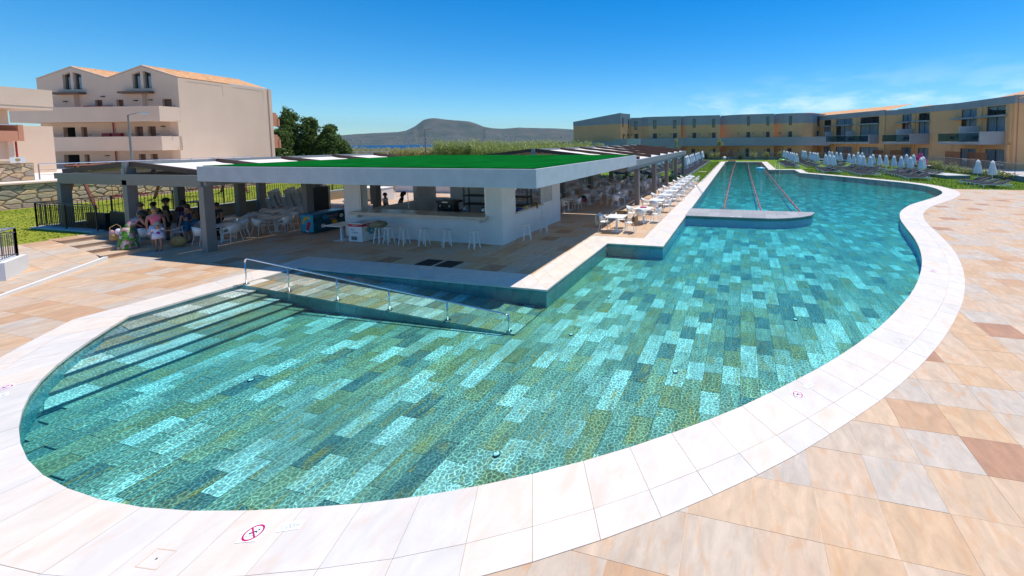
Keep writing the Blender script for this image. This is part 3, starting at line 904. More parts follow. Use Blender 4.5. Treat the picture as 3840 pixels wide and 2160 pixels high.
for k, (y, lab) in enumerate(((11.5, "tall steel flask at the right end of the bar counter"), (11.25, "steel shaker beside the flask on the bar counter"))):
    t = thing("steel_flask", lab, "flask", (15.3, y, .92), group="steel flasks on the bar")
    g = MB(); g.lathe([(.075, 0), (.08, .02), (.08, .22), (.06, .26), (.05, .30)], 12); g.build("vessel", 'chrome', t, smooth=True)
    g = MB(); g.lathe([(.055, .30), (.05, .33), (.02, .35)], 12); g.build("lid", 'black', t, smooth=True)
t = thing("soap_dispenser", "white and blue bottle standing beside the espresso machine", "bottle", (15.3, 12.5, .92))
g = MB(); g.lathe([(.06, 0), (.06, .24), (.02, .28), (.02, .33)], 10); g.build("bottle", 'white_metal', t, smooth=True)
M['print_blue'] = mat("blue print", (.03, .22, .48), .5)
g = MB(); g.lathe([(.062, .08), (.062, .18)], 10); g.build("label_band", 'print_blue', t, smooth=True)
t = thing("broom", "broom leaning on the serving counter inside the bar", "broom", (14.6, 14.9, .0))
g = MB(); g.tube([(0, 0, 0), (.1, .18, 2.05)], .014); g.build("handle", 'alu', t)
g = MB(); g.box(-.03, -.12, .0, .03, .12, .12); g.build("brush", 'black', t)
t = thing("cloth_heap", "brown cloth lying on the side counter of the bar", "cloth", (16.55, 9.55, 1.21))
g = MB()
g.ball((0, 0, .05), .22, 12, 6, sc=(1.2, .6, .35)); g.ball((-.2, -.06, .03), .16, 10, 6, sc=(1.1, .7, .3)); g.tube([(-.1, -.1, .06), (-.22, -.2, .0), (-.25, -.23, -.12)], [.06, .05, .03])
M['towel_brown'] = mat("brown towel", (.27, .16, .07), .95, var=.2, vscale=6, bump=.3, bscale=50)
M['towel_pale'] = mat("pale green throw", (.42, .44, .38), .95, var=.1, vscale=6, bump=.3, bscale=50)
M['towel_khaki'] = mat("khaki canvas", (.26, .22, .14), .95, var=.15, vscale=6, bump=.3, bscale=50)
g.build("cloth", 'towel_brown', t, smooth=True)
M['lemon'] = mat("yellow fruit", (.62, .55, .06), .5)
t = thing("fruit_plate", "plate with yellow fruit on the bar's side counter", "plate", (15.75, 9.55, 1.21))
g = MB(); g.lathe([(.08, 0), (.16, .02), (.155, .025), (.07, .01)], 14); g.build("plate", 'plastic', t, smooth=True)
g = MB(); g.ball((-.03, 0, .06), .05, 8, 5, sc=(1.5, .8, .8)); g.ball((.05, .05, .05), .045, 8, 5); g.build("fruit", 'lemon', t, smooth=True)
M['tray_blue'] = mat("blue tray", (.02, .06, .30), .4)
t = thing("blue_tray", "blue tray on the bar's side counter near the corner pillar", "tray", (15.1, 9.6, 1.21))
g = MB(); g.box(-.2, -.14, 0, .2, .14, .02); g.build("base", 'tray_blue', t); g = MB()
for a in ((-.2, -.14, .2, -.125), (-.2, .125, .2, .14), (-.2, -.125, -.185, .125), (.185, -.125, .2, .125)): g.box(a[0], a[1], .02, a[2], a[3], .06)
g.build("rim", 'tray_blue', t)

# ------------------------------------------------------------------ bar stools
def make_stool():
    t = thing("bar_stool", "", "stool")
    g = MB(); g.lathe([(.165, .655), (.175, .665), (.175, .685), (.16, .695)], 18); g.build("seat", 'white_metal', t, smooth=False)
    for k in range(4):
        a = pi / 4 + k * pi / 2
        g = MB(); g.bar((.10 * cos(a), .10 * sin(a), .655), (.215 * cos(a), .215 * sin(a), 0), .034); g.build("leg", 'white_metal', t)
    g = MB(); R_ = .165
    for k in range(4):
        a, b = pi / 4 + k * pi / 2, pi / 4 + (k + 1) * pi / 2; z = .24 if k % 2 else .22
        g.bar((R_ * cos(a), R_ * sin(a), z), (R_ * cos(b), R_ * sin(b), z), .024)
    g.build("footrest", 'white_metal', t); return t
stool = make_stool()
stool_pos = [(13.05, 14.95, "white bar stool half hidden under a khaki canvas bag"), (13.02, 14.42, "white bar stool right of the stool with the khaki bag"),
             (13.05, 13.66, "white bar stool third from the freezer at the front counter"), (13.10, 12.70, "white bar stool fourth from the freezer at the front counter"),
             (13.14, 11.65, "white bar stool second from the bar's corner pillar along the front"), (13.17, 10.36, "white bar stool nearest the bar's front corner pillar"),
             (14.78, 8.96, "white bar stool below the side hatch, nearer the pool"), (16.25, 8.97, "white bar stool by the side door of the bar")]
for k, (x, y, lab) in enumerate(stool_pos):
    if k == 0: s_ = stool; s_.location = (x, y, 0); s_["label"] = lab; s_["group"] = "white bar stools around the pool bar"
    else: dup(stool, label=lab, loc=(x, y, 0), rz=random.uniform(0, 1.5), group="white bar stools around the pool bar")
t = thing("canvas_bag", "khaki canvas bag slumped over a white bar stool", "bag", (13.05, 14.95, .695))
g = MB(); g.lathe([(.19, -.02), (.27, .02), (.28, .10), (.20, .20), (.06, .25)], 18, wob=lambda a, i: 1 + .10 * sin(3 * a + i) + .05 * sin(7 * a), sy=1.25); g.build("sack", 'towel_khaki', t, smooth=True)
g = MB(); g.tube([(-.2, .28, .05), (-.25, .32, -.10), (-.22, .33, -.2)], [.06, .05, .02]); g.build("flap", 'towel_khaki', t, smooth=True)
for k, (x, y, lab) in enumerate(((11.19, 10.68, "left of two black mats before the bar"), (11.19, 9.84, "right of two black mats before the bar"))):
    t = thing("floor_mat", lab, "mat", (x, y, 0), group="black mats before the bar")
    g = MB(); g.box(-.31, -.335, .001, .31, .335, .014); g.build("mat_base", 'black', t)
    g = MB()
    for q in range(12): g.box(-.29 + q * .05, -.31, .014, -.275 + q * .05, .31, .019)
    g.build("rubber_ribs", 'dark_steel', t, kind='stuff')

# ------------------------------------------------------------------ freezers and drink cooler
M['print_red'] = mat("red print", (.50, .03, .05), .45)
M['print_yellow'] = mat("yellow print", (.80, .42, .02), .5)
M['print_cyan'] = mat("cyan print", (.02, .35, .50), .5)
M['print_teal'] = mat("dark teal print", (.012, .085, .125), .45, var=.5, vscale=3)
M['print_white'] = mat("white print", (.80, .80, .80), .5)
M['print_pink'] = mat("dusty pink print", (.45, .25, .27), .5)
M['freezer_lid'] = mat("freezer glass lid", (.30, .55, .70), .12)
def text(name, s_, size, matn, parent, loc, rot, ext=.002, align='CENTER', shear=0):
    cu = bpy.data.curves.new(name, 'FONT'); cu.body = s_; cu.size = size; cu.extrude = ext; cu.align_x = align; cu.align_y = 'CENTER'; cu.shear = shear
    o = bpy.data.objects.new(name, cu); me = bpy.data.meshes.new_from_object(o); bpy.data.objects.remove(o)
    me.name = name; me.materials.clear(); me.materials.append(M[matn])
    o = bpy.data.objects.new(name, me); COL.objects.link(o); o.parent = parent; o.location = loc; o.rotation_euler = rot
    return o
FX = (pi / 2, 0, -pi / 2)      # lettering on a face looking towards -x
FY = (pi / 2, 0, 0)            # lettering on a face looking towards -y
t = thing("chest_freezer", "white chest freezer with a red top band and blue ice cream lettering", "freezer", (13.2, 16.0, 0))
g = MB(); g.box(-.34, -.36, .03, .34, .36, .68); g.build("body", 'white_metal', t)
g = MB(); g.box(-.345, -.365, .68, .345, .365, .79); g.build("band", 'print_red', t)
g = MB(); g.box(-.35, -.37, .792, .35, .37, .82); g.build("rim", 'white_metal', t); g = MB(); g.box(-.30, -.32, .822, .30, .32, .83); g.build("glass_lid", 'freezer_lid', t)
g = MB()
for k in range(9): g.box(-.346, .20 - k * .035, .10, -.341, .218 - k * .035, .26)
g.build("vent", 'dark_steel', t)
text("lettering", "ΠΑΓΩΤΑ", .07, 'print_white', t, (-.348, 0, .735), FX)
text("lettering", "ΠΑΓΩΤΑ", .07, 'print_white', t, (0, -.368, .735), FY)
text("lettering", "Ice", .15, 'print_cyan', t, (-.344, .13, .56), FX)
text("lettering", "cream", .13, 'print_cyan', t, (-.344, .02, .44), FX, shear=.2)
g = MB()
T = Matrix.Translation((0, -.363, .5)) @ Matrix.Rotation(pi / 2, 4, 'X')
g.cyl(.10, -.06, 0, .003, .15, n=20, T=T); g.build("printed_disc", 'print_cyan', t)
g = MB(); g.cyl(.24, -.16, .0032, .006, .09, n=16, T=T); g.cyl(-.1, .04, .0032, .006, .08, n=16, T=T); g.build("printed_scoop", 'print_yellow', t)
text("lettering", "e", .2, 'print_white', t, (.10, -.3675, .46), FY)
t = thing("side_table", "white pedestal table standing beside the red banded chest freezer", "table", (13.06, 17.0, 0))
def table_parts(t, w=.80, h=.72, dz=0):
    g = MB(); g.box(-w / 2, -w / 2, h - .03, w / 2, w / 2, h); g.build("tabletop", 'plastic', t)
    g = MB(); g.box(-.04, -.04, .012, .04, .04, h - .03); g.build("column", 'white_metal', t)
    g = MB(); g.box(-.22, -.22, 0, .22, .22, .012); g.build("base_plate", 'white_metal', t)
table_parts(t, .86, .72)
t = thing("long_freezer", "long blue ice cream freezer with printed sides by the left pillar", "freezer", (14.42, 19.84, 0))
g = MB(); g.box(-.76, -.40, .06, .76, .40, .90); g.build("body", 'print_teal', t)
g = MB(); g.box(-.775, -.415, .90, .775, .415, .93); g.build("rim", 'print_blue', t)
g = MB(); g.box(.05, -.36, .932, .70, .36, .945); g.build("glass_lid", 'freezer_lid', t)
g = MB(); g.box(-.764, -.38, .10, -.761, .38, .88); g.build("end_panel", 'print_cyan', t)
def flat_shape(poly, z0, z1, name, matn, T, parent):
    g = MB(); ar = sum(poly[i][0] * poly[(i + 1) % len(poly)][1] - poly[(i + 1) % len(poly)][0] * poly[i][1] for i in range(len(poly)))
    g.prism(poly if ar > 0 else poly[::-1], z0, z1, T=T); return g.build(name, matn, parent)
TE = Matrix.Translation((-.764, 0, 0)) @ Matrix(((0, 0, -1, 0), (-1, 0, 0, 0), (0, 1, 0, 0), (0, 0, 0, 1)))
arc = [(-.28 + .34 * (1 - cos(a)) * .9, .52 + .30 * sin(a)) for a in [i * pi / 14 for i in range(10)]]
arc += [(x + .09, y - .10) for x, y in arc[::-1]]
flat_shape(arc, .001, .003, "printed_swirl", 'print_yellow', TE, t)
flat_shape([(-.10, .20), (.06, .12), (.24, .52), (.14, .60), (.04, .56)], .001, .003, "printed_lolly", 'print_red', TE, t)
flat_shape([(-.13, .21), (-.06, .10), (.08, .06), (.07, .115), (-.02, .155)], .0032, .005, "printed_lolly_tip", 'print_white', TE, t)
TS = Matrix.Translation((0, -.401, 0)) @ Matrix.Rotation(pi / 2, 4, 'X')
for (x, y, r, mm) in ((-.25, .72, .11, 'print_blue'), (.52, .66, .17, 'black'), (.54, .66, .10, 'print_white'), (-.35, .32, .10, 'print_white'), (.20, .40, .13, 'print_yellow')):
    g = MB(); g.cyl(x, y, .001, .003 if r > .12 else .005, r, n=18, T=TS); g.build("printed_disc", mm, t)
text("lettering", "MAGIC", .16, 'print_pink', t, (.12, -.406, .72), FY); text("lettering", "MIX", .14, 'print_pink', t, (.12, -.406, .57), FY)
t = thing("drink_cooler", "tall black drink cooler with red lettering behind the blue freezer", "cooler", (18.2, 25.1, 0), rz=-.75)
g = MB(); g.box(-.36, -.40, .05, .36, .40, 1.62); g.build("cabinet", 'black', t)
g = MB(); g.box(-.372, -.37, .12, -.362, .37, 1.25); g.build("door", 'black', t)
g = MB(); g.box(-.385, .36, .1, -.365, .385, 1.6); g.build("handle", 'alu', t)
g = MB(); g.box(-.366, -.38, 1.28, -.362, .38, 1.58); g.build("header_panel", 'dark_steel', t)
text("lettering", "MAX", .24, 'print_red', t, (-.370, .08, 1.42), FX, shear=.25)
for (yy, zz, rr) in ((-.25, 1.44, .085), (-.02, .72, .16)):
    T = Matrix.Translation((-.374, yy, zz)) @ Matrix(((0, 0, -1, 0), (-1, 0, 0, 0), (0, 1, 0, 0), (0, 0, 0, 1)))
    for (a0, a1, mm) in ((.25, pi - .25, 'print_red'), (pi + .25, 2 * pi - .25, 'print_blue')):
        flat_shape([(rr * cos(a0 + (a1 - a0) * k / 10), rr * sin(a0 + (a1 - a0) * k / 10)) for k in range(11)], .0, .003, "emblem", mm, T, t)
    flat_shape([(rr * cos(-.2 + .4 * k / 3), rr * sin(-.2 + .4 * k / 3)) for k in range(4)] + [(rr * cos(pi - .2 + .4 * k / 3), rr * sin(pi - .2 + .4 * k / 3)) for k in range(4)], .0, .003, "emblem", 'print_white', T, t)
flat_shape([(-.16, .1), (.10, .1), (.12, .5), (-.14, .5)], 0, .002, "printed_can", 'print_red', Matrix.Translation((-.374, 0, .05)) @ Matrix(((0, 0, -1, 0), (-1, 0, 0, 0), (0, 1, 0, 0), (0, 0, 0, 1))), t)

# ------------------------------------------------------------------ pergolas
def pergola(name, label, loc, x_len, y_half, z_beam0, z_beam1, z_ridge, posts_x, post_rows, nraf, front_beam_from):
    """gabled steel pergola: ridge along x at y = 0 in its own space, eaves at +-y_half"""
    t = thing(name, label, "pergola", loc)
    for px in posts_x:
        for py in post_rows:
            g = MB(); zt = z_beam0 if abs(py) > .5 else z_ridge - .25
            g.box(px - .15, py - .15, 0, px + .15, py + .15, zt); g.build("post", 'grey_steel', t)
    for s_ in (-1, 1):
        g = MB(); y = s_ * y_half
        g.box(.0, y - .09, z_beam0, x_len, y + .09, z_beam1); g.box(-.06, y - .14, z_beam0 + .19, x_len + .06, y + .14, z_beam1 + .002); g.build("eaves_beam", 'grey_light' if s_ < 0 else 'grey_steel', t)
    g = MB(); g.box(-.05, -.11, z_ridge - .22, x_len, .11, z_ridge + .02); g.build("ridge_beam", 'grey_light', t)
    for x in (0, x_len):
        g = MB(); g.box(x - .10, -y_half + .142, z_beam0 + .19, x + .10, y_half - .142, z_beam1); g.box(x - .07, -y_half + .1, z_beam0 - .02, x + .07, y_half - .1, z_beam0 + .188); g.build("end_beam", 'grey_steel', t)
        g = MB(); g.box(x - .09, -.09, z_beam1, x + .09, .09, z_ridge - .22); g.build("king_post", 'grey_light', t)
    for k in range(nraf):
        x = .12 + (x_len - .24) * k / (nraf - 1)
        for s_ in (-1, 1):
            g = MB(); g.bar((x, s_ * .11, z_ridge - .06), (x, s_ * (y_half - .14), z_beam1 + .07), .11, .20); g.build("rafter", 'brown_timber', t)
            if k < nraf - 1:
                x1 = .12 + (x_len - .24) * (k + 1) / (nraf - 1)
                g = MB(); nn = 8; V = []
                for a in range(nn + 1):
                    q = a / nn; y = s_ * (.13 + (y_half - .30) * q); z = z_ridge - .10 + (z_beam1 + .01 - z_ridge + .06) * q - .025 * sin(pi * ((q * 4) % 1))
                    V += [(x + .07, y, z), (x1 - .07, y, z)]
                g.add(V, [(2 * a, 2 * a + 1, 2 * a + 3, 2 * a + 2) for a in range(nn)]); g.build("canvas_panel", 'canvas', t)
    return t
p1_ = pergola("pergola", "dark grey gabled pergola over the tables left of the bar", (10.5, 25.15, 0), 11.4, 4.72, 2.60, 3.04, 3.53, (0.08, 3.75, 7.4, 11.2), (-4.6, .0, 4.6), 5, 0)
p2_ = pergola("pergola", "long grey pergola with cream canvas over the pool terrace", (21.9, 12.7, 0), 24.6, 6.1, 2.45, 3.0, 3.77, (2.7, 7.9, 13.1, 18.3, 23.5), (-6.0, -.6, 6.0), 8, 0)

# ------------------------------------------------------------------ white plastic armchairs and pedestal tables
def make_chair():
    t = thing("armchair", "", "chair")
    # faces +x; curved shell: seat, then one band for back and arms, with an opening under each arm
    g = MB(); nA = 22
    seat = [(.20 * (abs(cos(a)) ** .6) * (1 if cos(a) > 0 else -1), .22 * (abs(sin(a)) ** .6) * (1 if sin(a) > 0 else -1)) for a in [2 * pi * k / 20 for k in range(20)]]
    g.prism(seat, .425, .45)
    so = g.build("seat", 'plastic', t)
    g = MB()
    def ring(phi, top):
        # phi 0 is straight back; +-120 degrees are the arm fronts
        u = abs(phi) / radians(118)
        r = .235 + (.055 if top else 0) * (1 - .35 * u)
        zt = .82 - .185 * min(1, (u * 1.25)) ** 1.6
        arm = max(0, min(1, (u - .42) / .12))
        zb = .43 + arm * (zt - .075 - .43) * (1 if u < .93 else max(0, 1 - (u - .93) / .05))
        z = zt if top else zb
        return (-r * cos(phi) * .98 - .005, r * sin(phi) * 1.05, z)
    V = []; F = []; n_ = nA
    for k in range(n_ + 1):
        phi = radians(-118 + 236 * k / n_)
        b, tp = Vector(ring(phi, 0)), Vector(ring(phi, 1)); md = b.lerp(tp, .5)
        nn = Vector((-cos(phi), sin(phi), 0)) * .011
        V += [tuple(b + nn), tuple(md + nn * 1.2), tuple(tp + nn), tuple(tp - nn), tuple(md - nn), tuple(b - nn)]
    for k in range(n_):
        for i in range(6):
            F.append((k * 6 + i, k * 6 + (i + 1) % 6, (k + 1) * 6 + (i + 1) % 6, (k + 1) * 6 + i))
    F.append((5, 4, 3, 2, 1, 0)); F.append(tuple(n_ * 6 + i for i in range(6)))
    g.add(V, [f[::-1] for f in F]); g.build("backrest", 'plastic', t, smooth=True)
    for (x, y, dx, dy) in ((.17, .19, .05, .06), (.17, -.19, .05, -.06), (-.16, .18, -.09, .05), (-.16, -.18, -.09, -.05)):
        g = MB(); g.tube([(x, y, .43), (x + dx, y + dy, 0)], .013, 6); g.build("leg", 'alu' if 0 else 'white_metal', t)
    return t
chair0 = make_chair(); chair_used = [False]
def chair(x, y, rz, label, group, z=0.0):
    if not chair_used[0]:
        chair_used[0] = True; c = chair0; c.location = (x, y, z); c.rotation_euler = (0, 0, rz); c["label"] = label; c["group"] = group; return c
    return dup(chair0, label=label, loc=(x, y, z), rz=rz, group=group)
table0 = thing("cafe_table", "", "table"); table_parts(table0, .86, .72); table_used = [False]
def table(x, y, rz, label, group):
    if not table_used[0]:
        table_used[0] = True; c = table0; c.location = (x, y, 0); c.rotation_euler = (0, 0, rz); c["label"] = label; c["group"] = group; return c
    return dup(table0, label=label, loc=(x, y, 0), rz=rz, group=group)
random.seed(17)
# row in the sun along the pool
SG, CG = "white tables in the sunlit row by the pool", "white armchairs in the sunlit row by the pool"
sunx = [(17.08, 5.66), (19.42, 4.95), (22.36, 4.88), (24.66, 4.81), (26.75, 4.76), (28.93, 4.87), (31.0, 4.86), (33.2, 4.86), (35.42, 4.9), (37.57, 4.86)]
side = {0: ("near", -1, 0), 1: ("far", 1, 0), 2: ("left", 0, 1), 3: ("right", 0, -1)}
for i, (x, y) in enumerate(sunx):
    table(x, y, random.uniform(-.03, .03), f"white square table, {ordw(i)} from the front in the sunlit row by the pool", SG)
    sides = {0: (1, 2, 3), 1: (0, 3, 2), 2: (0, 1, 2, 3), 3: (0, 1, 2, 3)}.get(i, (0, 1, 2, 3))
    for s_ in sides:
        nm, dx, dy = side[s_]; d = .60 + random.uniform(-.04, .10)
        chair(x + dx * d, y + dy * d, atan2(-dy, -dx) + random.uniform(-.2, .2), f"white armchair on the {nm} side of the {ordw(i)} table in the sunlit pool row", CG)
# tables in the shade of the long pergola
SG, CG = "white tables in the shade of the long pergola", "white armchairs in the shade of the long pergola"
shade = []
rows = [(7.95, [24.0, 26.9, 30.0, 32.6, 34.9, 37.6]), (10.1, [21.85, 24.3, 26.4, 28.6, 30.9, 33.3, 36.0, 38.4]), (12.4, [22.4, 24.9, 27.3, 29.6, 32.0, 34.6, 37.4]), (14.6, [23.0, 25.5, 28.0, 30.4, 32.8, 35.4, 38.0]), (16.9, [23.5, 26.5, 29.5, 32.5, 35.5])]
for r_, (y, xs) in enumerate(rows):
    for i, x in enumerate(xs):
        yy = y + random.uniform(-.25, .25)
        where = f"{ordw(i)} from the front, {ordw(r_)} shaded row from pool"
        table(x, yy, random.uniform(-.05, .05), f"white square table, {where}", SG)
        for s_ in (0, 1, 2, 3):
            if random.random() < .1: continue
            nm, dx, dy = side[s_]; d = .60 + random.uniform(-.06, .12)
            chair(x + dx * d, yy + dy * d, atan2(-dy, -dx) + random.uniform(-.25, .25), f"white armchair, {nm} side of table {where}", CG)
# tables left of the bar
SG, CG = "white tables under the pergola left of the bar", "white armchairs under the pergola left of the bar"
for i, (x, y, lab) in enumerate(((11.85, 22.2, "beside the front grey post"), (12.9, 23.75, "behind the one at the front post"), (13.72, 21.95, "left of the long blue freezer"), (15.0, 23.9, "in front of the stacked chairs"))):
    table(x, y, random.uniform(-.05, .05), f"white square table {lab} under the left pergola", SG)
    for s_ in (0, 1, 2, 3):
        nm, dx, dy = side[s_]; d = .62 + random.uniform(-.03, .08)
        chair(x + dx * d, y + dy * d, atan2(-dy, -dx) + random.uniform(-.2, .2), f"white armchair on the {nm} side of the table {lab}", CG)
chair(11.35, 23.9, 2.4, "white armchair pulled up beside the boy in blue shorts", CG)
chair(10.6, 24.2, .4, "white armchair behind the woman in the floral dress", CG)
# stacks
for q, (x, y, lab) in enumerate(((17.6, 27.9, "left"), (17.9, 27.0, "middle"), (18.1, 26.2, "right"))):
    for k in range(9 + q):
        chair(x - .018 * k, y + .01 * k, pi + .15, f"white armchair, {ordw(k)} from the floor in the {lab} stack by the lawn railing", "white armchairs stacked by the lawn railing", z=.085 * k)
# cloths on the first table's chairs and things on tables
def drape(name, label, cat, matn, loc, rz, w, h1, h2):
    t = thing(name, label, cat, loc, rz)
    g = MB(); nu, nv = 14, 16; V = []; F = []
    for i in range(nu + 1):
        u = -1 + 2 * i / nu
        for j in range(nv + 1):
            v = -1 + 2 * j / nv
            sag = (.02 * sin(7 * u + 2 * v) + .012 * sin(13 * u))
            if v < 0: p = (-.30 + v * .03 + sag * 1.2, u * w * (1 + .12 * v), .84 - .035 * u * u + v * h1 * (1 - .35 * abs(u) ** 1.5))
            else: p = (-.30 + .05 + v * .06 + sag, u * w * (1 - .15 * v), .84 - .035 * u * u - v * h2 * (1 - .25 * u * u))
            V.append(p)
    for i in range(nu):
        for j in range(nv):
            a = i * (nv + 1) + j; F.append((a, a + 1, a + nv + 2, a + nv + 1))
    g.add(V, F); o = g.build("cloth", matn, t, smooth=True)
    md = o.modifiers.new("thickness", 'SOLIDIFY'); md.thickness = .012
    return t
drape("throw", "pale green throw hung over the left chair of the front sunlit table", "throw", 'towel_pale', (17.1, 6.30, 0), -pi / 2, .27, .66, .2)
drape("towel", "brown towel hung over the right chair of the front sunlit table", "towel", 'towel_brown', (17.0, 5.02, 0), pi / 2, .25, .55, .35)
drape("towel", "tan towel hanging down behind the front sunlit table", "towel", 'towel_brown', (17.65, 5.66, 0), pi, .29, .62, .3)
M['pink_cloth'] = mat("pink towel", (.62, .12, .28), .9, var=.2, vscale=20)
t = thing("folded_cloth", "pink folded cloth on the second sunlit table", "cloth", (19.5, 4.98, .72), .2)
g = MB(); g.box(-.13, -.17, 0, .13, .17, .022); g.build("layer", 'towel_brown', t); g = MB(); g.box(-.12, -.15, .023, .12, .16, .045); g.ball((.0, .02, .045), .12, 10, 5, sc=(.9, 1.1, .22)); g.build("layer", 'pink_cloth', t, smooth=False)
for x, y, lab in ((24.1, 8.0, "napkin holder on the nearest shaded table behind the grey post"), (22.0, 10.0, "napkin holder on the shaded table beside the bar's side wall"), (26.5, 10.2, "napkin holder on the third table of the second shaded row")):
    t = thing("napkin_holder", lab, "napkin holder", (x, y, .72), group="napkin holders")
    g = MB(); g.box(-.07, -.04, 0, .07, .04, .01); g.box(-.07, -.04, .01, .07, -.03, .08); g.box(-.07, .03, .01, .07, .04, .08); g.build("frame", 'alu', t); g = MB(); g.box(-.065, -.028, .011, .065, .028, .09); g.build("napkins", 'print_white', t)
t = thing("backpack", "black and red backpack hung on a chair near the bar's side wall", "backpack", (22.35, 9.55, .45), .3)
g = MB(); g.ball((0, 0, .2), .2, 12, 8, sc=(.7, 1, 1.1)); g.build("bag", 'black', t, smooth=True); g = MB(); g.ball((-.08, .05, .13), .12, 10, 6, sc=(.7, 1, 1)); g.build("pocket", 'print_red', t, smooth=True)

# ------------------------------------------------------------------ building kit
class Facade:
    """a wall plane in its building's own space: origin, direction along the wall; outward is to the right-hand normal given"""
    def __init__(s, parent, org, ang, out):
        u = Vector((cos(ang), sin(ang), 0)); nrm = Vector((-u.y, u.x, 0)) * out
        s.T = Matrix(((u.x, nrm.x, 0, org[0]), (u.y, nrm.y, 0, org[1]), (0, 0, 1, 0), (0, 0, 0, 1))); s.p = parent; s.flip = out > 0
    def box(s, g, a0, d0, z0, a1, d1, z1):
        """a along the wall, d outwards"""
        g.box(a0, d0, z0, a1, d1, z1, s.T if not s.flip else s.T)
        return g
    def wall(s, a0, a1, z0, z1, opens, matn, th=.22, name="wall"):
        g = MB(); A = sorted({a0, a1, *[v for o in opens for v in o[:2]]}); Z = sorted({z0, z1, *[v for o in opens for v in o[2:4]]})
        A = [a for a in A if a0 <= a <= a1]; Z = [z for z in Z if z0 <= z <= z1]
        for x0, x1 in zip(A, A[1:]):
            run = None
            for y0, y1 in zip(Z, Z[1:]):
                hole = any(o[0] - 1e-6 <= x0 and x1 <= o[1] + 1e-6 and o[2] - 1e-6 <= y0 and y1 <= o[3] + 1e-6 for o in opens)
                if not hole:
                    run = [y0, y1] if run is None else [run[0], y1]
                if hole and run: s.box(g, x0, -th, run[0], x1, 0, run[1]); run = None
            if run: s.box(g, x0, -th, run[0], x1, 0, run[1])
        return g.build(name, matn, s.p)
    def window(s, a0, a1, z0, z1, bars=1, curtain=True, depth=-.14, fr=.05, open_part=0):
        g = MB(); d0, d1 = depth - .05, depth
        s.box(g, a0, d0, z0, a0 + fr, d1, z1); s.box(g, a1 - fr, d0, z0, a1, d1, z1); s.box(g, a0 + fr, d0, z0, a1 - fr, d1, z0 + fr); s.box(g, a0 + fr, d0, z1 - fr, a1 - fr, d1, z1)
        for k in range(bars):
            x = a0 + (a1 - a0) * (k + 1) / (bars + 1); s.box(g, x - fr * .6, d0, z0 + fr, x + fr * .6, d1, z1 - fr)
        w = g.build("window", 'frame_dark', s.p)
        g = MB(); s.box(g, a0 + fr, depth - .03, z0 + fr, a1 - fr, depth - .022, z1 - fr); g.build("pane", 'glass', w)
        s.room(w, a0, a1, z0, z1)
        if curtain:
            g = MB(); V = []; nn = 26; lo, hi = a0 + fr, a1 - fr
            if open_part: hi = lo + (hi - lo) * (1 - open_part)
            for k in range(nn + 1):
                x = lo + (hi - lo) * k / nn; d = depth - .11 - .035 * sin(k * 1.9)
                V += [(x, d, z0 + .03), (x, d, z1 - .02)]
            g.add(V, [(2 * k, 2 * k + 1, 2 * k + 3, 2 * k + 2) for k in range(nn)], s.T); g.build("curtain", 'curtain', w)
        return w
    def room(s, parent, a0, a1, z0, z1, deep=1.5, d0=-.23):
        g = MB(); e = .03; w = .04
        s.box(g, a0 - e, -deep - w, z0 - e, a1 + e, -deep, z1 + e)
        s.box(g, a0 - e - w, -deep, z0 - e, a0 - e, d0, z1 + e); s.box(g, a1 + e, -deep, z0 - e, a1 + e + w, d0, z1 + e)
        s.box(g, a0 - e, -deep, z1 + e, a1 + e, d0, z1 + e + w); s.box(g, a0 - e, -deep, z0 - e - w, a1 + e, d0, z0 - e)
        return g.build("room", 'interior', parent)
    def door(s, a0, a1, z0, z1, matn, depth=-.10):
        g = MB(); s.box(g, a0, depth - .05, z0, a1, depth, z1); d = g.build("door", matn, s.p)
        g = MB(); s.box(g, a0 + .06, depth, z0 + .95, a0 + .10, depth + .04, z0 + 1.08); g.build("handle", 'alu', d); return d
    def slab(s, name, matn, a0, d0, z0, a1, d1, z1, parent=None):
        g = MB(); s.box(g, a0, d0, z0, a1, d1, z1); return g.build(name, matn, parent or s.p)
    def lantern(s, a, z, matn='frame_dark'):
        g = MB(); s.box(g, a - .07, 0, z - .16, a + .07, .12, z + .16); s.box(g, a - .04, .002, z + .16, a + .04, .08, z + .19); g.build("wall_lamp", matn, s.p)
    def pipe(s, a, z0, z1, matn, d=.06, r=.05):
        g = MB(); p = [s.T @ Vector((a, d, z0)), s.T @ Vector((a, d, z1))]; g.tube(p, r, 8); g.build("drain_pipe", matn, s.p)

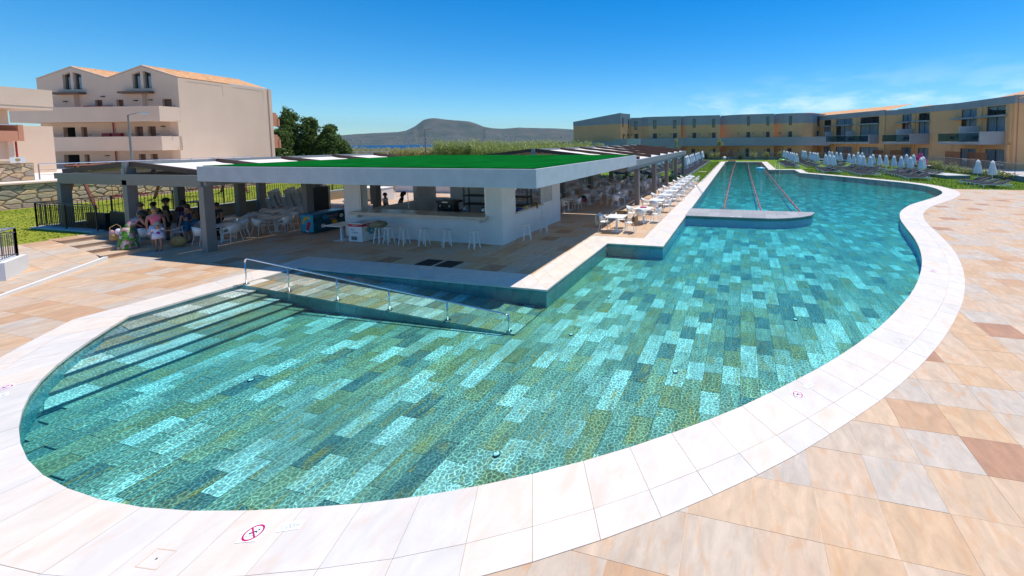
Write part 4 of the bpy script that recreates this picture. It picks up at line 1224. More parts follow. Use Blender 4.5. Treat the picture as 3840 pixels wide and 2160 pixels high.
# ------------------------------------------------------------------ right-hand apartment blocks (each block turned a little further)
def apartment(name_lab, org, ang, L, up_w, dn_w, canopies, piers, balc, ends, z_top=9.5, screens=(), roof=True):
    t = thing("apartment_block", name_lab, "building", (org[0], org[1], 0), 0, "ochre and grey apartment blocks on the right")
    F = Facade(t, (0, 0), radians(ang), 1)
    op = []
    for (a0, a1) in up_w: op += [(a0, a1, 3.72, 7.0), (a0, a1, 7.2, 8.42)]
    for (a0, a1) in dn_w: op += [(a0, a1, .12, 2.65)]
    F.wall(0, L, 0, 8.5, op, 'ochre')
    F.slab("parapet_band", 'slate', -.02, -.24, 8.502, L + .02, .03, z_top)
    for k, (a0, a1) in enumerate(up_w):
        F.window(a0, a1, 3.72, 7.0, 1, True, open_part=.25 if k % 3 == 1 else 0); F.window(a0, a1, 7.2, 8.42, 1, k % 2 == 1)
    for k, (a0, a1) in enumerate(dn_w): F.window(a0, a1, .12, 2.65, 1, True)
    for (a0, a1) in canopies:
        F.slab("canopy", 'slate', a0, .002, 6.95, a1, .75, 7.17)
    for (a, d) in piers:
        g = MB(); F.box(g, a - .12, .002, 0, a + .12, d, 3.3); F.box(g, a - .12, .002, 3.62, a + .12, d * .5, 8.5); g.build("pier", 'ochre', t)
    b0, b1, sol, dep = balc                   # balcony from b0 to b1 along the wall; solid part of the front up to sol
    bal = F.slab("balcony", 'slate', b0, .004, 3.32, b1, dep, 3.66)
    g = MB(); F.box(g, b0, .02, 3.662, b0 + .16, dep, 5.02)
    if sol > b0 + .2: F.box(g, b0 + .162, dep - .16, 3.662, sol, dep, 5.02)
    g.build("parapet", 'slate', bal)
    x = max(sol, b0 + .17) + .02
    nP = max(2, round((b1 - x) / 1.7)); w = (b1 - x) / nP
    for k in range(nP):
        g = MB(); F.box(g, x + k * w + .01, dep - .06, 3.72, x + (k + 1) * w - .01, dep - .04, 4.88); g.build("glass_panel", 'balcony_glass', bal)
    g = MB(); F.box(g, x, dep - .075, 4.882, b1, dep - .025, 4.94); g.build("rail", 'alu', bal)
    g = MB(); F.box(g, b1 - .05, .05, 3.72, b1 - .03, dep - .08, 4.88); g.build("glass_panel", 'balcony_glass', bal)
    for a in screens:
        F.slab("balcony_divider", 'concrete', a - .05, .02, 3.662, a + .05, dep - .3, 5.85, bal)
    # terrace furniture on the balcony
    for ti, a in enumerate([b0 + 1.3 + 2.6 * k for k in range(int((b1 - b0 - 1.5) // 2.6) + 1)]):
        if a > b1 - .6: break
        p = F.T @ Vector((a, dep * .55, 3.662))
        ft = thing("balcony_table", f"small dark round table, {ordw(ti)} from the right on the {ends}'s balcony", "table", (org[0] + p.x, org[1] + p.y, 3.662), 0, "dark tables on the balconies")
        g = MB(); g.cyl(0, 0, .69, .71, .34, n=14); g.build("tabletop", 'dark_steel', ft); g = MB()
        g.tube([(0, 0, .02), (0, 0, .69)], .03, 6); g.cyl(0, 0, 0, .02, .22, n=12); g.build("pedestal", 'alu', ft)
        for sgn in (-1, 1):
            p = F.T @ Vector((a + .72 * sgn, dep * .55, 3.662))
            ct = thing("balcony_chair", f"dark chair {'right' if sgn < 0 else 'left'} of the {ordw(ti)} balcony table from the right, {ends}", "chair", (org[0] + p.x, org[1] + p.y, 3.662), radians(ang) + (pi if sgn < 0 else 0), "dark chairs on the balconies")
            g = MB(); g.box(-.22, -.24, .40, .24, .24, .46); g.build("seat", 'black', ct); g = MB(); g.box(.20, -.24, .46, .25, .24, .86); g.build("backrest", 'black', ct)
            for (lx, ly) in ((-.2, -.22), (-.2, .22), (.22, -.22), (.22, .22)):
                g = MB(); g.box(lx - .015, ly - .015, 0, lx + .015, ly + .015, .40); g.build("leg", 'alu', ct)
    return t, F
def tiled_roof(t, F, a0, a1, z0, depth, rise, cols):
    """mono-pitch roof of half-round tiles behind the parapet"""
    g = MB(); n_ = cols * 6; V = []; F_ = []
    for k in range(n_ + 1):
        a = a0 + (a1 - a0) * k / n_; w = .045 * abs(sin(pi * k / 6))
        V += [F.T @ Vector((a, -.3, z0 + w)), F.T @ Vector((a, -depth, z0 + rise + w))]
    g.add(V, [(2 * k, 2 * k + 1, 2 * k + 3, 2 * k + 2) for k in range(n_)])
    return g.build("tile_roof", 'roof_tile', t, smooth=True)
tA, FA = apartment("nearest ochre apartment block with grey parapet, at the right edge", (58.53, -33.3), 8, 10.7, [(1.4, 4.55), (6.35, 9.5)], [(1.35, 4.6), (6.3, 9.5)],
                   [(1.1, 5.7), (6.1, 10.7)], [(.5, .35), (5.4, .30)], (1.3, 9.75, 1.5, 3.05), "nearest right-hand block", screens=(5.6,))
tiled_roof(tA, FA, -.2, 6.6, 9.15, 6, 1.5, 22)
F = Facade(tA, (0, 0), radians(-84), -1)      # end wall towards the camera
F.wall(0.0, 9, 0, 8.5, [], 'ochre'); F.slab("parapet_band", 'slate', 0.03, -.24, 8.502, 9, .03, 9.55); F.pipe(.35, 0, 9.3, 'orange_render')
F = Facade(tA, (10.6, 1.49), radians(32), 1); F.wall(0, 3.75, 0, 8.5, [], 'ochre'); F.slab("parapet_band", 'slate', -.02, -.24, 8.502, 3.8, .03, 9.52); F.pipe(.4, 0, 3.3, 'ochre')
tB, FB = apartment("middle ochre apartment block on the right, with one glazed balcony", (72.09, -29.92), 19, 7.6, [(.5, 2.8), (4.3, 6.5)], [(.5, 2.8), (4.3, 6.5)],
                   [(.3, 3.6), (4.1, 7.4)], [(3.5, .3)], (.35, 6.9, .55, 3.45), "middle right-hand block", screens=(3.75,))
F = Facade(tB, (7.16, 2.45), radians(72), 1); F.wall(0, 2.1, 0, 8.5, [], 'ochre'); F.slab("parapet_band", 'slate', 0, -.24, 8.502, 2.1, .03, 9.4); F.pipe(2.0, 0, 9.2, 'dark_steel')
tiled_roof(tB, FB, 5.2, 7.5, 9.2, 5, .9, 8)
tC, FC = apartment("farthest right apartment block with terracotta roof edge, long glass balcony", (79.7, -25.5), 31, 22.6, [(1.2, 5.45), (7.35, 11.65), (13.1, 15.1), (17.1, 21.4)], [(1.25, 5.5), (7.4, 11.7), (13.1, 15.2), (17.1, 21.5)],
                   [(1.0, 5.9), (7.1, 12.2), (12.9, 15.6), (16.9, 22.0)], [(6.3, .3), (12.4, .3), (16.2, .3)], (1.15, 22.2, 1.35, 2.3), "farthest right-hand block", screens=(6.9, 12.6, 16.6))
tiled_roof(tC, FC, -.3, 22.6, 9.35, 6.5, 1.35, 66)
# lattice screens on the ground-floor terraces
def screen(x, y, ang, w, h, lab, z=0):
    t = thing("lattice_screen", lab, "screen", (x, y, z), radians(ang), "orange brown lattice screens on the right")
    g = MB(); g.box(0, -.04, 0, .07, .04, h); g.build("post", 'trellis', t); g = MB(); g.box(w - .07, -.04, 0, w, .04, h); g.build("post", 'trellis', t)
    g = MB(); g.box(.07, -.03, h - .08, w - .07, .03, h); g.box(.07, -.03, .05, w - .07, .03, .12); g.build("rail", 'trellis', t)
    g = MB(); st = .13
    for k in range(int((w - .14) / st) + 1): g.box(.09 + k * st, -.012, .12, .14 + k * st, .012, h - .08)
    for k in range(int((h - .2) / st) + 1): g.box(.07, .0125, .14 + k * st, w - .07, .028, .185 + k * st)
    g.build("lattice", 'trellis', t, kind='stuff')
def onF(F, t, a, d): p = F.T @ Vector((a, d, 0)); return t.location.x + p.x, t.location.y + p.y
for F_, t_, a, d, w, h, ang, lab in ((FA, tA, 1.2, 2.2, 3.4, 2.25, 8, "lattice screen nearest the right edge, behind the two lone parasols"), (FA, tA, 6.0, 2.2, 3.2, 2.25, 8, "dark lattice screen left of the nearest one"),
                                    (FB, tB, 3.9, 1.8, 2.9, 2.2, 19, "lattice screen beneath the middle block's balcony"), (FB, tB, 7.7, 2.6, 2.6, 2.1, 19, "sunlit lattice screen between the middle and far right blocks"),
                                    (FC, tC, 6.5, 1.5, 1.4, 2.1, 31, "short brown screen below the far right block's second window"), (FC, tC, 16.0, 1.5, 1.2, 2.1, 31, "short brown screen at the left end of the far right block")):
    x, y = onF(F_, t_, a, d); screen(x, y, ang, w, h, lab)
# terrace in front of the blocks: paving strip, low wall and railing
terr = flat_poly([[(44, -26.3), (62, -26.3), (70, -23.5), (80, -17.5), (92, -9.5), (100, -14), (84, -29), (60, -36), (44, -40)]], .12, "terrace", 'canvas')
def low_wall(pts, z0, z1, th, lab):
    t = thing("low_wall", lab, "wall", (pts[0][0], pts[0][1], z0))
    for (a, b) in zip(pts, pts[1:]):
        d = (Vector(b) - Vector(a)); L_ = d.length; T = RZ(atan2(d.y, d.x), (a[0] - pts[0][0], a[1] - pts[0][1], 0))
        g = MB(); g.box(.0, -th / 2, 0, L_ - .004, th / 2, z1 - z0, T); g.build("wall_section", 'concrete_dark', t)
    return t
low_wall([(40, -26.05), (62, -26.05)], -.02, .50, .25, "low blue grey wall carrying the railing at the right")
low_wall([(62.2, -26.05), (70, -23.2), (80, -17.2), (86.5, -11.2)], -.02, .32, .25, "low blue grey garden wall before the far right block")
def railing(name, lab, pts, z0, h, matn, bar_step, post_step, toprail=.03, top_mat=None, barr=.008, lower=.1, second=None):
    t = thing(name, lab, "railing", (pts[0][0], pts[0][1], z0))
    o = Vector((pts[0][0], pts[0][1], 0)); nb = 0
    rest = MB()
    for (a, b) in zip(pts, pts[1:]):
        a, b = Vector((*a, 0)) - o, Vector((*b, 0)) - o; L_ = (b - a).length; d = (b - a) / L_
        g = MB(); g.tube([a + Vector((0, 0, h)), b + Vector((0, 0, h))], toprail, 8); g.build("top_rail", top_mat or matn, t)
        if second: g = MB(); g.tube([a + Vector((0, 0, second)), b + Vector((0, 0, second))], toprail * .6, 6); g.build("middle_rail", matn, t)
        if lower is not None: g = MB(); g.tube([a + Vector((0, 0, lower)), b + Vector((0, 0, lower))], toprail * .6, 6); g.build("bottom_rail", matn, t)
        npst = max(1, round(L_ / post_step))
        for k in range(npst + 1):
            p = a + d * (L_ * k / npst); g = MB(); g.box(p.x - .022, p.y - .022, 0, p.x + .022, p.y + .022, h - toprail); g.build("post", matn, t)
        if bar_step:
            for k in range(1, int(L_ / bar_step)):
                p = a + d * (bar_step * k); gm = MB(); gm.box(p.x - barr, p.y - barr, lower, p.x + barr, p.y + barr, (second or h) - .01)
                nb += 1
                if nb <= 300: gm.build("bar", matn, t)
                else: rest.v, k0 = rest.v, len(rest.v); rest.add(gm.v, gm.f)
    if rest.v: rest.build("bars_beyond", matn, t, kind='stuff')
    return t
M['rail_pink'] = mat("taupe painted steel", (.30, .25, .24), .4)
M['rail_grey'] = mat("grey painted railing", (.13, .13, .15), .45)
railing("terrace_railing", "long taupe railing above the low wall at the right", [(43, -26.05), (61.9, -26.05)], .50, 1.18, 'rail_pink', .11, 2.4, second=1.02, barr=.007)
railing("terrace_railing", "distant taupe railing behind the rows of parasols", [(62.3, -26.1), (70, -23.25), (80, -17.25), (86.4, -11.25)], .32, 1.25, 'rail_pink', .14, 2.4, second=1.1)
t = thing("deck_platform", "pale grey wooden platform on the grass near the lone parasols", "platform", (46.5, -20.8, 0))
g = MB(); g.prism([(0, 0), (3.1, .6), (3.4, -1.6), (.4, -2.3)][::-1], -.02, .28); g.build("frame", 'concrete_dark', t); g = MB(); g.prism([(-.03, .03), (3.13, .63), (3.43, -1.63), (.4, -2.33)][::-1], .282, .33); g.build("top", 'concrete', t)

# ------------------------------------------------------------------ far block across the end of the pool
far_b = thing("hotel_building", "long ochre and grey hotel wing across the far end of the pool", "building", (90, 0, 0))
def yy(px): return 28.5 - (px - 720) * .02085
def zt(py): return 4.85 - (py - 408) * .0206
def seg(p, q, z1=10.0, band=7.85, wins=(), doors=(), lamps=(), gw=(), gd=(), gl=(), zb=0):
    """one stretch of the upper wall from p to q (own x,y), openings given as distances along it"""
    d = Vector((q[0] - p[0], q[1] - p[1])); L_ = d.length
    F = Facade(far_b, p, atan2(d.y, d.x), -1)
    op = [(a, b, c, e) for (a, b, c, e) in wins] + [(a, b, 3.7, 6.05) for (a, b) in doors] + [(a, b, 0.1, 2.35) for (a, b) in gd]
    zs = [o for o in op if o[2] < band]
    F.wall(0, L_, zb, band, [(a, b, c, min(e, band)) for (a, b, c, e) in op], 'ochre')
    F.wall(-.01, L_ + .01, band + .002, z1, [(a, b, band + .002, e) for (a, b, c, e) in wins if e > band], 'slate', th=.2, name="parapet_band")
    for (a, b, c, e) in wins: F.window(a, b, c, e, 0, False, depth=-.10, fr=.06)
    for (a, b) in doors: F.door(a, b, 3.7, 6.05, 'door_grey')
    for (a, b) in gd: F.door(a, b, .1, 2.35, 'door_grey')
    for a in lamps: F.lantern(a, 5.75)
    for a in gl: F.lantern(a, 1.95)
    return F
def sg(p0, p1, xs, wpx=(), dpx=(), lpx=(), gpx=(), glpx=(), **k):
    """stretch between image columns p0..p1 at depths xs; openings given in columns"""
    P, Q = (xs[0], yy(p0) * (90 + xs[0]) / 90), (xs[1], yy(p1) * (90 + xs[1]) / 90); L_ = hypot(Q[0] - P[0], Q[1] - P[1]); f = lambda c: L_ * (c - p0) / (p1 - p0)
    return seg(P, Q, wins=[(f(a), f(b), zt(d), zt(c)) for (a, b, c, d) in wpx], doors=[(f(a), f(b)) for a, b in dpx], lamps=[f(a) for a in lpx], gd=[(f(a), f(b)) for a, b in gpx], gl=[f(a) for a in glpx], **k)
sg(720, 838, (-1.5, 1.6), wpx=((744, 756, 165, 275), (812, 822, 180, 286)), dpx=((744, 758), (814, 826)), lpx=(768, 806), z1=10.9, band=8.4)
sg(842, 975, (1.6, 1.6), wpx=((888, 926, 202, 302),), dpx=((886, 932),), lpx=(856,), z1=9.95, band=7.85)
sg(975, 1050, (1.6, .3), z1=10.0); sg(1050, 1428, (.3, .3), wpx=((1112, 1148, 198, 298), (1340, 1375, 201, 298)), dpx=((1107, 1153), (1338, 1382)), lpx=(1187, 1310), gpx=((1090, 1140),))
sg(1430, 1500, (1.4, .2), glpx=(1478,)); sg(1500, 1860, (.2, .2), wpx=((1562, 1592, 196, 293), (1775, 1807, 199, 295)), dpx=((1557, 1600), (1770, 1812)), lpx=(1632, 1745), gpx=((1545, 1587), (1780, 1812)), glpx=(1620, 1757))
sg(1866, 2090, (2.6, 0), lpx=(2055,), glpx=(2057,)); sg(2090, 2422, (0, 0), wpx=((2145, 2175, 182, 282), (2343, 2372, 187, 284)), dpx=((2140, 2178), (2340, 2377)), lpx=(2210, 2316), gpx=((2130, 2167), (2347, 2385)), glpx=(2200, 2325))
sg(2425, 2522, (1.6, .2), lpx=(2481,), glpx=(2481,)); sg(2522, 2700, (.2, .2), wpx=((2570, 2600, 185, 285),), dpx=((2565, 2602),), gpx=((2560, 2600),))
sg(2700, 2800, (.2, 1.4)); sg(2800, 2935, (1.4, 6.5), wpx=((2845, 2870, 190, 290),), dpx=((2842, 2872),), lpx=(2890,))
g = MB(); g.box(3.4, yy(2790), 0, 3.7, yy(720), 8.0); g.build("rear_wall", 'ochre', far_b); g = MB(); g.box(3.4, yy(2790), 8.0, 3.7, yy(720), 9.75); g.build("rear_wall_top", 'slate', far_b)
# big left end wall with sloping top
g = MB(); Y0, Y1 = yy(720) * (88.5 / 90), yy(127) * (91.5 / 90)
g.add([(-1.5, Y0, 0), (1.5, Y1, 0), (1.5, Y1, 8.2), (-1.5, Y0, 8.4), (6, Y0, 0), (6, Y1, 0), (6, Y1, 8.2), (6, Y0, 8.4)], [(0, 1, 2, 3)[::-1], (1, 5, 6, 2)[::-1], (5, 4, 7, 6)[::-1]]); g.build("end_wall", 'ochre', far_b)
g = MB(); g.add([(-1.53, Y0, 8.402), (1.47, Y1, 8.202), (1.47, Y1, 9.3), (-1.53, Y0, 11.0), (6, Y1, 9.3), (6, Y1, 8.2), (6, Y0, 11)], [(0, 1, 2, 3)[::-1], (1, 5, 4, 2)[::-1], (3, 2, 4, 6)[::-1]]); g.build("parapet_band", 'slate', far_b)
# gallery in front of the upper doors
def gal(ya, yb, x=-1.2, z0=2.95, z1=4.82):
    k = round(abs(yb - ya) / 4.2) or 1
    for i in range(k):
        a, b = ya + (yb - ya) * i / k, ya + (yb - ya) * (i + 1) / k
        g = MB(); g.box(x, min(a, b) + .004, z0, x + .18, max(a, b) - .004, z1); g.build("gallery_parapet", 'slate', far_b)
    g = MB(); g.box(x + .182, min(ya, yb), 3.3, 1.35, max(ya, yb), 3.66); g.build("gallery_slab", 'concrete', far_b)
gal(yy(955), yy(1400)); gal(yy(1452), yy(2960))
def sloped(name, pts, x0, x1, matn):
    g = MB(); nn = len(pts); V = [(x0, y, z) for y, z in pts] + [(x1, y, z) for y, z in pts]
    g.add(V, [tuple(range(nn)), tuple(range(nn, 2 * nn))[::-1]] + [(i, (i + 1) % nn, nn + (i + 1) % nn, nn + i)[::-1] for i in range(nn)]); return g.build(name, matn, far_b)
k = 88 / 90
sloped("stair_parapet", [(yy(1400) * k, 4.82), (yy(1372) * k, 4.82), (yy(1225) * k, 2.35), (yy(1225) * k, 1.5), (yy(1262) * k, 1.5)], -2.2, -2.0, 'slate')
sloped("stair_parapet", [(yy(1450) * k, 4.85), (yy(1420) * k, 4.85), (yy(1230) * k, 1.7), (yy(1230) * k, .5), (yy(1300) * k, .5), (yy(1450) * k, 3.0)], -3.3, -3.1, 'slate')
sloped("stair_parapet", [(yy(800) * .95, 4.8), (yy(660) * .95, 4.8), (yy(545) * .95, 3.3), (yy(545) * .95, 2.2), (yy(800) * .95, 2.2)], -5.0, -4.8, 'slate')
g = MB(); g.box(-5.0, yy(953) * .945, 2.6, -4.8, yy(803) * .945, 4.82); g.build("landing_parapet", 'concrete', far_b)
g = MB(); g.box(-2, 29.5, 0, -1.7, 44, 4.2); g.build("boundary_wall", 'slate', far_b)
low_wall([(86.8, -11.0), (86.8, 8)], -.02, .55, .3, "low planter wall in front of the far hotel wing")
low_wall([(86.8, 8.3), (86.8, 30)], -.02, .45, .3, "low garden wall behind the left-hand loungers")
railing("garden_railing", "thin grey railing in front of the far hotel wing", [(87.6, -10), (87.6, 11)], .2, 1.35, 'rail_pink', .16, 2.6, toprail=.018, barr=.006)

# ------------------------------------------------------------------ tall beige apartment house on the left
LB_ANG = radians(12.5)
lb = thing("apartment_house", "tall beige apartment house with two gables and terracotta roofs on the left", "building", (27.68, 56.68, 0))
FS = Facade(lb, (0, 0), LB_ANG, -1)                       # blank side wall, facing the pool
FF = Facade(lb, (0, 0), LB_ANG + pi / 2, 1)               # gabled gallery front, a grows to the left
g = MB()
FS.box(g, 0.002, -.3, 0, 9.3, -.02, 11.28); g.build("side_wall", 'beige', lb)
def wall_skin(a0, a1, z0, z1): 
    g = MB(); FS.box(g, a0, -.02, z0, a1, .10, z1); return g
g = MB()
for (a0, a1, z0, z1) in ((0.0, .73, 9.8, 11.0), (4.17, 5.22, 9.8, 11.0), (8.7, 9.3, 9.8, 11.0), (0, 9.3, 0, 9.8), (0, 9.3, 11.0, 11.25)): FS.box(g, a0, -.018, z0, a1, .0, z1)
for (a0, a1) in ((.732, 4.168), (5.222, 8.698)): FS.box(g, a0, -.09, 9.802, a1, -.06, 10.998)
g.build("side_render", 'beige', lb)
FS.slab("corner_pier", 'beige', 9.30, -.6, 0, 9.66, .12, 11.3)
g = MB()
for z0, z1, zz in ((6.66, 8.4, 7.6), (3.8, 5.55, 4.9)):
    FS.box(g, 9.662, -1.4, z0, 10.55, -.3, z1); FS.box(g, 10.552, -1.4, z0, 10.95, -.3, zz)
    FS.box(g, 10.55, -1.4, z0, 10.75, -.3, z1 - .25)
    o = g.build("rear_balcony", 'orange_render', lb); g = MB()
# gabled front as one sheet with openings: build the wall up to the eaves, then gables
TRI = [(4.83, 3.95, 10.25), (3.66, 2.80, 10.25), (12.33, 11.48, 10.22), (11.19, 10.30, 10.22)]
doors_up = [(6.75, 6.0), (1.82, .82), (9.07, 8.27)]
op = [(b, a, 6.98, 9.08) for a, b in doors_up]
FF.wall(0.012, 15.2, 6.78, 10.20, [(b, a, 6.98, 9.08) for a, b in doors_up], 'beige', th=.3, name="front_wall")
FF.wall(0.012, 15.2, 3.4, 6.775, [(4.15, 5.03, 4.2, 6.27), (2.76, 3.62, 4.2, 6.27), (10.2, 10.86, 4.2, 6.27), (11.5, 12.8, 4.2, 6.27)], 'beige', th=.3, name="front_wall")
FF.wall(0.012, 15.2, 0, 3.398, [(4.1, 4.85, .8, 3.42 - .03), (2.8, 3.57, .8, 3.39), (10.2, 10.75, .8, 3.39), (11.3, 13.0, .8, 3.39)], 'beige', th=.3, name="front_wall")
for (a, b) in doors_up: FF.door(b, a, 6.98, 9.08, 'door_wood', -.2)
for (b, a) in ((4.15, 5.03), (2.76, 3.62), (10.2, 10.86)): FF.door(b, a, 4.2, 6.27, 'door_wood', -.2)
for (b, a) in ((4.1, 4.85), (2.8, 3.57), (10.2, 10.75)): FF.door(b, a, .8, 3.39, 'door_wood', -.2)
for (b, a, z0, z1) in ((11.5, 12.8, 4.2, 6.27), (11.3, 13.0, .8, 3.39)):
    FF.room(lb, b, a, z0, z1, 1.6, -.31)
# gables: polygons with the paired slanted windows left open
def gable(a_lo, a_hi, mid, peak, w1, w2, zs, eave=11.27):
    ztop = lambda a: eave + (peak - eave) * (1 - abs(a - mid) / ((a_hi - a_lo) / 2))
    breaks = sorted({a_lo, mid, a_hi, *w1, *w2}); g = MB()
    for x0, x1 in zip(breaks, breaks[1:]):
        win = any(min(w) - 1e-6 <= x0 and x1 <= max(w) + 1e-6 for w in (w1, w2))
        if win:
            g.add([FF.T @ Vector((a, d, z)) for d in (-.3, 0) for a, z in ((x0, ztop(x0) - .42), (x1, ztop(x1) - .42), (x1, ztop(x1)), (x0, ztop(x0)))], [(0, 1, 2, 3)[::-1], (4, 5, 6, 7), (0, 4, 5, 1)[::-1], (3, 2, 6, 7)[::-1], (0, 3, 7, 4)[::-1], (1, 5, 6, 2)[::-1]])
        else:
            g.add([FF.T @ Vector((a, d, z)) for d in (-.3, 0) for a, z in ((x0, 10.2), (x1, 10.2), (x1, ztop(x1)), (x0, ztop(x0)))], [(0, 1, 2, 3)[::-1], (4, 5, 6, 7), (0, 4, 5, 1)[::-1], (3, 2, 6, 7)[::-1], (0, 3, 7, 4)[::-1], (1, 5, 6, 2)[::-1]])
    g.build("gable", 'beige', lb)
    for w in (w1, w2):
        x0, x1 = min(w), max(w); d = -.2; g = MB()
        pts = [(x0, 10.22), (x1, 10.22), (x1, ztop(x1) - .44), (x0, ztop(x0) - .44)]
        ins = [(x0 + .07, 10.29), (x1 - .07, 10.29), (x1 - .07, ztop(x1) - .53), (x0 + .07, ztop(x0) - .53)]
        V = [FF.T @ Vector((a, d, z)) for a, z in pts] + [FF.T @ Vector((a, d, z)) for a, z in ins]
        g.add(V, [(i, (i + 1) % 4, 4 + (i + 1) % 4, 4 + i) for i in range(4)]); wo = g.build("window", 'frame_dark', lb)
        g = MB(); g.add([FF.T @ Vector((a, d - .02, z)) for a, z in ins], [(0, 1, 2, 3)]); g.build("pane", 'glass', wo)
        g = MB(); nn = 14; V = []
        for k in range(nn + 1):
            a = x0 + .1 + (x1 - x0 - .2) * k / nn; V += [FF.T @ Vector((a, d - .18 - .03 * sin(2.1 * k), 10.25)), FF.T @ Vector((a, d - .18 - .03 * sin(2.1 * k), 11.5))]
        g.add(V, [(2 * k, 2 * k + 1, 2 * k + 3, 2 * k + 2) for k in range(nn)]); g.build("curtain", 'curtain', wo)
        FF.room(wo, x0, x1, 10.15, 12.0, 1.2, -.31)
gable(0.012, 7.45, 3.73, 12.46, (3.95, 4.83), (2.80, 3.66), 0); gable(7.452, 15.2, 11.33, 12.46, (11.48, 12.33), (10.30, 11.19), 0)
# tiled roofs running back from each gable
for (lo, mid, hi) in ((0, 3.73, 7.45), (7.452, 11.33, 15.2)):
    for (e0, e1) in ((lo, mid), (hi, mid)):
        rows_ = 24; roofp = bpy.data.objects.new("roof", None)
        g = MB(); n_ = 34; V = []; Fc = []
        for r_ in range(n_ * 5 + 1):
            x = .02 + 9.5 * r_ / (n_ * 5); w = .05 * abs(sin(pi * r_ / 5))
            for c in range(5):
                q = c / 4; a = e0 + (e1 - e0) * q; z = 11.31 + (12.52 - 11.31) * q
                V.append(FF.T @ Vector((a, -x, z + w)))
        for r_ in range(n_ * 5):
            for c in range(4):
                i = r_ * 5 + c; Fc.append((i, i + 1, i + 6, i + 5))
        g.add(V, Fc); ro = g.build("tile_roof", 'roof_tile', lb)
for (m_, pk) in ((3.73, 12.6), (11.33, 12.6)):
    g = MB(); g.tube([FF.T @ Vector((m_, 0, 12.54)), FF.T @ Vector((m_, -9.5, 12.54))], .09, 8); g.build("ridge_tile", 'roof_tile', lb)
    s_ = -1
g = MB()
for (a0, z0, a1, z1) in ((0, 11.3, 3.73, 12.50), (3.73, 12.50, 7.45, 11.3), (7.45, 11.3, 11.33, 12.50), (11.33, 12.5, 15.2, 11.3)):
    gg = MB(); gg.bar(FF.T @ Vector((a0, -.04, z0 + .05)), FF.T @ Vector((a1, -.04, z1 + .05)), .14, .10); gg.build("verge", 'beige', lb)
# galleries
def gallery(z_lo, z_hi, a0, a1, prot=1.7):
    o = FF.slab("gallery", 'beige', a0, .004, z_lo, a1, prot, z_lo + .28)
    FF.slab("parapet", 'beige', a0, prot - .18, z_lo + .282, a1, prot, z_hi, o); FF.slab("parapet", 'beige', a0, .01, z_lo + .282, a0 + .18, prot - .182, z_hi, o)
gallery(6.70, 8.2, -.0, 15.6); gallery(3.78, 5.2, -.0, 15.6)
for (a0, a1) in ((2.58, 5.82), (9.9, 13.06)):
    FF.slab("awning_beam", 'door_wood', a0, .01, 9.66, a1, .55, 9.86)
    g = MB(); FF.box(g, (a0 + a1) / 2 - .7, .01, 6.99, (a0 + a1) / 2 - .62, .35, 9.6); g.build("fin", 'beige', lb)
for (a, z) in ((8.78, 7.9), (9.5, 7.9), (7.6, 7.9), (6.7, 5.05), (7.8, 5.05), (8.1, 1.9)):
    FF.slab("fire_cabinet", 'red_paint', a - .45, .01, z, a + .45, .30, z + .55)
for a, z0, z1 in ((7.2, .5, 3.7), (7.2, 4.1, 6.7)): FF.pipe(a, z0, z1, 'red_paint', .1, .05)
for (a, z) in ((.6, 8.3), (5.8, 8.3), (7.9, 8.3), (2.55, 5.4), (5.3, 5.4), (9.9, 5.4), (2.5, 2.5), (5.2, 2.5), (9.8, 2.5)): FF.slab("number_plate", 'rail_pink', a - .16, .004, z, a + .16, .02, z + .12)
for (a, z) in ((4.6, 8.9), (3.0, 8.95), (12.2, 8.9), (8.1, 9.35), (1.9, 6.2), (8.2, 3.2)): FF.slab("wall_lamp", 'dark_steel', a - .18, .004, z, a + .18, .12, z + .1)
for z in (6.62, 3.72):
    g = MB(); g.tube([FS.T @ Vector((-.4, .02, z + .2)), FS.T @ Vector((-.4, .5, z + .2)), FS.T @ Vector((-.4, .5, z + .05))], .04, 8); g.build("spout", 'beige', lb)
FS.slab("rib_wall", 'beige', -.25, -.9, 0, -.0, -.0, 6.68)

# the nearer house that pokes in at the left edge, with its stair wall
nb_ = thing("corner_house", "beige house with a terracotta balcony cut off by the left edge", "building", (18.32, 51.83, 0))
Fn = Facade(nb_, (0, 0), LB_ANG, -1)
def nh(name, matn, a0, d0, z0, a1, d1, z1, parent=None): return Fn.slab(name, matn, a0, d0, z0, a1, d1, z1, parent)
nh("parapet", 'beige', -8, -.2, 7.30, 0, 0, 8.58); nh("parapet", 'beige', -.2, -4.5, 7.302, 0, -.202, 8.58)
nh("floor_slab", 'beige', -8, -4.5, 7.05, -.02, -.03, 7.298)
nh("wall", 'beige', -8, -4.6, 0, -.9, -2.2, 7.045); nh("wall", 'beige', -8, -2.198, 0, -2.05, -.9, 4.66)
nh("upper_wall", 'beige', -8, -4.5, 8.0, -2.0, -.75, 10.3)
o = nh("balcony", 'orange_render', -8, -2.2, 4.68, -1.46, -.15, 4.80)
nh("parapet", 'orange_render', -8, -.30, 4.802, -1.72, -.152, 5.42, o); nh("parapet", 'orange_render', -1.70, -2.2, 4.802, -1.46, -.15, 5.88, o)
g = MB(); g.tube([Fn.T @ Vector((-8, -.22, 5.86)), Fn.T @ Vector((-1.72, -.22, 5.86))], .03, 8); g.build("rail", 'chrome', o)
g = MB(); Fn.box(g, -1.95, -.86, 3.15, -1.7, -.6, 4.66); g.build("window_reveal", 'beige', nb_)
g = MB(); g.tube([Fn.T @ Vector((-1.6, -.6, 2.4)), Fn.T @ Vector((-1.6, -.6, 4.66))], .05, 8); g.build("drain_pipe", 'red_paint', nb_)
sw = thing("stair_wall", "tall beige stair wall between the corner house and the apartment house", "wall", (19.04, 56.15, 0))
Fw = Facade(sw, (0, 0), LB_ANG, -1)
Fw.slab("wall", 'beige', -2.2, -.9, 0, .74, -.0, 5.95)
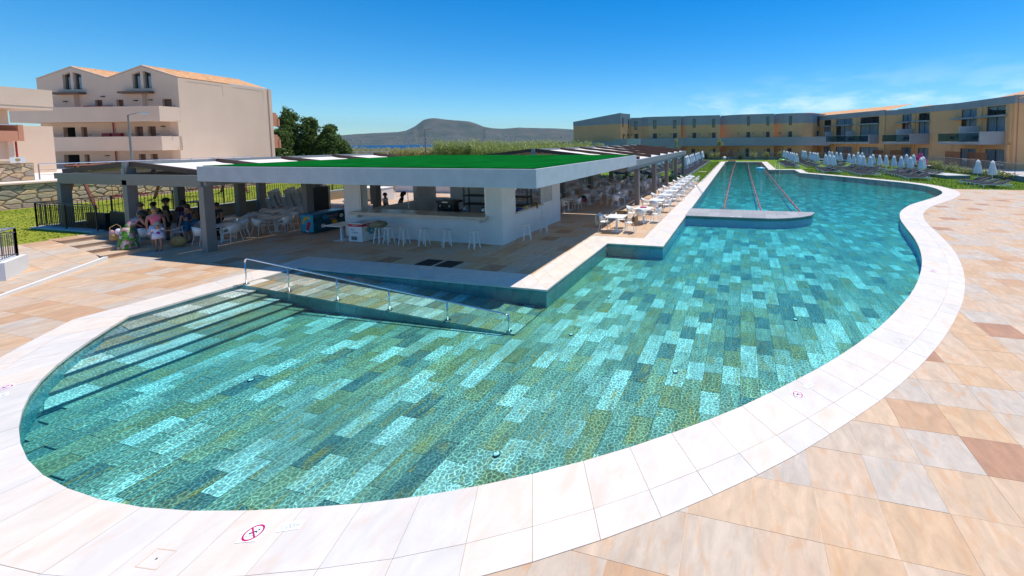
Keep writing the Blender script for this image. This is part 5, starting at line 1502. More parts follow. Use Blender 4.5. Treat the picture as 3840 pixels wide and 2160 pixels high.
Fw.slab("wall_return", 'beige', .45, -6, 0, .742, -.902, 5.95)

# ------------------------------------------------------------------ rubble retaining walls on the left
def rubble_wall(name, lab, a, b, z0, z1, th, seed, cw=.42, ch=.24, cap=True, limit=300):
    """face of irregular stones set proud of the mortar; a to b is the visible face, looking towards -y"""
    random.seed(seed)
    d = Vector((b[0] - a[0], b[1] - a[1])); L_ = d.length
    t = thing(name, lab, "wall", (a[0], a[1], z0), atan2(d.y, d.x))
    g = MB(); g.box(0, .02, 0, L_, th, z1 - z0 - .03); g.build("core", 'mortar', t)
    Hh = z1 - z0 - .05; nx = max(3, round(L_ / cw)); ny = max(2, round(Hh / ch)); pts = []
    for i in range(nx):
        for j in range(ny): pts.append(((i + .5 + random.uniform(-.48, .48) + .5 * (j % 2) - .25) * L_ / nx, (j + .5 + random.uniform(-.42, .42)) * Hh / ny))
    polys = []; KX = .62          # stones lie flatter than they are long
    for i, (px, pz) in enumerate(pts):
        poly = [(0, 0), (L_, 0), (L_, Hh), (0, Hh)]
        for (qx, qz) in sorted(pts, key=lambda q: ((q[0] - px) * KX) ** 2 + (q[1] - pz) ** 2)[1:16]:
            mx_, mz_, dx_, dz_ = (px + qx) / 2, (pz + qz) / 2, (qx - px) * KX * KX, qz - pz; out = []
            fv = lambda p: -((p[0] - mx_) * dx_ + (p[1] - mz_) * dz_)
            for k in range(len(poly)):
                p, q = poly[k], poly[(k + 1) % len(poly)]; fp, fq = fv(p), fv(q)
                if fp >= 0: out.append(p)
                if (fp >= 0) != (fq >= 0): u_ = fp / (fp - fq); out.append((p[0] + (q[0] - p[0]) * u_, p[1] + (q[1] - p[1]) * u_))
            poly = out
            if len(poly) < 3: break
        if len(poly) >= 3: polys.append(poly)
    rest = MB(); cnt = 0
    for q in sorted(polys, key=lambda q: q[0][0] if name else 0):
        gm = MB(); gm.rnd = random.random()
        cx = sum(p[0] for p in q) / len(q); cz = sum(p[1] for p in q) / len(q); pr = random.uniform(.015, .06)
        sh = [(p[0] + (cx - p[0]) * .07 + (.018 if p[0] < cx else -.018), p[1] + (cz - p[1]) * .07 + (.014 if p[1] < cz else -.014)) for p in q]
        inn = [(p[0] + (cx - p[0]) * .22, p[1] + (cz - p[1]) * .22) for p in sh]; nq = len(q)
        V = [(p[0], .021, p[1]) for p in sh] + [(p[0], .02 - pr * .6, p[1]) for p in sh] + [(p[0], .02 - pr, p[1]) for p in inn]
        Fc = [(k, (k + 1) % nq, nq + (k + 1) % nq, nq + k) for k in range(nq)] + [(nq + k, nq + (k + 1) % nq, 2 * nq + (k + 1) % nq, 2 * nq + k) for k in range(nq)] + [tuple(2 * nq + k for k in range(nq))]
        if cnt < limit: gm.add(V, Fc); gm.build("stone", 'rubble', t, attr=True); cnt += 1
        else: rest.rnd = gm.rnd; rest.add(V, Fc)
    if rest.v: rest.build("stones_beyond", 'rubble', t, kind='stuff', attr=True)
    if cap: g = MB(); g.box(-.05, -.10, z1 - z0 - .028, L_ + .05, th + .1, z1 - z0 + .06); g.build("coping_slab", 'beige', t)
    return t
rubble_wall("rubble_wall", "long rubble stone retaining wall behind the playground lawn", (6.5, 40.9), (32, 43.4), .58, 2.05, .6, 2, cw=.52, ch=.27)
rubble_wall("rubble_wall", "upper rubble stone wall with a planter on top, at the left edge", (5.5, 43.3), (14.6, 44.0), 2.1, 3.25, .5, 5, cw=.50, ch=.26, cap=False)
g = flat_poly([[(4, 41.4), (33, 44.0), (33, 120), (4, 120)]], 2.1, "upper_terrace", 'canvas')
g = MB(); g.box(4, 45.2, .4, 33, 119, 2.09); o = g.build("terrace_bank", 'terrain'); o["kind"] = 'structure'
railing("terrace_handrail", "steel railing with three rails on the upper terrace behind the pergola", [(14.8, 44.1), (27, 45.6)], 2.12, 1.0, 'rail_pink', 0, 1.6, toprail=.028, top_mat='chrome', lower=.3, second=.62)
t = thing("planter", "shallow stone bowl planter on the upper rubble wall", "planter", (13.2, 43.9, 3.25))
g = MB(); g.lathe([(.15, 0), (.5, .10), (.55, .2), (.48, .22)], 16); g.build("bowl", 'beige', t, smooth=True)
t = thing("stone_spout", "pale stone ledge projecting from the upper rubble wall", "ledge", (13.2, 43.55, 2.9))
g = MB(); g.lathe([(.08, -.3), (.22, 0), (.26, .05), (.0, .06)], 14); g.build("basin", 'beige', t, smooth=True)
for x, c1 in ((12.6, 'print_cyan'), (14.0, 'print_yellow')):
    t = thing("wall_sign", f"small white sign with a {'blue' if c1 == 'print_cyan' else 'yellow'} emblem on the upper rubble wall", "sign", (x, 43.82, 3.26), .07)
    g = MB(); g.box(-.28, 0, 0, .28, .04, .34); g.build("board", 'print_white', t); g = MB(); g.cyl(0, .17, -.004, .0, .1, n=14, T=Matrix.Rotation(pi / 2, 4, 'X')); g.build("emblem", c1, t)

# ------------------------------------------------------------------ entry ramp, steps and white parapet box at the left
t = thing("entrance_ramp", "stone paved ramp with a white edge rising beside the steps at the left", "ramp", (8.8, 22.75, 0))
random.seed(44)
def ramp_h(x, y):
    """height of the sloping pavement, level with its white edge and the lawn at the top"""
    return .012 + (.125 * max(0, (y + 3.6) / 3.55) if y < -.05 else .125 + .475 * min(1, (y + .05) / 3.1))
edge = lambda y: 0.0 if y >= -.05 else (y + .05) * (4.0 / 3.5)      # x of the slanting white edge
for j in range(10):
    y0, y1 = -3.55 + j * .675, -3.55 + (j + 1) * .675 - .006
    for i in range(-1, 13):
        xr, xl = -i * .67, -i * .67 - .664
        P = []
        quad = [(xl, y0), (xr, y0), (xr, y1), (xl, y1)]
        e0, e1 = edge(y0), edge(y1)
        # clip on the slanting edge x <= edge(y)
        fv = lambda p: (e0 + (e1 - e0) * (p[1] - y0) / (y1 - y0)) - p[0]
        for k in range(4):
            p, q = quad[k], quad[(k + 1) % 4]; fp, fq = fv(p), fv(q)
            if fp >= 0: P.append(p)
            if (fp >= 0) != (fq >= 0):
                u_ = fp / (fp - fq); P.append((p[0] + (q[0] - p[0]) * u_, p[1] + (q[1] - p[1]) * u_))
        if len(P) < 3: continue
        gm = MB(); gm.rnd = random.random(); nq = len(P)
        gm.add([(x, y, ramp_h(x, y) - .03) for x, y in P] + [(x, y, ramp_h(x, y)) for x, y in P], [tuple(range(nq, 2 * nq))] + [(k, (k + 1) % nq, nq + (k + 1) % nq, nq + k) for k in range(nq)])
        gm.build("paving_tile", 'paving', t, attr=True)
# white edge of the ramp
g = MB(); V = []
for k in range(13):
    y = -3.6 + 3.55 * k / 12; x = edge(y)
    V += [(x, y, 0), (x + .06, y - .05, 0), (x + .06, y - .05, ramp_h(x, y) + .03), (x - .02, y, ramp_h(x, y) + .03)]
g.add(V, [f for k in range(12) for f in ((4 * k + 1, 4 * k + 5, 4 * k + 6, 4 * k + 2), (4 * k + 2, 4 * k + 6, 4 * k + 7, 4 * k + 3))]); g.build("edge", 'white', t)
g = MB(); g.add([(.0, -.05, 0), (.0, 3.2, 0), (0, 3.2, .6), (0, 1.6, ramp_h(0, 1.6)), (0, -.05, ramp_h(0, -.05))], [(0, 1, 2, 3, 4)]); g.build("side", 'white', t)
t = thing("garden_steps", "four stone steps climbing from the terrace to the raised lawn", "steps", (8.81, 23.05, 0))
for k in range(4):
    g = MB(); y0 = .0 + k * .78
    g.rnd = .1; g.box(.0, y0, -.02, 1.9, 3.2, .15 * (k + 1) - .012 - .0); 
    so = g.build("step", 'paving', t, attr=True)
    for q in range(3):
        gm = MB(); gm.rnd = random.random(); gm.box(.002 + q * .633, y0 - .02, .15 * (k + 1) - .011, .63 + q * .633, y0 + .776 if k < 3 else 3.2, .15 * (k + 1) + .006); gm.build("tread", 'paving', so, attr=True)
t = thing("white_parapet", "white parapet box under the grey railing at the left edge", "parapet", (7.35, 23.0, .2))
bx = [(0, 0), (-.75, -1.05), (-3.4, .6), (-2.7, 1.75)]
g = MB(); g.prism(bx[::-1], -.2, .47); g.build("box", 'white', t)
railing("stair_railing", "grey railing with thin bars on the white box at the left edge", [(4.85, 24.55), (7.15, 22.98), (6.58, 22.2), (4.3, 23.55)], .67, .92, 'rail_grey', .11, 1.3, toprail=.022, top_mat='alu', lower=.06, second=.78, barr=.007)

# ------------------------------------------------------------------ black railing round the raised lawn, playground beyond
M['rail_black'] = mat("black painted railing", (.02, .02, .022), .45)
t = thing("concrete_kerb", "pale concrete kerb carrying the black railing by the steps", "kerb", (10.1, 26.3, .5))
g = MB(); g.box(-.16, 0, 0, .16, 4.2, .16); g.build("front_kerb", 'concrete', t); g = MB(); g.box(-.16, 4.204, 0, 24, 4.45, .16); g.build("rear_kerb", 'concrete', t)
railing("lawn_railing", "black vertical bar railing between the pergola and the raised lawn", [(10.1, 26.35), (10.1, 30.65), (33.8, 30.65)], .66, 1.08, 'rail_black', .125, 2.2, toprail=.024, lower=.08, second=1.0, barr=.0085)
t = thing("low_back_wall", "dark low wall under the railing at the back of the left pergola", "wall", (10.3, 30.2, 0))
g = MB(); g.box(0, 0, 0, 23.5, .12, .64); g.build("wall_section", 'concrete_dark', t)
# dark loungers stored behind the post
for k, (x, y, lab) in enumerate(((10.75, 28.9, "black folded sofa in the shade behind the kerb railing, left one"), (10.8, 27.3, "black folded sofa in the shade behind the kerb railing, right one"))):
    t = thing("stored_sofa", lab, "sofa", (x, y, 0), group="black sofas stored by the railing")
    g = MB(); g.box(-.35, -.7, .08, .4, .7, .5); g.build("seat", 'black', t); g = MB(); g.bar((.38, -.7, .8), (.38, .7, .9 if k else .8), .16, .7); g.build("backrest", 'black', t)
    for (lx, ly) in ((-.3, -.62), (.34, -.62), (-.3, .62), (.34, .62)):
        g = MB(); g.box(lx - .03, ly - .03, 0, lx + .03, ly + .03, .08); g.build("leg", 'dark_steel', t)
t = thing("bistro_table", "tall dark round table by the lawn railing under the pergola", "table", (14.9, 29.6, 0))
g = MB(); g.cyl(0, 0, 1.06, 1.10, .45, n=20); g.build("tabletop", 'black', t); g = MB(); g.tube([(0, 0, 0.02), (0, 0, 1.06)], .05, 8); g.build("column", 'black', t); g = MB(); g.cyl(0, 0, 0, .02, .3, n=18); g.build("base_plate", 'black', t)
# swing frame
t = thing("swing_frame", "brown timber swing frame with two seats on the raised lawn", "swing", (15.6, 37.5, .6))
def aframe(x0, ya, yb, ztop):
    for y in (ya, yb):
        g = MB(); g.tube([(x0, y, 0), (x0, (ya + yb) / 2, ztop)], .075, 8); g.build("leg", 'timber_red', t)
for x in (-1.7, 1.9, 5.4): aframe(x, -1.3, 1.6, 2.5)
g = MB(); g.tube([(-2.1, .15, 2.5), (5.8, .15, 2.5)], .08, 8); g.build("crossbeam", 'timber_red', t)
for x in (-.3, .7, 3.2, 4.2):
    for y in (-.18, .18):
        g = MB(); g.tube([(x + y, .15, .55), (x + y, .15, 2.45)], .012, 5); g.build("chain", 'dark_steel', t)
    g = MB(); g.box(x - .26, 0, .5, x + .26, .3, .55); g.build("swing_seat", 'red_paint', t)
t = thing("basket_swing", "dark round basket swing hanging over the raised lawn", "swing", (19.2, 37.6, .6))
g = MB()
pts = [(.5 * cos(a), .5 * sin(a) * .8, 1.35) for a in [2 * pi * k / 20 for k in range(21)]]
g.tube(pts, .035, 6); g.build("hoop", 'black', t)
for a in (0, pi / 2, pi, 3 * pi / 2):
    g = MB(); g.tube([(.5 * cos(a), .4 * sin(a), 1.35), (0, 0, 2.42)], .012, 5); g.build("rope", 'dark_steel', t)
g = MB()
for k in range(5): y = -.3 + .15 * k; w = sqrt(max(0, .25 - (y / .8) ** 2)); g.tube([(-w, y, 1.34), (w, y, 1.34)], .01, 5)
g.build("net", 'dark_steel', t, kind='stuff')
M['toy_yellow'] = mat("yellow toy", (.75, .34, .01), .4); M['toy_red'] = mat("red toy", (.55, .03, .03), .4); M['toy_blue'] = mat("blue panel", (.02, .25, .42), .5)
t = thing("spring_rider", "yellow and red spring rider on the raised lawn", "play toy", (26.5, 38.6, .6))
g = MB(); g.tube([(.08 * cos(k * .9), .08 * sin(k * .9), .02 + .022 * k) for k in range(24)], .022, 6); g.build("spring", 'black', t)
g = MB(); g.ball((0, 0, .85), .4, 14, 8, sc=(1.5, .35, .7)); g.ball((.6, 0, 1.1), .22, 12, 7, sc=(1, .5, 1)); g.build("body", 'toy_yellow', t, smooth=True)
g = MB(); g.ball((-.05, 0, .98), .33, 12, 7, sc=(1.1, .42, .5)); g.build("saddle", 'toy_red', t, smooth=True)
t = thing("play_panel", "blue and white printed panel of a play house behind the drink cooler", "panel", (31.5, 39.2, .6), .05)
g = MB(); g.box(-2, 0, .1, 2, .08, 1.5); g.build("board", 'toy_blue', t)
g = MB(); g.ball((-.8, -.02, .8), .5, 14, 8, sc=(1.4, .08, .6)); g.ball((.9, -.02, .7), .4, 14, 8, sc=(1.2, .08, .5)); g.build("printed_wave", 'print_white', t, smooth=True)
# things seen through and behind the bar
for k, (x, y, rz, lab) in enumerate(((19.9, 25.4, .4, "left of two dark cafe chairs with round backs behind the blue freezer"), (19.9, 24.6, .2, "right of two dark cafe chairs with round backs behind the blue freezer"))):
    t = thing("cafe_chair", lab, "chair", (x, y, 0), rz + pi, "dark cafe chairs behind the blue freezer")
    g = MB(); g.cyl(0, 0, .44, .47, .2, n=16); g.build("seat", 'dark_steel', t)
    g = MB(); T = Matrix.Translation((-.2, 0, .72)) @ Matrix.Rotation(pi / 2 - .15, 4, 'Y'); g.lathe([(.23, -.01), (.24, 0), (.23, .01)], 20, T=T); g.build("backrest", 'dark_steel', t)
    for a in range(4):
        b = pi / 4 + a * pi / 2; g = MB(); g.tube([(.14 * cos(b), .14 * sin(b), .44), (-.16 * cos(b), .16 * sin(b), .22), (.22 * cos(b), .22 * sin(b), 0)], .012, 5); g.build("leg", 'black', t)
    g = MB(); g.tube([(-.17, -.1, .45), (-.2, -.08, .55)], .012, 5); g.tube([(-.17, .1, .45), (-.2, .08, .55)], .012, 5); g.build("back_stay", 'black', t, kind='stuff')
t = thing("white_counter", "white rendered counter block on the sunlit terrace behind the bar", "counter", (23.2, 26.8, 0))
g = MB(); g.box(-.5, -1.2, 0, .5, 1.2, .92); g.build("block", 'white', t); g = MB(); g.box(-.53, -1.23, .922, .53, 1.23, .96); g.build("top", 'white', t)
t = thing("rear_wall", "low white wall seen through the back opening of the bar", "wall", (27.5, 21.5, 0))
g = MB(); g.box(0, -1.5, 0, .25, 8, 1.15); g.build("wall_section", 'white', t)
for k, (x, y, lab) in enumerate(((21.2, 20.2, "pale blue table on the sunlit terrace, seen through the bar's back opening"), )):
    t = thing("terrace_table", lab, "table", (x, y, 0)); table_parts(t, .9, .74)

# ------------------------------------------------------------------ street lamps
def street_lamp(lab, x, y, z, h, arm, rz, r=.07):
    t = thing("street_lamp", lab, "street lamp", (x, y, z), rz, "grey street lamps")
    g = MB(); g.tube([(0, 0, 0), (0, 0, h * .6), (0, 0, h)], [r * 1.15, r * .9, r * .7], 10); g.build("pole", 'grey_steel', t)
    g = MB(); g.tube([(0, 0, h - .03), (arm * .3, 0, h + .05), (arm, 0, h + .12)], r * .5, 8); g.build("arm", 'grey_steel', t)
    g = MB(); g.prism([(arm - .05, -.10), (arm + .35, -.13), (arm + .62, -.08), (arm + .62, .08), (arm + .35, .13), (arm - .05, .10)], h + .07, h + .2); g.build("lamp_head", 'alu', t)
street_lamp("street lamp with a slim arm in front of the left apartment house", 19.7, 46.3, .6, 6.05, .85, -1.35)
street_lamp("distant street lamp rising before the flat-topped hill", 72, 68.4, -.1, 7.4, 1.9, -1.33, .10)
street_lamp("small far lamp post among the reeds right of the hill", 97, 62.0, -.1, 5.2, .7, -1.3, .09)
t = thing("bar_fence", "low pale timber rail above the reeds left of the green roof", "fence", (61.8, 83.6, -.1), -1.326)
for k in range(5):
    g = MB(); g.box(k * 3.2 - .1, -.08, 0, k * 3.2 + .1, .08, 2.6); g.build("post", 'canvas', t)
g = MB(); g.box(-.1, -.1, 2.6, 13.0, .1, 2.8); g.build("rail", 'canvas', t)

# ------------------------------------------------------------------ pool equipment
t = thing("divider_platform", "grey stone slab dividing the lap lanes from the free-form pool", "platform", (21.38, 3.05, 0))
tip = [(0, -.0), (0, -4.2), (.12, -5.0), (.45, -5.8), (.95, -6.5), (1.6, -7.0), (2.15, -7.15), (2.36, -6.95), (2.36, 0)]
g = MB(); g.prism([(x + .10 * (x < 1.0), y + .12 * (y < -5)) for x, y in tip], FLOOR_Z, -.04); g.build("pool_wall_block", 'pool_wall', t)
random.seed(3)
for k in range(12):
    y1, y0 = -k * .62, -(k + 1) * .62
    for (x0, x1) in ((0, 1.18), (1.18, 2.36)):
        poly = [(x0 + .003, y0 + .003), (x1 - .003, y0 + .003), (x1 - .003, y1 - .003), (x0 + .003, y1 - .003)]
        # trim at the rounded tip
        def clampx(y):
            pts = tip[:8]
            lo = interp(sorted([(-p[1], p[0]) for p in tip[:7]]), -y); return lo
        if y1 < -7.0: continue
        poly = [(max(x, clampx(y)), y) for x, y in poly]; poly = [(x, max(y, -7.12)) for x, y in poly]
        if max(p[0] for p in poly) - min(p[0] for p in poly) < .08: continue
        gm = MB(); gm.rnd = random.random(); gm.prism(poly, -.038, .022); gm.build("stone_slab", 'platform', t, attr=True)
for k, y in enumerate((.42, .02)):
    g = MB(); g.box(.16, y - 3.0 - .10, .024, .24, y - 3.0 + .10, .028)
    g.build("drain_slot", 'print_white', t)
M['lane_line'] = mat("dark lane tiles", (.015, .05, .055), .5)
for k, (y, lab) in enumerate(((1.03, "left red lane rope of the lap pool"), (-1.17, "middle red lane rope of the lap pool"), (-3.38, "right red lane rope of the lap pool"))):
    yf = (1.05, -1.2, -3.4)[k]
    t = thing("lane_rope", lab, "lane rope", (23.7, y, WATER_Z), group="red lane ropes")
    Lr = (75.5 if k == 0 else 77.3) - 23.7
    g = MB(); g.tube([(0, 0, .02), (Lr / 2, (yf - y) / 2 + .1, .005), (Lr, yf - y, .02)], .012, 5); g.build("cable", 'dark_steel', t)
    rest = MB(); rw = MB(); q = 0; x = .25
    while x < Lr - .2:
        gm = MB(); yy_ = (yf - y) * x / Lr + .1 * sin(pi * x / Lr)
        gm.lathe([(.025, -.045), (.05, -.035), (.05, .035), (.025, .045)], 8, T=Matrix.Translation((x, yy_, .01)) @ Matrix.Rotation(pi / 2, 4, 'Y'))
        mt_ = 'float_white' if q % 17 == 16 else 'float_red'
        if q < 100: gm.build("float", mt_, t)
        elif mt_ == 'float_red': rest.add(gm.v, gm.f)
        else: rw.add(gm.v, gm.f)
        q += 1; x += .10 if x < 14 else .125
    rest.build("floats_beyond", 'float_red', t, kind='stuff')
    if rw.v: rw.build("white_floats_beyond", 'float_white', t, kind='stuff')
def ladder(lab, x, y, rz, small=False):
    """the two rails stand on the deck at -y of its own space and drop into the water at +y"""
    t = thing("pool_ladder", lab, "ladder", (x, y, 0), rz, "steel pool ladders")
    for sx in (-.27, .27):
        g = MB(); g.tube([(sx, -1.02, .012), (sx, -1.0, .45), (sx, -.90, .64), (sx, -.70, .70), (sx, -.30, .62), (sx, .06, .12), (sx, .12, -.1), (sx, .12, -.48)] if not small else
                         [(sx, -.5, .012), (sx, -.48, .7), (sx, -.38, .85), (sx, -.2, .88), (sx, -.0, .72), (sx, .08, .3), (sx, .1, -.45)], .022, 8); g.build("rail", 'chrome', t, smooth=True)
    for z in (-.18, -.40):
        g = MB(); g.box(-.27, .09, z - .015, .27, .17, z + .015); g.build("tread", 'chrome', t)
ladder("curved steel ladder at the left edge of the lap pool beside the tables", 30.2, 3.03, pi)
ladder("steel ladder rails at the far left corner of the lap pool", 77.4, 2.2, pi / 2, True)
ladder("steel ladder at the inner corner right of the lap lanes", 57.15, -5.0, pi / 2, True)
M['inflate_green'] = mat("green vinyl", (.03, .26, .03), .3); M['inflate_lime'] = mat("lime vinyl", (.16, .60, .04), .3); M['inflate_cyan'] = mat("blue vinyl", (.10, .50, .75), .3)
t = thing("melon_float", "watermelon slice pool float at the far end of the left lane", "pool float", (75.0, 1.75, WATER_Z), .1)
g = MB(); g.prism([(-.5 + .01, -.7), (.45, -.75), (.5, .7), (-.45, .75)], .08, .34); g.build("rind", 'inflate_green', t); g = MB(); g.prism([(-.46, -.66), (.42, -.7), (.46, .66), (-.41, .7)], .342, .48); g.build("flesh", 'toy_red', t)
g = MB(); g.prism([(-.5, -.71), (.45, -.76), (.5, .71), (-.46, .76)], .27, .345); g.build("white_band", 'print_white', t)
t = thing("ring_float", "pale blue swimming ring beside the right lane rope", "pool float", (59.3, -2.75, WATER_Z))
g = MB(); pts = [(.55 * cos(2 * pi * k / 24), .55 * sin(2 * pi * k / 24), .1) for k in range(25)]; g.tube(pts, .13, 10, cap=False); g.build("ring", 'inflate_cyan', t, smooth=True)
g = MB(); g.ball((.1, -.1, .15), .22, 10, 6, sc=(1, 1.3, .6)); g.build("seat", 'print_white', t, smooth=True)
t = thing("lime_float", "lime green inflatable mattress lying on the far right loungers", "pool float", (75.2, -7.3, .42))
g = MB(); g.ball((0, 0, .12), .5, 14, 8, sc=(.8, 1.4, .26)); g.build("mattress", 'inflate_lime', t, smooth=True)
g = MB(); g.ball((-.2, .3, .26), .12, 10, 6); g.build("pillow", 'print_white', t, smooth=True)

# handrail down the ramp
t = thing("ramp_handrail", "long polished steel handrail descending into the pool", "handrail", (8.27, 14.6, 0))
ys = [0, -1.72, -3.55, -5.35, -7.2, -9.0]
tops = [.79 - .0955 * (-y) for y in ys]
g = MB(); g.tube([(0, .0, .66), (0, -.02, .73), (0, -.08, .77), (0, -.16, .775)] + [(0, y, .79 + .0955 * y) for y in (-1, -2, -4, -6, -8, -8.85)] + [(0, -8.95, -.085), (0, -9.0, -.12)], .022, 10); g.build("rail", 'chrome', t, smooth=True)
for y, tz in zip(ys, tops):
    zb = -.012 + y * .0538
    g = MB(); g.tube([(0, y, zb), (0, y, tz - (.13 if y == 0 else .02))], .019, 8); g.build("post", 'chrome', t, smooth=True)
    g = MB(); g.cyl(0, y, zb, zb + .012, .075, n=14); g.build("flange", 'chrome', t)
# small fixtures: lamps on the pool floor and wall, skimmers
for k, (x, y, lab) in enumerate(((8.55, 4.05, "round pool floor lamp before the pier corner"), (10.9, 3.9, "round pool floor lamp in the cove"), (4.9, 3.6, "round pool floor lamp nearest the front curve"), (7.6, 1.3, "round pool floor lamp beside the near right curve"), (5.4, 9.6, "round pool floor lamp below the steps"), (10.6, -1.4, "round pool floor lamp near the right rim"))):
    t = thing("pool_lamp", lab, "pool lamp", (x, y, FLOOR_Z), group="round lamps on the pool floor")
    g = MB(); g.cyl(0, 0, 0, .02, .055, n=16); g.build("housing", 'dark_steel', t); g = MB(); g.cyl(0.0, 0, .02, .026, .042, n=16); g.build("lens", 'print_white', t)
# depth markers and no-diving signs on the coping
M['sign_pink'] = mat("magenta sign ink", (.50, .005, .12), .5); M['sign_ink'] = mat("dark sign ink", (.02, .02, .07), .5); M['sign_plate'] = mat("sign plate", (.86, .86, .88), .4); M['sign_grey'] = mat("pale grey print", (.32, .36, .46), .5)
def depth_sign(lab, x, y, rz, s_=.20, ringm='sign_pink'):
    t = thing("no_diving_sign", lab, "sign", (x, y, 0.0092), rz, "no-diving signs on the coping")
    g = MB(); g.box(-s_ / 2, -s_ / 2, 0, s_ / 2, s_ / 2, .004); g.build("plate", 'sign_plate', t)
    n_ = 32; ro, ri = s_ * .46, s_ * .37; V = []; F = []
    for k in range(n_):
        a = 2 * pi * k / n_; V += [(ro * cos(a), ro * sin(a), .0042), (ri * cos(a), ri * sin(a), .0042)]
    for k in range(n_): F.append((2 * k, 2 * ((k + 1) % n_), 2 * ((k + 1) % n_) + 1, 2 * k + 1))
    g = MB(); g.add(V, F); g.build("ring", ringm, t)
    g = MB(); g.bar((-ri * .72, ri * .72, .0062), (ri * .72, -ri * .72, .0062), s_ * .07, .001); g.build("slash", ringm, t)
    g = MB(); f = s_ / .2
    g.add([(x_ * f, y_ * f, .0044) for x_, y_ in ((-.045, -.005), (-.03, -.02), (.015, .005), (.035, -.005), (.042, .003), (.012, .022), (-.01, .012))], [(0, 1, 2, 6), (2, 3, 4, 5), (2, 5, 6)])
    g.cyl(.035 * f, .03 * f, .0043, .0046, .011 * f, n=10)
    for k in range(3): g.bar((-.05 * f + .03 * k * f, -.038 * f, .0046), (-.03 * f + .03 * k * f, -.032 * f, .0046), .006 * f, .0006)
    g.build("diver_figure", 'sign_ink', t); return t
def depth_text(lab, x, y, rz, s_=.075):
    t = thing("depth_marker", lab, "marker", (x, y, 0.0092), rz, "depth markers on the coping")
    g = MB(); g.box(-s_ * 1.5, -s_ * .7, 0, s_ * 1.5, s_ * .7, .003); g.build("plate", 'sign_plate', t)
    text("lettering", "1.00m", s_, 'sign_grey', t, (0, -.004, .0035), (0, 0, 0), .0003)
depth_sign("white no-diving sign with magenta ring on the coping at the bottom left", 2.80, 5.11, -1.25)
depth_text("white plate reading 1.00m beside the bottom left no-diving sign", 2.95, 4.80, -1.15)
depth_sign("no-diving sign on the coping below the right half of the pool", 6.545, -.92, -.85, .17)
depth_text("white plate reading 1.00m beside the lower right no-diving sign", 6.84, -1.13, -.85, .065)
depth_sign("no-diving sign on the coping at the far right bulge", 13.84, -5.91, -.3, .2)
depth_text("small white plate beside the far right no-diving sign", 14.2, -6.02, -.3, .06)
depth_sign("no-diving sign on the coping at the left edge", 3.62, 12.49, -1.9, .2)
depth_text("small white depth plate below the left edge sign", 3.52, 12.15, -1.9, .06)
for lab, P in (("flush access cover outlined in the coping at the bottom left", [(2.28, 5.86), (2.31, 5.62), (2.48, 5.67), (2.45, 5.89)]), ("flush access cover outlined in the coping at the lower right", [(8.75, -3.08), (8.92, -3.19), (8.86, -3.38), (8.70, -3.28)])):
    c = (sum(p[0] for p in P) / 4, sum(p[1] for p in P) / 4)
    t = thing("access_cover", lab, "cover", (c[0], c[1], 0.0092), group="flush access covers in the coping")
    g = MB()
    for k in range(4):
        a, b = P[k], P[(k + 1) % 4]; g.bar((a[0] - c[0], a[1] - c[1], .0005), (b[0] - c[0], b[1] - c[1], .0005), .007, .001)
    g.build("joint", 'beige', t); g = MB(); g.cyl(0, 0, 0, .001, .01, n=8); g.build("lift_hole", 'dark_steel', t)

# ------------------------------------------------------------------ sun loungers
def make_lounger(simple=False):
    t = thing("sun_lounger", "", "sun lounger")
    g = MB()
    for y in (-.31, .31): g.box(.0, y - .022, .255, 2.08, y + .022, .305)
    g.box(.0, -.288, .255, .045, .288, .305); g.box(2.035, -.288, .255, 2.08, .288, .305)
    for x in (.5, 1.0, 1.4): g.box(x - .02, -.288, .26, x + .02, .288, .30)
    if simple:
        for x in (.03, 2.02):
            for y in (-.31, .31): g.box(x - .028, y - .028, 0, x + .028, y + .028, .254)
    g.build("frame", 'white_metal', t)
    if not simple:
        for x in (.03, 2.02):
            for y in (-.31, .31):
                g = MB(); g.box(x - .028, y - .028, 0, x + .028, y + .028, .254); g.build("leg", 'white_metal', t)
    g = MB(); g.box(.03, -.30, .308, 1.28, .30, .365); g.build("mattress", 'mattress', t)
    T = Matrix.Translation((1.30, 0, .315)) @ Matrix.Rotation(-radians(24), 4, 'Y')
    g = MB(); g.box(0, -.30, 0, .80, .30, .057, T); g.build("backrest_cushion", 'mattress', t)
    if not simple:
        g = MB(); g.box(0, -.30, -.03, .78, .30, -.004, T); g.bar((1.95, -.2, .30), (1.85, -.2, .50), .025); g.bar((1.95, .2, .30), (1.85, .2, .50), .025); g.build("backrest_frame", 'white_metal', t, kind='stuff')
    return t
lng = {False: make_lounger(), True: make_lounger(True)}; lng_used = {False: False, True: False}
def lounger(x, y, rz, lab, grp, simple):
    p = lng[simple]
    if not lng_used[simple]:
        lng_used[simple] = True; p.location = (x, y, -.02); p.rotation_euler = (0, 0, rz); p["label"] = lab; p["group"] = grp; return p
    return dup(p, label=lab, loc=(x, y, -.02), rz=rz, group=grp)
random.seed(91)
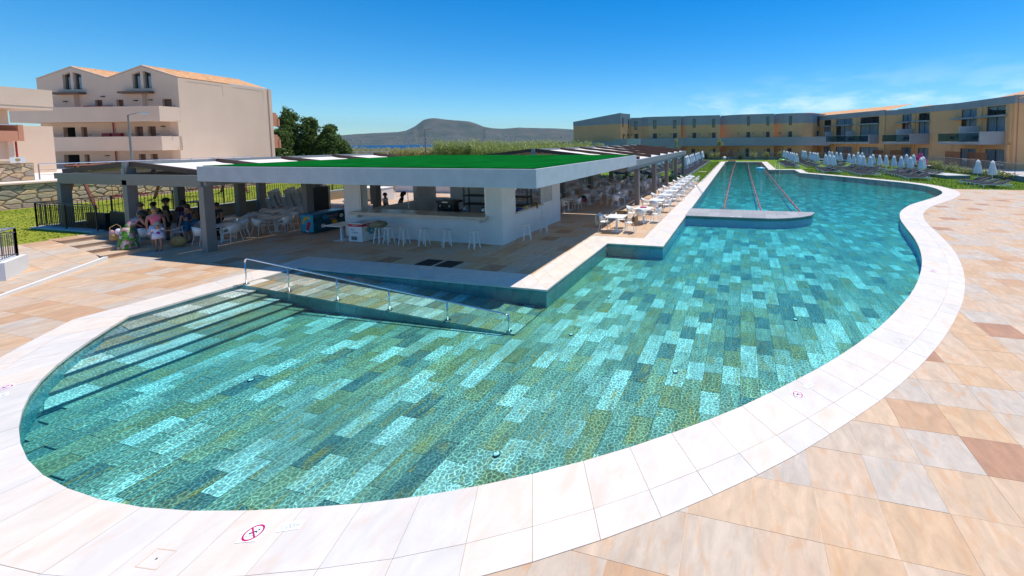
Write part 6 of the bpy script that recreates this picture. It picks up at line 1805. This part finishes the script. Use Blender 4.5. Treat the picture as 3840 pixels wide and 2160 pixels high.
LR = [("row by the two lone parasols", -19.75, [38.7, 39.65, 41.0, 41.95]),
      ("row nearest the pool's right bulge", -16.55, [44.55, 45.45, 46.6, 47.4, 48.5, 49.3, 50.2, 51.2, 52.3]),
      ("second front row, right lawn", -13.05, [48.4, 49.3, 50.5, 51.5, 52.5, 53.6, 54.6, 55.6, 56.7, 57.9, 59.0]),
      ("third front row, right lawn", -10.0, [51.8, 53.2, 54.2, 55.3, 56.5, 57.9]),
      ("second row right of the lap lanes", -9.65, [62.1, 63.1, 64.2, 65.3, 66.4, 67.6, 68.8, 70, 71.3, 72.6, 74, 75.4, 76.8, 78.2]),
      ("first row right of the lap lanes", -6.5, [61.5, 62.6, 63.8, 65.0, 66.2, 67.4, 68.6, 69.9, 71.2, 72.5, 73.9, 75.3]),
      ("middle back row, right lawn", -13.2, [62.2, 63.4, 64.6, 65.8, 67, 68.2, 69.4, 70.8, 72.2]),
      ("rear row, right lawn", -16.3, [55.2, 56.3, 57.5, 58.7, 59.9, 61.1, 62.3, 64, 65.5]),
      ("rearmost row by the right garden wall", -19.4, [48.6, 49.8, 51, 52.2, 53.4, 54.6, 55.8, 57])]
for nm, y, xs in LR:
    for i, x in enumerate(xs):
        lounger(x + random.uniform(-.06, .06), y + random.uniform(-.12, .12), -pi / 2 + random.uniform(-.04, .04), f"charcoal sun lounger, {ordw(i)} from the near end, {nm}", "charcoal sun loungers on the right lawn", x > 52)
for q, (y, x0, cnt, nm) in enumerate(((5.95, 44.4, 34, "pool-side row left of the lap pool"), (9.9, 44.3, 33, "second row left of the lap pool"), (13.4, 44.6, 24, "third row left of the lap pool"))):
    for i in range(cnt):
        x = x0 + i * .965 + random.uniform(-.07, .07)
        lounger(x, y + random.uniform(-.10, .10), pi / 2 + random.uniform(-.04, .04), f"charcoal sun lounger, {ordw(i)} from the near end, {nm}", "charcoal sun loungers on the left lawn", x > 52)

# ------------------------------------------------------------------ closed parasols
def make_parasol(mt):
    t = thing("parasol", "", "parasol")
    g = MB(); g.tube([(0, 0, 0), (0, 0, 2.12)], .022, 8); g.build("pole", 'white_metal', t)
    g = MB(); g.lathe([(.22, 0.0), (.22, .05), (.08, .06)], 14); g.build("foot", 'concrete', t)
    g = MB(); g.lathe([(.24, .50), (.25, .515), (.24, .53)], 18); g.build("tray", 'white_metal', t)
    wob = lambda a, i: 1 + (.10 + .02 * i) * sin(8 * a) + .05 * sin(3 * a + 1)
    g = MB(); g.lathe([(.30, .92), (.315, .96), (.27, 1.25), (.205, 1.60), (.15, 1.86), (.11, 2.02), (.05, 2.10)], 32, wob=wob); g.build("canopy", mt, t, smooth=True)
    g = MB(); g.lathe([(.185, 1.93), (.175, 1.96), (.11, 2.10), (.05, 2.17), (.01, 2.22)], 24, wob=lambda a, i: 1 + .05 * sin(8 * a) * (i < 2)); g.build("vent_cap", mt, t, smooth=True)
    return t
par0 = make_parasol('parasol'); parc = make_parasol('parasol_cream'); pu = [False]
RG, LG = "closed pale parasols on the right lawn", "closed pale parasols on the left lawn"
plist = [(42.4, -21.45, "nearer left of the two lone parasols at the right"), (40.7, -21.7, "right one of the two lone parasols at the right")]
plist = [(x, y, "closed pale parasol, the " + s_, RG) for x, y, s_ in plist]
for nm, pts in (("in the first row right of the lanes", [(x, -7.95) for x in (60.9, 63.9, 66.1, 68.5, 72.4, 73.8, 78.3)]),
                ("in the second row right of the lanes", [(x, -11.25) for x in (63.3, 65.1, 66.9, 69.8, 74.7, 75.6, 77.8)]),
                ("of three nearest the pool's right side", [(53.4, -11.4), (55.4, -11.35), (57.5, -11.25)]),
                ("in the row behind the group of three", [(64.3, -14.7), (67.2, -14.75), (70.1, -14.7), (72.8, -14.8)]),
                ("in the second front row, right lawn", [(51.4, -15.0), (53.3, -14.8), (54.2, -14.65), (56.9, -14.6), (59.4, -14.65)]),
                ("in the rear row of the right lawn", [(54.7, -17.05), (57.8, -17.2), (65.0, -17.85), (67.3, -17.9)]),
                ("in the row nearest the right bulge", [(47.1, -18.65), (49.1, -18.4), (50.0, -17.8), (51.9, -17.7), (54.0, -17.55)]),
                ("in the rearmost row beside the garden wall", [(49.4, -19.75), (56.5, -21.5), (57.3, -21.0)])):
    for i, (x, y) in enumerate(pts): plist.append((x, y, f"closed parasol, {ordw(i)} from the near end {nm}", RG))
for i, x in enumerate((51.1, 53.1, 54.6, 55.9, 58.6, 61.1, 63.0, 66.1, 69.4, 73.1, 74.9, 76.4)): plist.append((x, 7.2 + .1 * (i % 3), f"closed pale parasol, {ordw(i)} from the near end, left lawn's pool-side row", LG))
for i, x in enumerate((46.5, 49.0, 52.0, 55.2, 58.3, 62.0, 66.0, 70.0, 74.0)): plist.append((x, 11.2 + .1 * (i % 2), f"closed pale parasol, {ordw(i)} from the near end, left lawn's second row", LG))
for i, (x, y, lab, grp) in enumerate(plist):
    if i == 0: par0.location = (x, y, -.02); par0["label"] = lab; par0["group"] = grp
    else: dup(par0, label=lab, loc=(x, y, -.02), rz=random.uniform(0, .7), group=grp)
parc.location = (43.6, 7.55, -.02); parc["label"] = "closed cream parasol nearest the pergola's grey posts on the left lawn"; parc["group"] = LG
dup(parc, label="closed cream parasol between the first grey posts, second row of the left lawn", loc=(45.0, 11.6, -.02), rz=.3)
M['concrete_beige'] = M['beige']
t = thing("stepping_slab", "lone beige stepping slab in the grass left of the lap pool", "slab", (52.6, 5.1, -.02))
g = MB(); g.box(-.3, -.55, 0, .3, .55, .03); g.build("stone", 'beige', t)

# ------------------------------------------------------------------ shrubs, trees, reeds
def leaf_cloud(g, c, rad, cnt, size, flat=1.0, shell=.55, lo=0.0):
    for _ in range(cnt):
        while True:
            p = Vector((random.uniform(-1, 1), random.uniform(-1, 1), random.uniform(-1, 1)))
            if shell * random.random() < p.length <= 1: break
        q = Vector((c[0] + p.x * rad[0], c[1] + p.y * rad[1], c[2] + p.z * rad[2]))
        n_ = Vector((random.gauss(0, 1), random.gauss(0, 1), random.gauss(.6, 1))).normalized()
        u = n_.orthogonal().normalized(); u.rotate(Matrix.Rotation(random.uniform(0, 2 * pi), 3, n_)); v = n_.cross(u)
        s_ = size * random.uniform(.6, 1.35); k = len(g.v)
        g.v += [tuple(q - u * s_), tuple(q + v * s_ * .55), tuple(q + u * s_), tuple(q - v * s_ * .55)]
        g.f.append((k, k + 1, k + 2, k + 3)); g.mi.append(0)
        g.r.append(min(1, max(0, lo + random.random() * (1 - lo))))
def shrub(lab, x, y, z, r, h, mt, cnt=420, size=.06, name="shrub", clumps=6):
    t = thing(name, lab, name)
    t.location = (x, y, z)
    g = MB()
    for k in range(5):
        a = random.uniform(0, 2 * pi); g.tube([(0, 0, 0), (r * .4 * cos(a), r * .4 * sin(a), h * .6)], [.02, .008], 5)
    g.build("stem", 'bark', t, kind='stuff')
    g = MB()
    for k in range(clumps):
        a = random.uniform(0, 2 * pi); q = random.uniform(0, .6)
        leaf_cloud(g, (r * q * cos(a), r * q * sin(a), h * random.uniform(.35, .8)), (r * .5, r * .5, h * .28), cnt // clumps, size)
    g.build("foliage", mt, t, attr=True); return t
random.seed(61)
for x, y, r, h, lab in ((61.0, -25.3, .9, 1.3, "pale green shrub behind the last parasols of the right lawn"), (57.0, -24.6, 1.0, 1.5, "pale shrub beside the end of the terrace railing"), (54.0, -24.6, 1.0, 1.35, "pale shrub left of the wooden platform, second along the low wall"),
                        (51.5, -24.7, 1.2, 1.25, "wide yellow green shrub behind the wooden platform"), (48.6, -25.3, 1.0, .95, "low shrub between the two lone parasols and the wall"), (45.9, -25.4, 1.1, 1.0, "low dark shrub behind the right lone parasol")):
    shrub(lab, x, y, -.02, r, h, 'leaf_pale', 460, .075)
for k, (x, y) in enumerate(((84.0, -10.5), (80.0, -13.6), (75.5, -16.6), (71.0, -20.3), (66.5, -22.2), (64.0, -23.6), (60.2, -22.9), (69.3, -21.2))):
    shrub(f"pale yellow shrub, {ordw(k)} from the far end along the garden wall on the right", x, y, -.02, .9, 1.2, 'leaf_pale', 360, .08)
for k, (x, y, r, h, mt, lab) in enumerate(((86.2, 6.3, 1.0, 1.9, 'leaf_pale', "tall pale shrub left of the young tree at the pool's far end"), (86.2, 5.0, .8, 1.8, 'leaf_pale', "pale shrub just left of the young tree's trunk"), (86.3, .1, .9, 1.3, 'leaf_dark', "dark shrub right of the white globe at the pool's far end"),
                                           (86.2, -2.6, 1.1, 2.2, 'leaf_pale', "large yellow shrub behind the middle lane at the far end"), (86.2, -5.2, 1.0, 2.2, 'leaf_pale', "large yellow shrub behind the right lane at the far end"), (86.2, -7.8, .7, 1.8, 'leaf_pale', "narrow pale shrub at the right of the far planter"),
                                           (86.3, 2.0, 1.2, 2.6, 'purple', "purple leaved bush behind the white globe"), (86.4, 7.6, .6, 1.6, 'leaf_dark', "dark shrub behind the pale shrubs at the far end"), (86.5, 9.5, .9, 1.1, 'leaf_pale', "low pale shrub behind the last parasols on the left lawn"), (60.5, -23.9, 1.1, 1.6, 'petal', "magenta flowering bush behind the parasols on the right"), (62.7, -24.4, .8, 2.3, 'petal', "tall magenta bougainvillea beside the lattice screen"))):
    shrub(lab, x, y, -.02, r, h, mt, 380, .09)
M['globe'] = mat("white globe", (.75, .78, .80), .3)
t = thing("globe_lamp", "white globe lamp on the grass at the far end of the pool", "lamp", (85.6, 3.55, -.02)); g = MB(); g.ball((0, 0, .38), .40, 18, 10); g.build("globe", 'globe', t, smooth=True); g = MB(); g.cyl(0, 0, 0, .05, .15); g.build("foot", 'dark_steel', t)
def tree(lab, x, y, z, trunk_h, crown, mt, size, cnt, trunk_r=.05, name="young_tree"):
    """crown: list of (cx, cy, cz, rx, ry, rz) clumps in the tree's own space"""
    t = thing(name, lab, "tree", (x, y, z))
    g = MB(); top = max(c[2] for c in crown)
    g.tube([(0, 0, -.1), (.02, .01, trunk_h * .5), (-.01, .02, trunk_h), (0, 0, (trunk_h + top) / 2)], [trunk_r * 1.3, trunk_r, trunk_r * .8, trunk_r * .35], 8)
    tr_ = g.build("trunk", 'bark', t, smooth=True)
    for c in crown[:14]:
        g = MB(); s0 = Vector((0, 0, min(c[2] - .2, trunk_h + (c[2] - trunk_h) * .4))); g.tube([s0, s0.lerp(Vector(c[:3]), .55) + Vector((0, 0, .1)), Vector(c[:3])], [trunk_r * .5, trunk_r * .3, trunk_r * .12], 6); g.build("limb", 'bark', tr_)
    g = MB()
    tot = sum(c[3] * c[4] * c[5] for c in crown)
    for c in crown: leaf_cloud(g, c[:3], c[3:], int(cnt * c[3] * c[4] * c[5] / tot) + 10, size)
    g.build("crown", mt, t, attr=True); return t
random.seed(72)
tree("slender young tree with a small yellow green crown at the pool's far end", 85.2, 4.45, -.02, 2.5, [(random.uniform(-.35, .35), random.uniform(-.5, .5), random.uniform(2.9, 4.4), .4, .45, .45) for _ in range(8)], 'leaf_pale', .085, 800, .07)
tree("thin young tree with sparse leaves before the far stair", 85.5, 14.2, -.02, 2.3, [(random.uniform(-.4, .4), random.uniform(-.5, .5), random.uniform(2.6, 4.6), .35, .4, .4) for _ in range(7)], 'leaf_pale', .08, 300, .06)
def poplar(lab, x, y, z, h, r, cnt, lean=0):
    cr = []
    for k in range(60):
        q = random.random(); zz = h * (.10 + .86 * q); rr = r * (1 - .80 * max(0, q - .25) ** 1.1) * random.uniform(.35, 1.0); a = random.uniform(0, 2 * pi)
        s_ = random.uniform(.6, 1.05) * (1.15 - .5 * q)
        cr.append((rr * cos(a) * .8 + lean * q, rr * sin(a) * .8, zz, s_, s_, s_ * 1.15))
    for k in range(6): cr.append((lean + random.uniform(-.3, .3), random.uniform(-.4, .4), h * random.uniform(.88, 1.0), .35, .4, .6))
    tree(lab, x, y, z, h * .2, cr, 'leaf', .17, int(cnt * 1.7), .2, "poplar_tree")
poplar("tallest poplar beside the left apartment house", 47.9, 72.6, -.1, 10.3, 2.6, 9000)
poplar("round topped poplar in the middle of the left clump", 49.6, 70.2, -.1, 8.7, 2.3, 8500)
poplar("small poplar at the seaward end of the left clump", 51.2, 68.2, -.1, 7.4, 2.3, 7500)
poplar("low bright poplar close to the apartment house's rear balconies", 45.2, 70.6, -.1, 6.6, 2.3, 6500)
poplar("short poplar at the right foot of the left clump", 52.6, 67.2, -.1, 5.0, 1.7, 4500)
poplar("dark poplar half hidden behind the rear balconies", 46.5, 76.0, -.1, 8.0, 2.4, 5000)
def reeds(name, cnt, area, hfun, mt, seed, lab):
    random.seed(seed); g = MB(); V = []; F = []; R = []
    for _ in range(cnt):
        x, y = area(); h = hfun(x, y) * random.uniform(.72, 1.08); lx, ly = random.gauss(0, .16), random.gauss(0, .16)
        rr = random.random()
        k = len(V); V += [(x - .03, y + .03, -.1), (x + .03, y - .03, -.1), (x + lx * h * .5, y + ly * h * .5, h)]; F.append((k, k + 1, k + 2)); R.append(rr)
        for j in range(7):
            q = .30 + .68 * j / 6 + random.uniform(-.05, .05); bx, by, bz = x + lx * h * .5 * q, y + ly * h * .5 * q, h * q
            a = random.uniform(0, 2 * pi); ll = random.uniform(.5, 1.05); w = .085
            ex, ey, ez = bx + cos(a) * ll * .75, by + sin(a) * ll * .75, bz + ll * random.uniform(-.15, .65)
            k = len(V); V += [(bx - sin(a) * w, by + cos(a) * w, bz), (bx + sin(a) * w, by - cos(a) * w, bz), (ex, ey, ez)]; F.append((k, k + 1, k + 2)); R.append(min(1, rr * .6 + .4 * random.random()))
    g.v, g.f, g.mi, g.r = V, F, [0] * len(F), R
    o = g.build(name, mt, attr=True); o["kind"] = 'stuff'; o["label"] = lab
def band(az0, az1, r0, r1):
    def f():
        a = radians(random.uniform(az0, az1)); r = random.uniform(r0, r1); return r * cos(a), r * sin(a)
    return f
def clump_h(base, amp, sc): return lambda x, y: base + amp * noise.noise(Vector((x * sc, y * sc, 1.7)))
reeds("reeds", 5200, band(22, 42.5, 86, 104), clump_h(4.3, .9, .16), 'leaf_reed', 5, "tall green reeds along the shore behind the green roof")
reeds("dry_reeds", 3600, band(39, 52, 100, 122), clump_h(2.9, .7, .13), 'leaf_reed_dry', 6, "lower yellowish reeds left of the tall green ones")
reeds("reeds", 1500, band(20, 38, 78, 86), clump_h(3.5, .8, .2), 'leaf_reed', 9, "front fringe of green reeds behind the long pergola")

# ------------------------------------------------------------------ people
M['skin'] = mat("skin", (.42, .22, .14), .55); M['skin_tan'] = mat("tanned skin", (.28, .13, .07), .55)
M['hair_dark'] = mat("dark hair", (.012, .010, .010), .5); M['hair_blond'] = mat("fair hair", (.34, .22, .10), .5); M['hair_grey'] = mat("cropped hair", (.10, .075, .06), .7)
M['cl_yellow'] = mat("yellow cotton", (.62, .47, .01), .85, var=.08); M['cl_maroon'] = mat("maroon cotton", (.085, .012, .02), .85, var=.1); M['cl_pink'] = mat("pink cotton", (.74, .16, .22), .85, var=.08)
M['cl_paleblue'] = mat("pale blue cotton", (.48, .55, .68), .85, var=.08); M['cl_white'] = mat("white cotton", (.75, .70, .80), .85, var=.05); M['cl_navy'] = mat("navy cotton", (.012, .025, .10), .85, var=.1)
M['cl_black'] = mat("black cotton", (.014, .013, .016), .85); M['cl_swim'] = mat("blue patterned cotton", (.02, .22, .45), .8, col2=(.01, .05, .16), vscale=9); M['straw'] = mat("straw", (.40, .26, .10), .85, var=.2, vscale=30)
M['straw_hat'] = mat("pale straw hat", (.56, .46, .30), .85, var=.15, vscale=20)
def floral():
    mt, n, l, b, o = nodemat("floral cotton")
    tc = n.new("ShaderNodeTexCoord"); vo = n.new("ShaderNodeTexVoronoi"); vo.inputs["Scale"].default_value = 11; l.new(tc.outputs["Object"], vo.inputs["Vector"])
    rp = n.new("ShaderNodeValToRGB"); rp.color_ramp.interpolation = 'CONSTANT'
    rp.color_ramp.elements[0].color = (.10, .30, .03, 1); rp.color_ramp.elements[1].position = .35; rp.color_ramp.elements[1].color = (.50, .40, .42, 1)
    for p, c in ((.55, (.45, .17, .20)), (.72, (.05, .20, .02)), (.86, (.60, .52, .46))):
        e = rp.color_ramp.elements.new(p); e.color = (*c, 1)
    l.new(vo.outputs["Color"], rp.inputs["Fac"]); l.new(rp.outputs["Color"], b.inputs["Base Color"]); b.inputs["Roughness"].default_value = .85
    return mt
M['floral'] = floral()
def skin_mesh(name, pts, edges, radii, matn, parent, sub=1, flat=None):
    me = bpy.data.meshes.new(name); me.from_pydata([tuple(p) for p in pts], edges, []); me.materials.append(M[matn])
    o = bpy.data.objects.new(name, me); COL.objects.link(o); o.parent = parent
    md = o.modifiers.new("Skin", 'SKIN'); md.use_smooth_shade = True; md.branch_smoothing = .4
    lay = me.skin_vertices[0].data
    for i, r in enumerate(radii):
        lay[i].radius = (r, r) if not isinstance(r, tuple) else r
        lay[i].use_root = (i == 0)
    ss = o.modifiers.new("Subdivision", 'SUBSURF'); ss.levels = sub; ss.render_levels = sub
    return o
def person(lab, x, y, rz, h=1.72, lean=0.0, skin='skin', hair='hair_dark', hair_kind='short', top=None, top_sleeve=True, bottom=None, bottom_kind='shorts', arms=(None, None), hat=None, twist=0.0, stride=.0, head_turn=0.0, z=0.0, scale_w=1.0, seated=False):
    """own space: looking along +x, y to the left; lean bends the trunk forward from the hips"""
    t = thing("person", lab, "person", (x, y, z), rz)
    s_ = h / 1.75
    def up(p):      # lean about the pelvis
        px, py, pz = p; dz = pz - .95
        return Vector((px + (px * 0) + dz * sin(lean) + 0, py, .95 + dz * cos(lean) + (-px * sin(lean) * .3))) * s_
    B = {}
    hipz = .95 if not seated else .52
    B['pelvis'] = Vector((0, 0, .95)) * s_
    for k, p in (('spine', (0, 0, 1.15)), ('chest', (.01, 0, 1.36)), ('neck', (.0, 0, 1.49)), ('head', (.015, 0, 1.58)), ('crown', (.02, 0, 1.69))): B[k] = up(p)
    for sd, sg_ in (('l', 1), ('r', -1)):
        B['sh' + sd] = up((0, .175 * sg_ * scale_w, 1.41))
        e, w = arms[0 if sg_ > 0 else 1] or ((.02, .25, 1.14), (.06, .26, .90))
        B['el' + sd] = up((e[0], e[1] * sg_, e[2])); B['wr' + sd] = up((w[0], w[1] * sg_, w[2])); d = (B['wr' + sd] - B['el' + sd]).normalized(); B['ha' + sd] = B['wr' + sd] + d * .075 * s_; B['fi' + sd] = B['ha' + sd] + d * .08 * s_ + Vector((.012, 0, 0))
        st = stride * sg_
        if seated: kn, an = (.42, .12 * sg_, .92), (.44, .12 * sg_, .50)
        else: kn, an = (st * .5 + .02, .10 * sg_, .50), (st, .10 * sg_, .08)
        B['hi' + sd] = Vector((0, .085 * sg_, .90)) * s_; B['kn' + sd] = Vector(kn) * s_; B['an' + sd] = Vector(an) * s_; B['to' + sd] = Vector((an[0] + .17, an[1] + .02 * sg_, an[2] - .05)) * s_; B['he' + sd] = Vector((an[0] - .045, an[1], an[2] - .045)) * s_
    R_ = dict(pelvis=.125, spine=.115, chest=.13, neck=.05, head=.088, crown=.075)
    for sd in 'lr': R_.update({'sh' + sd: .055, 'el' + sd: .042, 'wr' + sd: .030, 'ha' + sd: .034, 'fi' + sd: .02, 'hi' + sd: .085, 'kn' + sd: .056, 'an' + sd: .036, 'to' + sd: .03, 'he' + sd: .034})
    E_ = [('pelvis', 'spine'), ('spine', 'chest'), ('chest', 'neck'), ('neck', 'head'), ('head', 'crown')]
    for sd in 'lr': E_ += [('chest', 'sh' + sd), ('sh' + sd, 'el' + sd), ('el' + sd, 'wr' + sd), ('wr' + sd, 'ha' + sd), ('ha' + sd, 'fi' + sd), ('pelvis', 'hi' + sd), ('hi' + sd, 'kn' + sd), ('kn' + sd, 'an' + sd), ('an' + sd, 'to' + sd), ('an' + sd, 'he' + sd)]
    def part(name, keys, grow, matn, sub=1, over=None):
        idx = {k: i for i, k in enumerate(keys)}
        ed = [(idx[a], idx[b]) for a, b in E_ if a in idx and b in idx]
        return skin_mesh(name, [B[k] for k in keys], ed, [(R_[k] + grow + (over or {}).get(k, 0)) * s_ for k in keys], matn, t, sub)
    part("body", list(B.keys()), 0, skin, 2)
    # face: nose and eyes
    hd = B['head'].lerp(B['crown'], .35); fx = Vector((cos(lean), 0, -sin(lean)))
    hr = .105 * s_
    if hair_kind:
        g = MB(); c = B['head'].lerp(B['crown'], .62) - fx * .018 * s_
        if hair_kind == 'short': g.ball(c, .112 * s_, 14, 8, sc=(1.0, .92, .98))
        elif hair_kind == 'bun': g.ball(c, .112 * s_, 14, 8, sc=(1.0, .92, 1)); g.ball(c - fx * .115 * s_ + Vector((0, 0, .01)), .055 * s_, 10, 6)
        elif hair_kind == 'long': g.ball(c, .122 * s_, 14, 8, sc=(1.0, .98, 1)); g.tube([c - fx * .05, c - fx * .10 * s_ + Vector((0, 0, -.14)) * s_, c - fx * .10 * s_ + Vector((0, 0, -.32)) * s_], [.10 * s_, .105 * s_, .05 * s_], 10)
        elif hair_kind == 'hang':
            g.ball(c, .13 * s_, 14, 8, sc=(1, 1, 1)); g.tube([c, c + Vector((.10, 0, -.14)) * s_, c + Vector((.13, 0, -.30)) * s_], [.13 * s_, .12 * s_, .06 * s_], 10)
        g.build("hair", hair, t, smooth=True)
    g = MB(); g.ball(hd + fx * .098 * s_ + Vector((0, 0, -.012)) * s_, .019 * s_, 8, 5, sc=(1, .8, 1.2))
    g.build("nose", skin, t, smooth=True)
    for sg_ in (1, -1):
        g = MB(); g.ball(hd + fx * .088 * s_ + Vector((0, .034 * sg_, .022)) * s_, .011 * s_, 6, 4); g.build("eye", 'hair_dark', t)
        g = MB(); g.ball(hd + Vector((0, .098 * sg_, 0)) * s_, .026 * s_, 8, 5, sc=(.7, .35, 1.2)); g.build("ear", skin, t)
    if top:
        ks = ['pelvis', 'spine', 'chest', 'shl', 'shr'] + (['ell', 'elr'] if top_sleeve else [])
        save = {k: B[k].copy() for k in ('ell', 'elr')}
        if top_sleeve:
            for sd in 'lr': B['el' + sd] = B['sh' + sd].lerp(B['el' + sd], .62)
        part("shirt", ks, .022, top, 1, {'chest': .012, 'ell': .012, 'elr': .012}); B.update(save)
    if bottom:
        if bottom_kind in ('shorts', 'trousers'):
            save = {k: B[k].copy() for k in ('knl', 'knr')}
            ks = ['pelvis', 'hil', 'hir', 'knl', 'knr'] + (['anl', 'anr'] if bottom_kind == 'trousers' else [])
            part("shorts" if bottom_kind == 'shorts' else "trousers", ks, .024, bottom, 1, {'knl': .018, 'knr': .018})
        else:
            ln = {'skirt': .62, 'dress': .47, 'maxi': .14}[bottom_kind]; g = MB(); topz = {'skirt': .98, 'dress': 1.42, 'maxi': 1.02}[bottom_kind]
            prof = [(.30 if bottom_kind == 'maxi' else .215, ln), (.22 if bottom_kind != 'maxi' else .28, ln + .1), (.185, .86), (.145, 1.0)]
            if bottom_kind == 'dress': prof += [(.135, 1.15), (.155, 1.32), (.09, 1.44)]
            g.lathe([(r * s_, z_ * s_) for r, z_ in prof], 28, wob=lambda a, i: 1 + (.09 * sin(9 * a) if i < 2 else 0), sx=.86, sy=1.1)
            o = g.build("skirt" if bottom_kind == 'skirt' else "dress", bottom, t, smooth=True)
    for sd in 'lr':
        g = MB(); a = B['an' + sd]; g.prism([(a.x - .07 * s_, a.y - .045 * s_), (a.x + .19 * s_, a.y - .05 * s_), (a.x + .19 * s_, a.y + .05 * s_), (a.x - .07 * s_, a.y + .045 * s_)], a.z - .078 * s_, a.z - .062 * s_); g.build("sandal", 'cl_black', t)
    if hat:
        c = B['head'].lerp(B['crown'], .75); g = MB(); kind_, mt_ = hat
        if kind_ == 'brim': g.lathe([(.21 * s_, c.z - .01), (.215 * s_, c.z), (.125 * s_, c.z + .015), (.115 * s_, c.z + .09), (.07 * s_, c.z + .115), (.01, c.z + .12)], 20, (c.x, c.y))
        else: g.ball(c + Vector((0, 0, .01)), .118 * s_, 14, 8, sc=(1, .95, .85)); g.prism([(c.x + .05 * s_, c.y - .085 * s_), (c.x + .20 * s_, c.y - .06 * s_), (c.x + .20 * s_, c.y + .06 * s_), (c.x + .05 * s_, c.y + .085 * s_)], c.z - .005, c.z + .012)
        g.build("hat", mt_, t, smooth=kind_ == 'brim')
    return t, B
A0 = atan2(23.3, 9.9)     # direction from the camera to the group
tw, Bw = person("woman in a long green floral dress bending forward by the steps, bag on her back", 9.75, 23.62, .1, 1.74, lean=.72, bottom='floral', bottom_kind='maxi', top='floral', top_sleeve=False, hair_kind='hang', stride=.14, arms=(((.12, .28, 1.25), (.32, .20, 1.12)), ((.12, .28, 1.25), (.32, .2, 1.12))))
t = thing("shoulder_bag", "straw bag with a white cloth hanging from the bending woman's shoulder", "bag", (9.62, 24.0, .52), A0)
g = MB(); g.lathe([(.08, 0), (.13, .02), (.15, .16), (.13, .24)], 18, sx=.6, sy=1.1); g.build("basket", 'straw', t, smooth=True)
g = MB(); g.ball((-.04, -.07, .30), .11, 12, 7, sc=(.6, .8, 1.3)); g.build("cloth", 'cl_white', t, smooth=True); g = MB(); g.ball((-.02, .08, .28), .10, 12, 7, sc=(.6, .7, 1.3)); g.build("printed_towel", 'print_pink', t, smooth=True)
g = MB(); g.tube([(0, -.13, .22), (.06, -.13, .5), (.12, -.04, .6), (.06, .12, .5), (0, .13, .22)], .012, 6); g.build("strap", 'straw', t)
person("man in a yellow shirt and maroon shorts seen from behind beside the grey post", 10.75, 25.0, A0 - .1, 1.80, skin='skin', hair='hair_grey', top='cl_yellow', bottom='cl_maroon', arms=(((.1, .26, 1.15), (.3, .16, 1.1)), ((.1, .3, 1.15), (.3, .22, 1.12))))
person("woman in a pink strap top and pale blue skirt holding the child's hand", 10.35, 23.2, A0 - .1, 1.72, hair='hair_blond', hair_kind='bun', top='cl_pink', top_sleeve=False, bottom='cl_paleblue', bottom_kind='skirt', arms=(((-.02, .23, 1.14), (.03, .22, .90)), ((.03, .23, 1.16), (-.02, .24, .92))))
tc_, Bc = person("small child in a white printed shirt and straw sun hat", 10.18, 22.72, A0 + 2.9, 1.12, hair_kind='short', top='cl_white', bottom=None, hat=('brim', 'straw_hat'), arms=(((-.02, .32, 1.22), (.05, .46, 1.24)), ((.02, .25, 1.14), (.04, .25, .92))))
g = MB(); g.lathe([(.165, .50), (.16, .60), (.14, .74)], 16, sx=.8, sy=1.05); g.build("shirt_hem", 'cl_white', tc_, smooth=True)
g = MB(); g.ball((.115, .01, .76), .05, 10, 6, sc=(.25, 1, 1.3)); g.build("shirt_print", 'petal_print', tc_, smooth=True) if False else None
M['petal_print'] = mat("purple shirt print", (.30, .02, .30), .8)
g = MB(); g.ball((.10, .02, .72), .055, 10, 6, sc=(.3, 1, 1.3)); g.build("shirt_print", 'petal_print', tc_, smooth=True)
t = thing("straw_bag", "round straw beach bag standing behind the child", "bag", (10.75, 22.75, 0), .3)
g = MB(); g.ball((0, 0, .24), .26, 16, 10, sc=(.6, 1.15, .9)); g.build("basket", 'straw', t, smooth=True); g = MB(); g.tube([(0, -.15, .42), (0, -.1, .58), (0, .1, .58), (0, .15, .42)], .012, 6); g.build("strap", 'cl_black', t)
person("tall man in black with a peaked cap looking right", 11.5, 25.0, -.5, 1.88, skin='skin_tan', top='cl_black', bottom='cl_black', bottom_kind='shorts', hat=('cap', 'cl_black'))
person("dark haired man half hidden behind the yellow shirt", 11.4, 25.6, A0 + 2.6, 1.72, skin='skin_tan', top='cl_black', bottom='cl_black')
person("woman in a dark maroon dress standing in the shade", 12.2, 25.3, A0 + 2.8, 1.66, skin='skin_tan', hair_kind='long', bottom='cl_maroon', bottom_kind='dress', top='cl_maroon', top_sleeve=True)
person("boy in a navy shirt and blue patterned shorts facing left", 11.35, 23.3, A0 + .75, 1.70, top='cl_navy', bottom='cl_swim', arms=(((.03, .25, 1.14), (.1, .25, .9)), ((.02, .27, 1.14), (.04, .28, .9))))
person("dark haired person in black standing behind the front grey post", 12.1, 22.9, A0 + 2.2, 1.66, skin='skin_tan', top='cl_black', bottom='cl_black', bottom_kind='trousers')
person("dark haired person seen through the bar's left opening, bent over the counter", 16.9, 17.9, -.9, 1.66, lean=.35, skin='skin_tan', top='cl_black', bottom='cl_black', hair_kind='long')
person("person in a white shirt beyond the bar's left opening", 16.6, 18.5, -1.1, 1.60, skin='skin_tan', top='cl_white', bottom='cl_navy')
person("far person in black walking by the ochre wall behind the parasols", 89.0, -9.8, 2.2, 1.72, skin='skin_tan', top='cl_black', bottom='cl_black', z=.3)
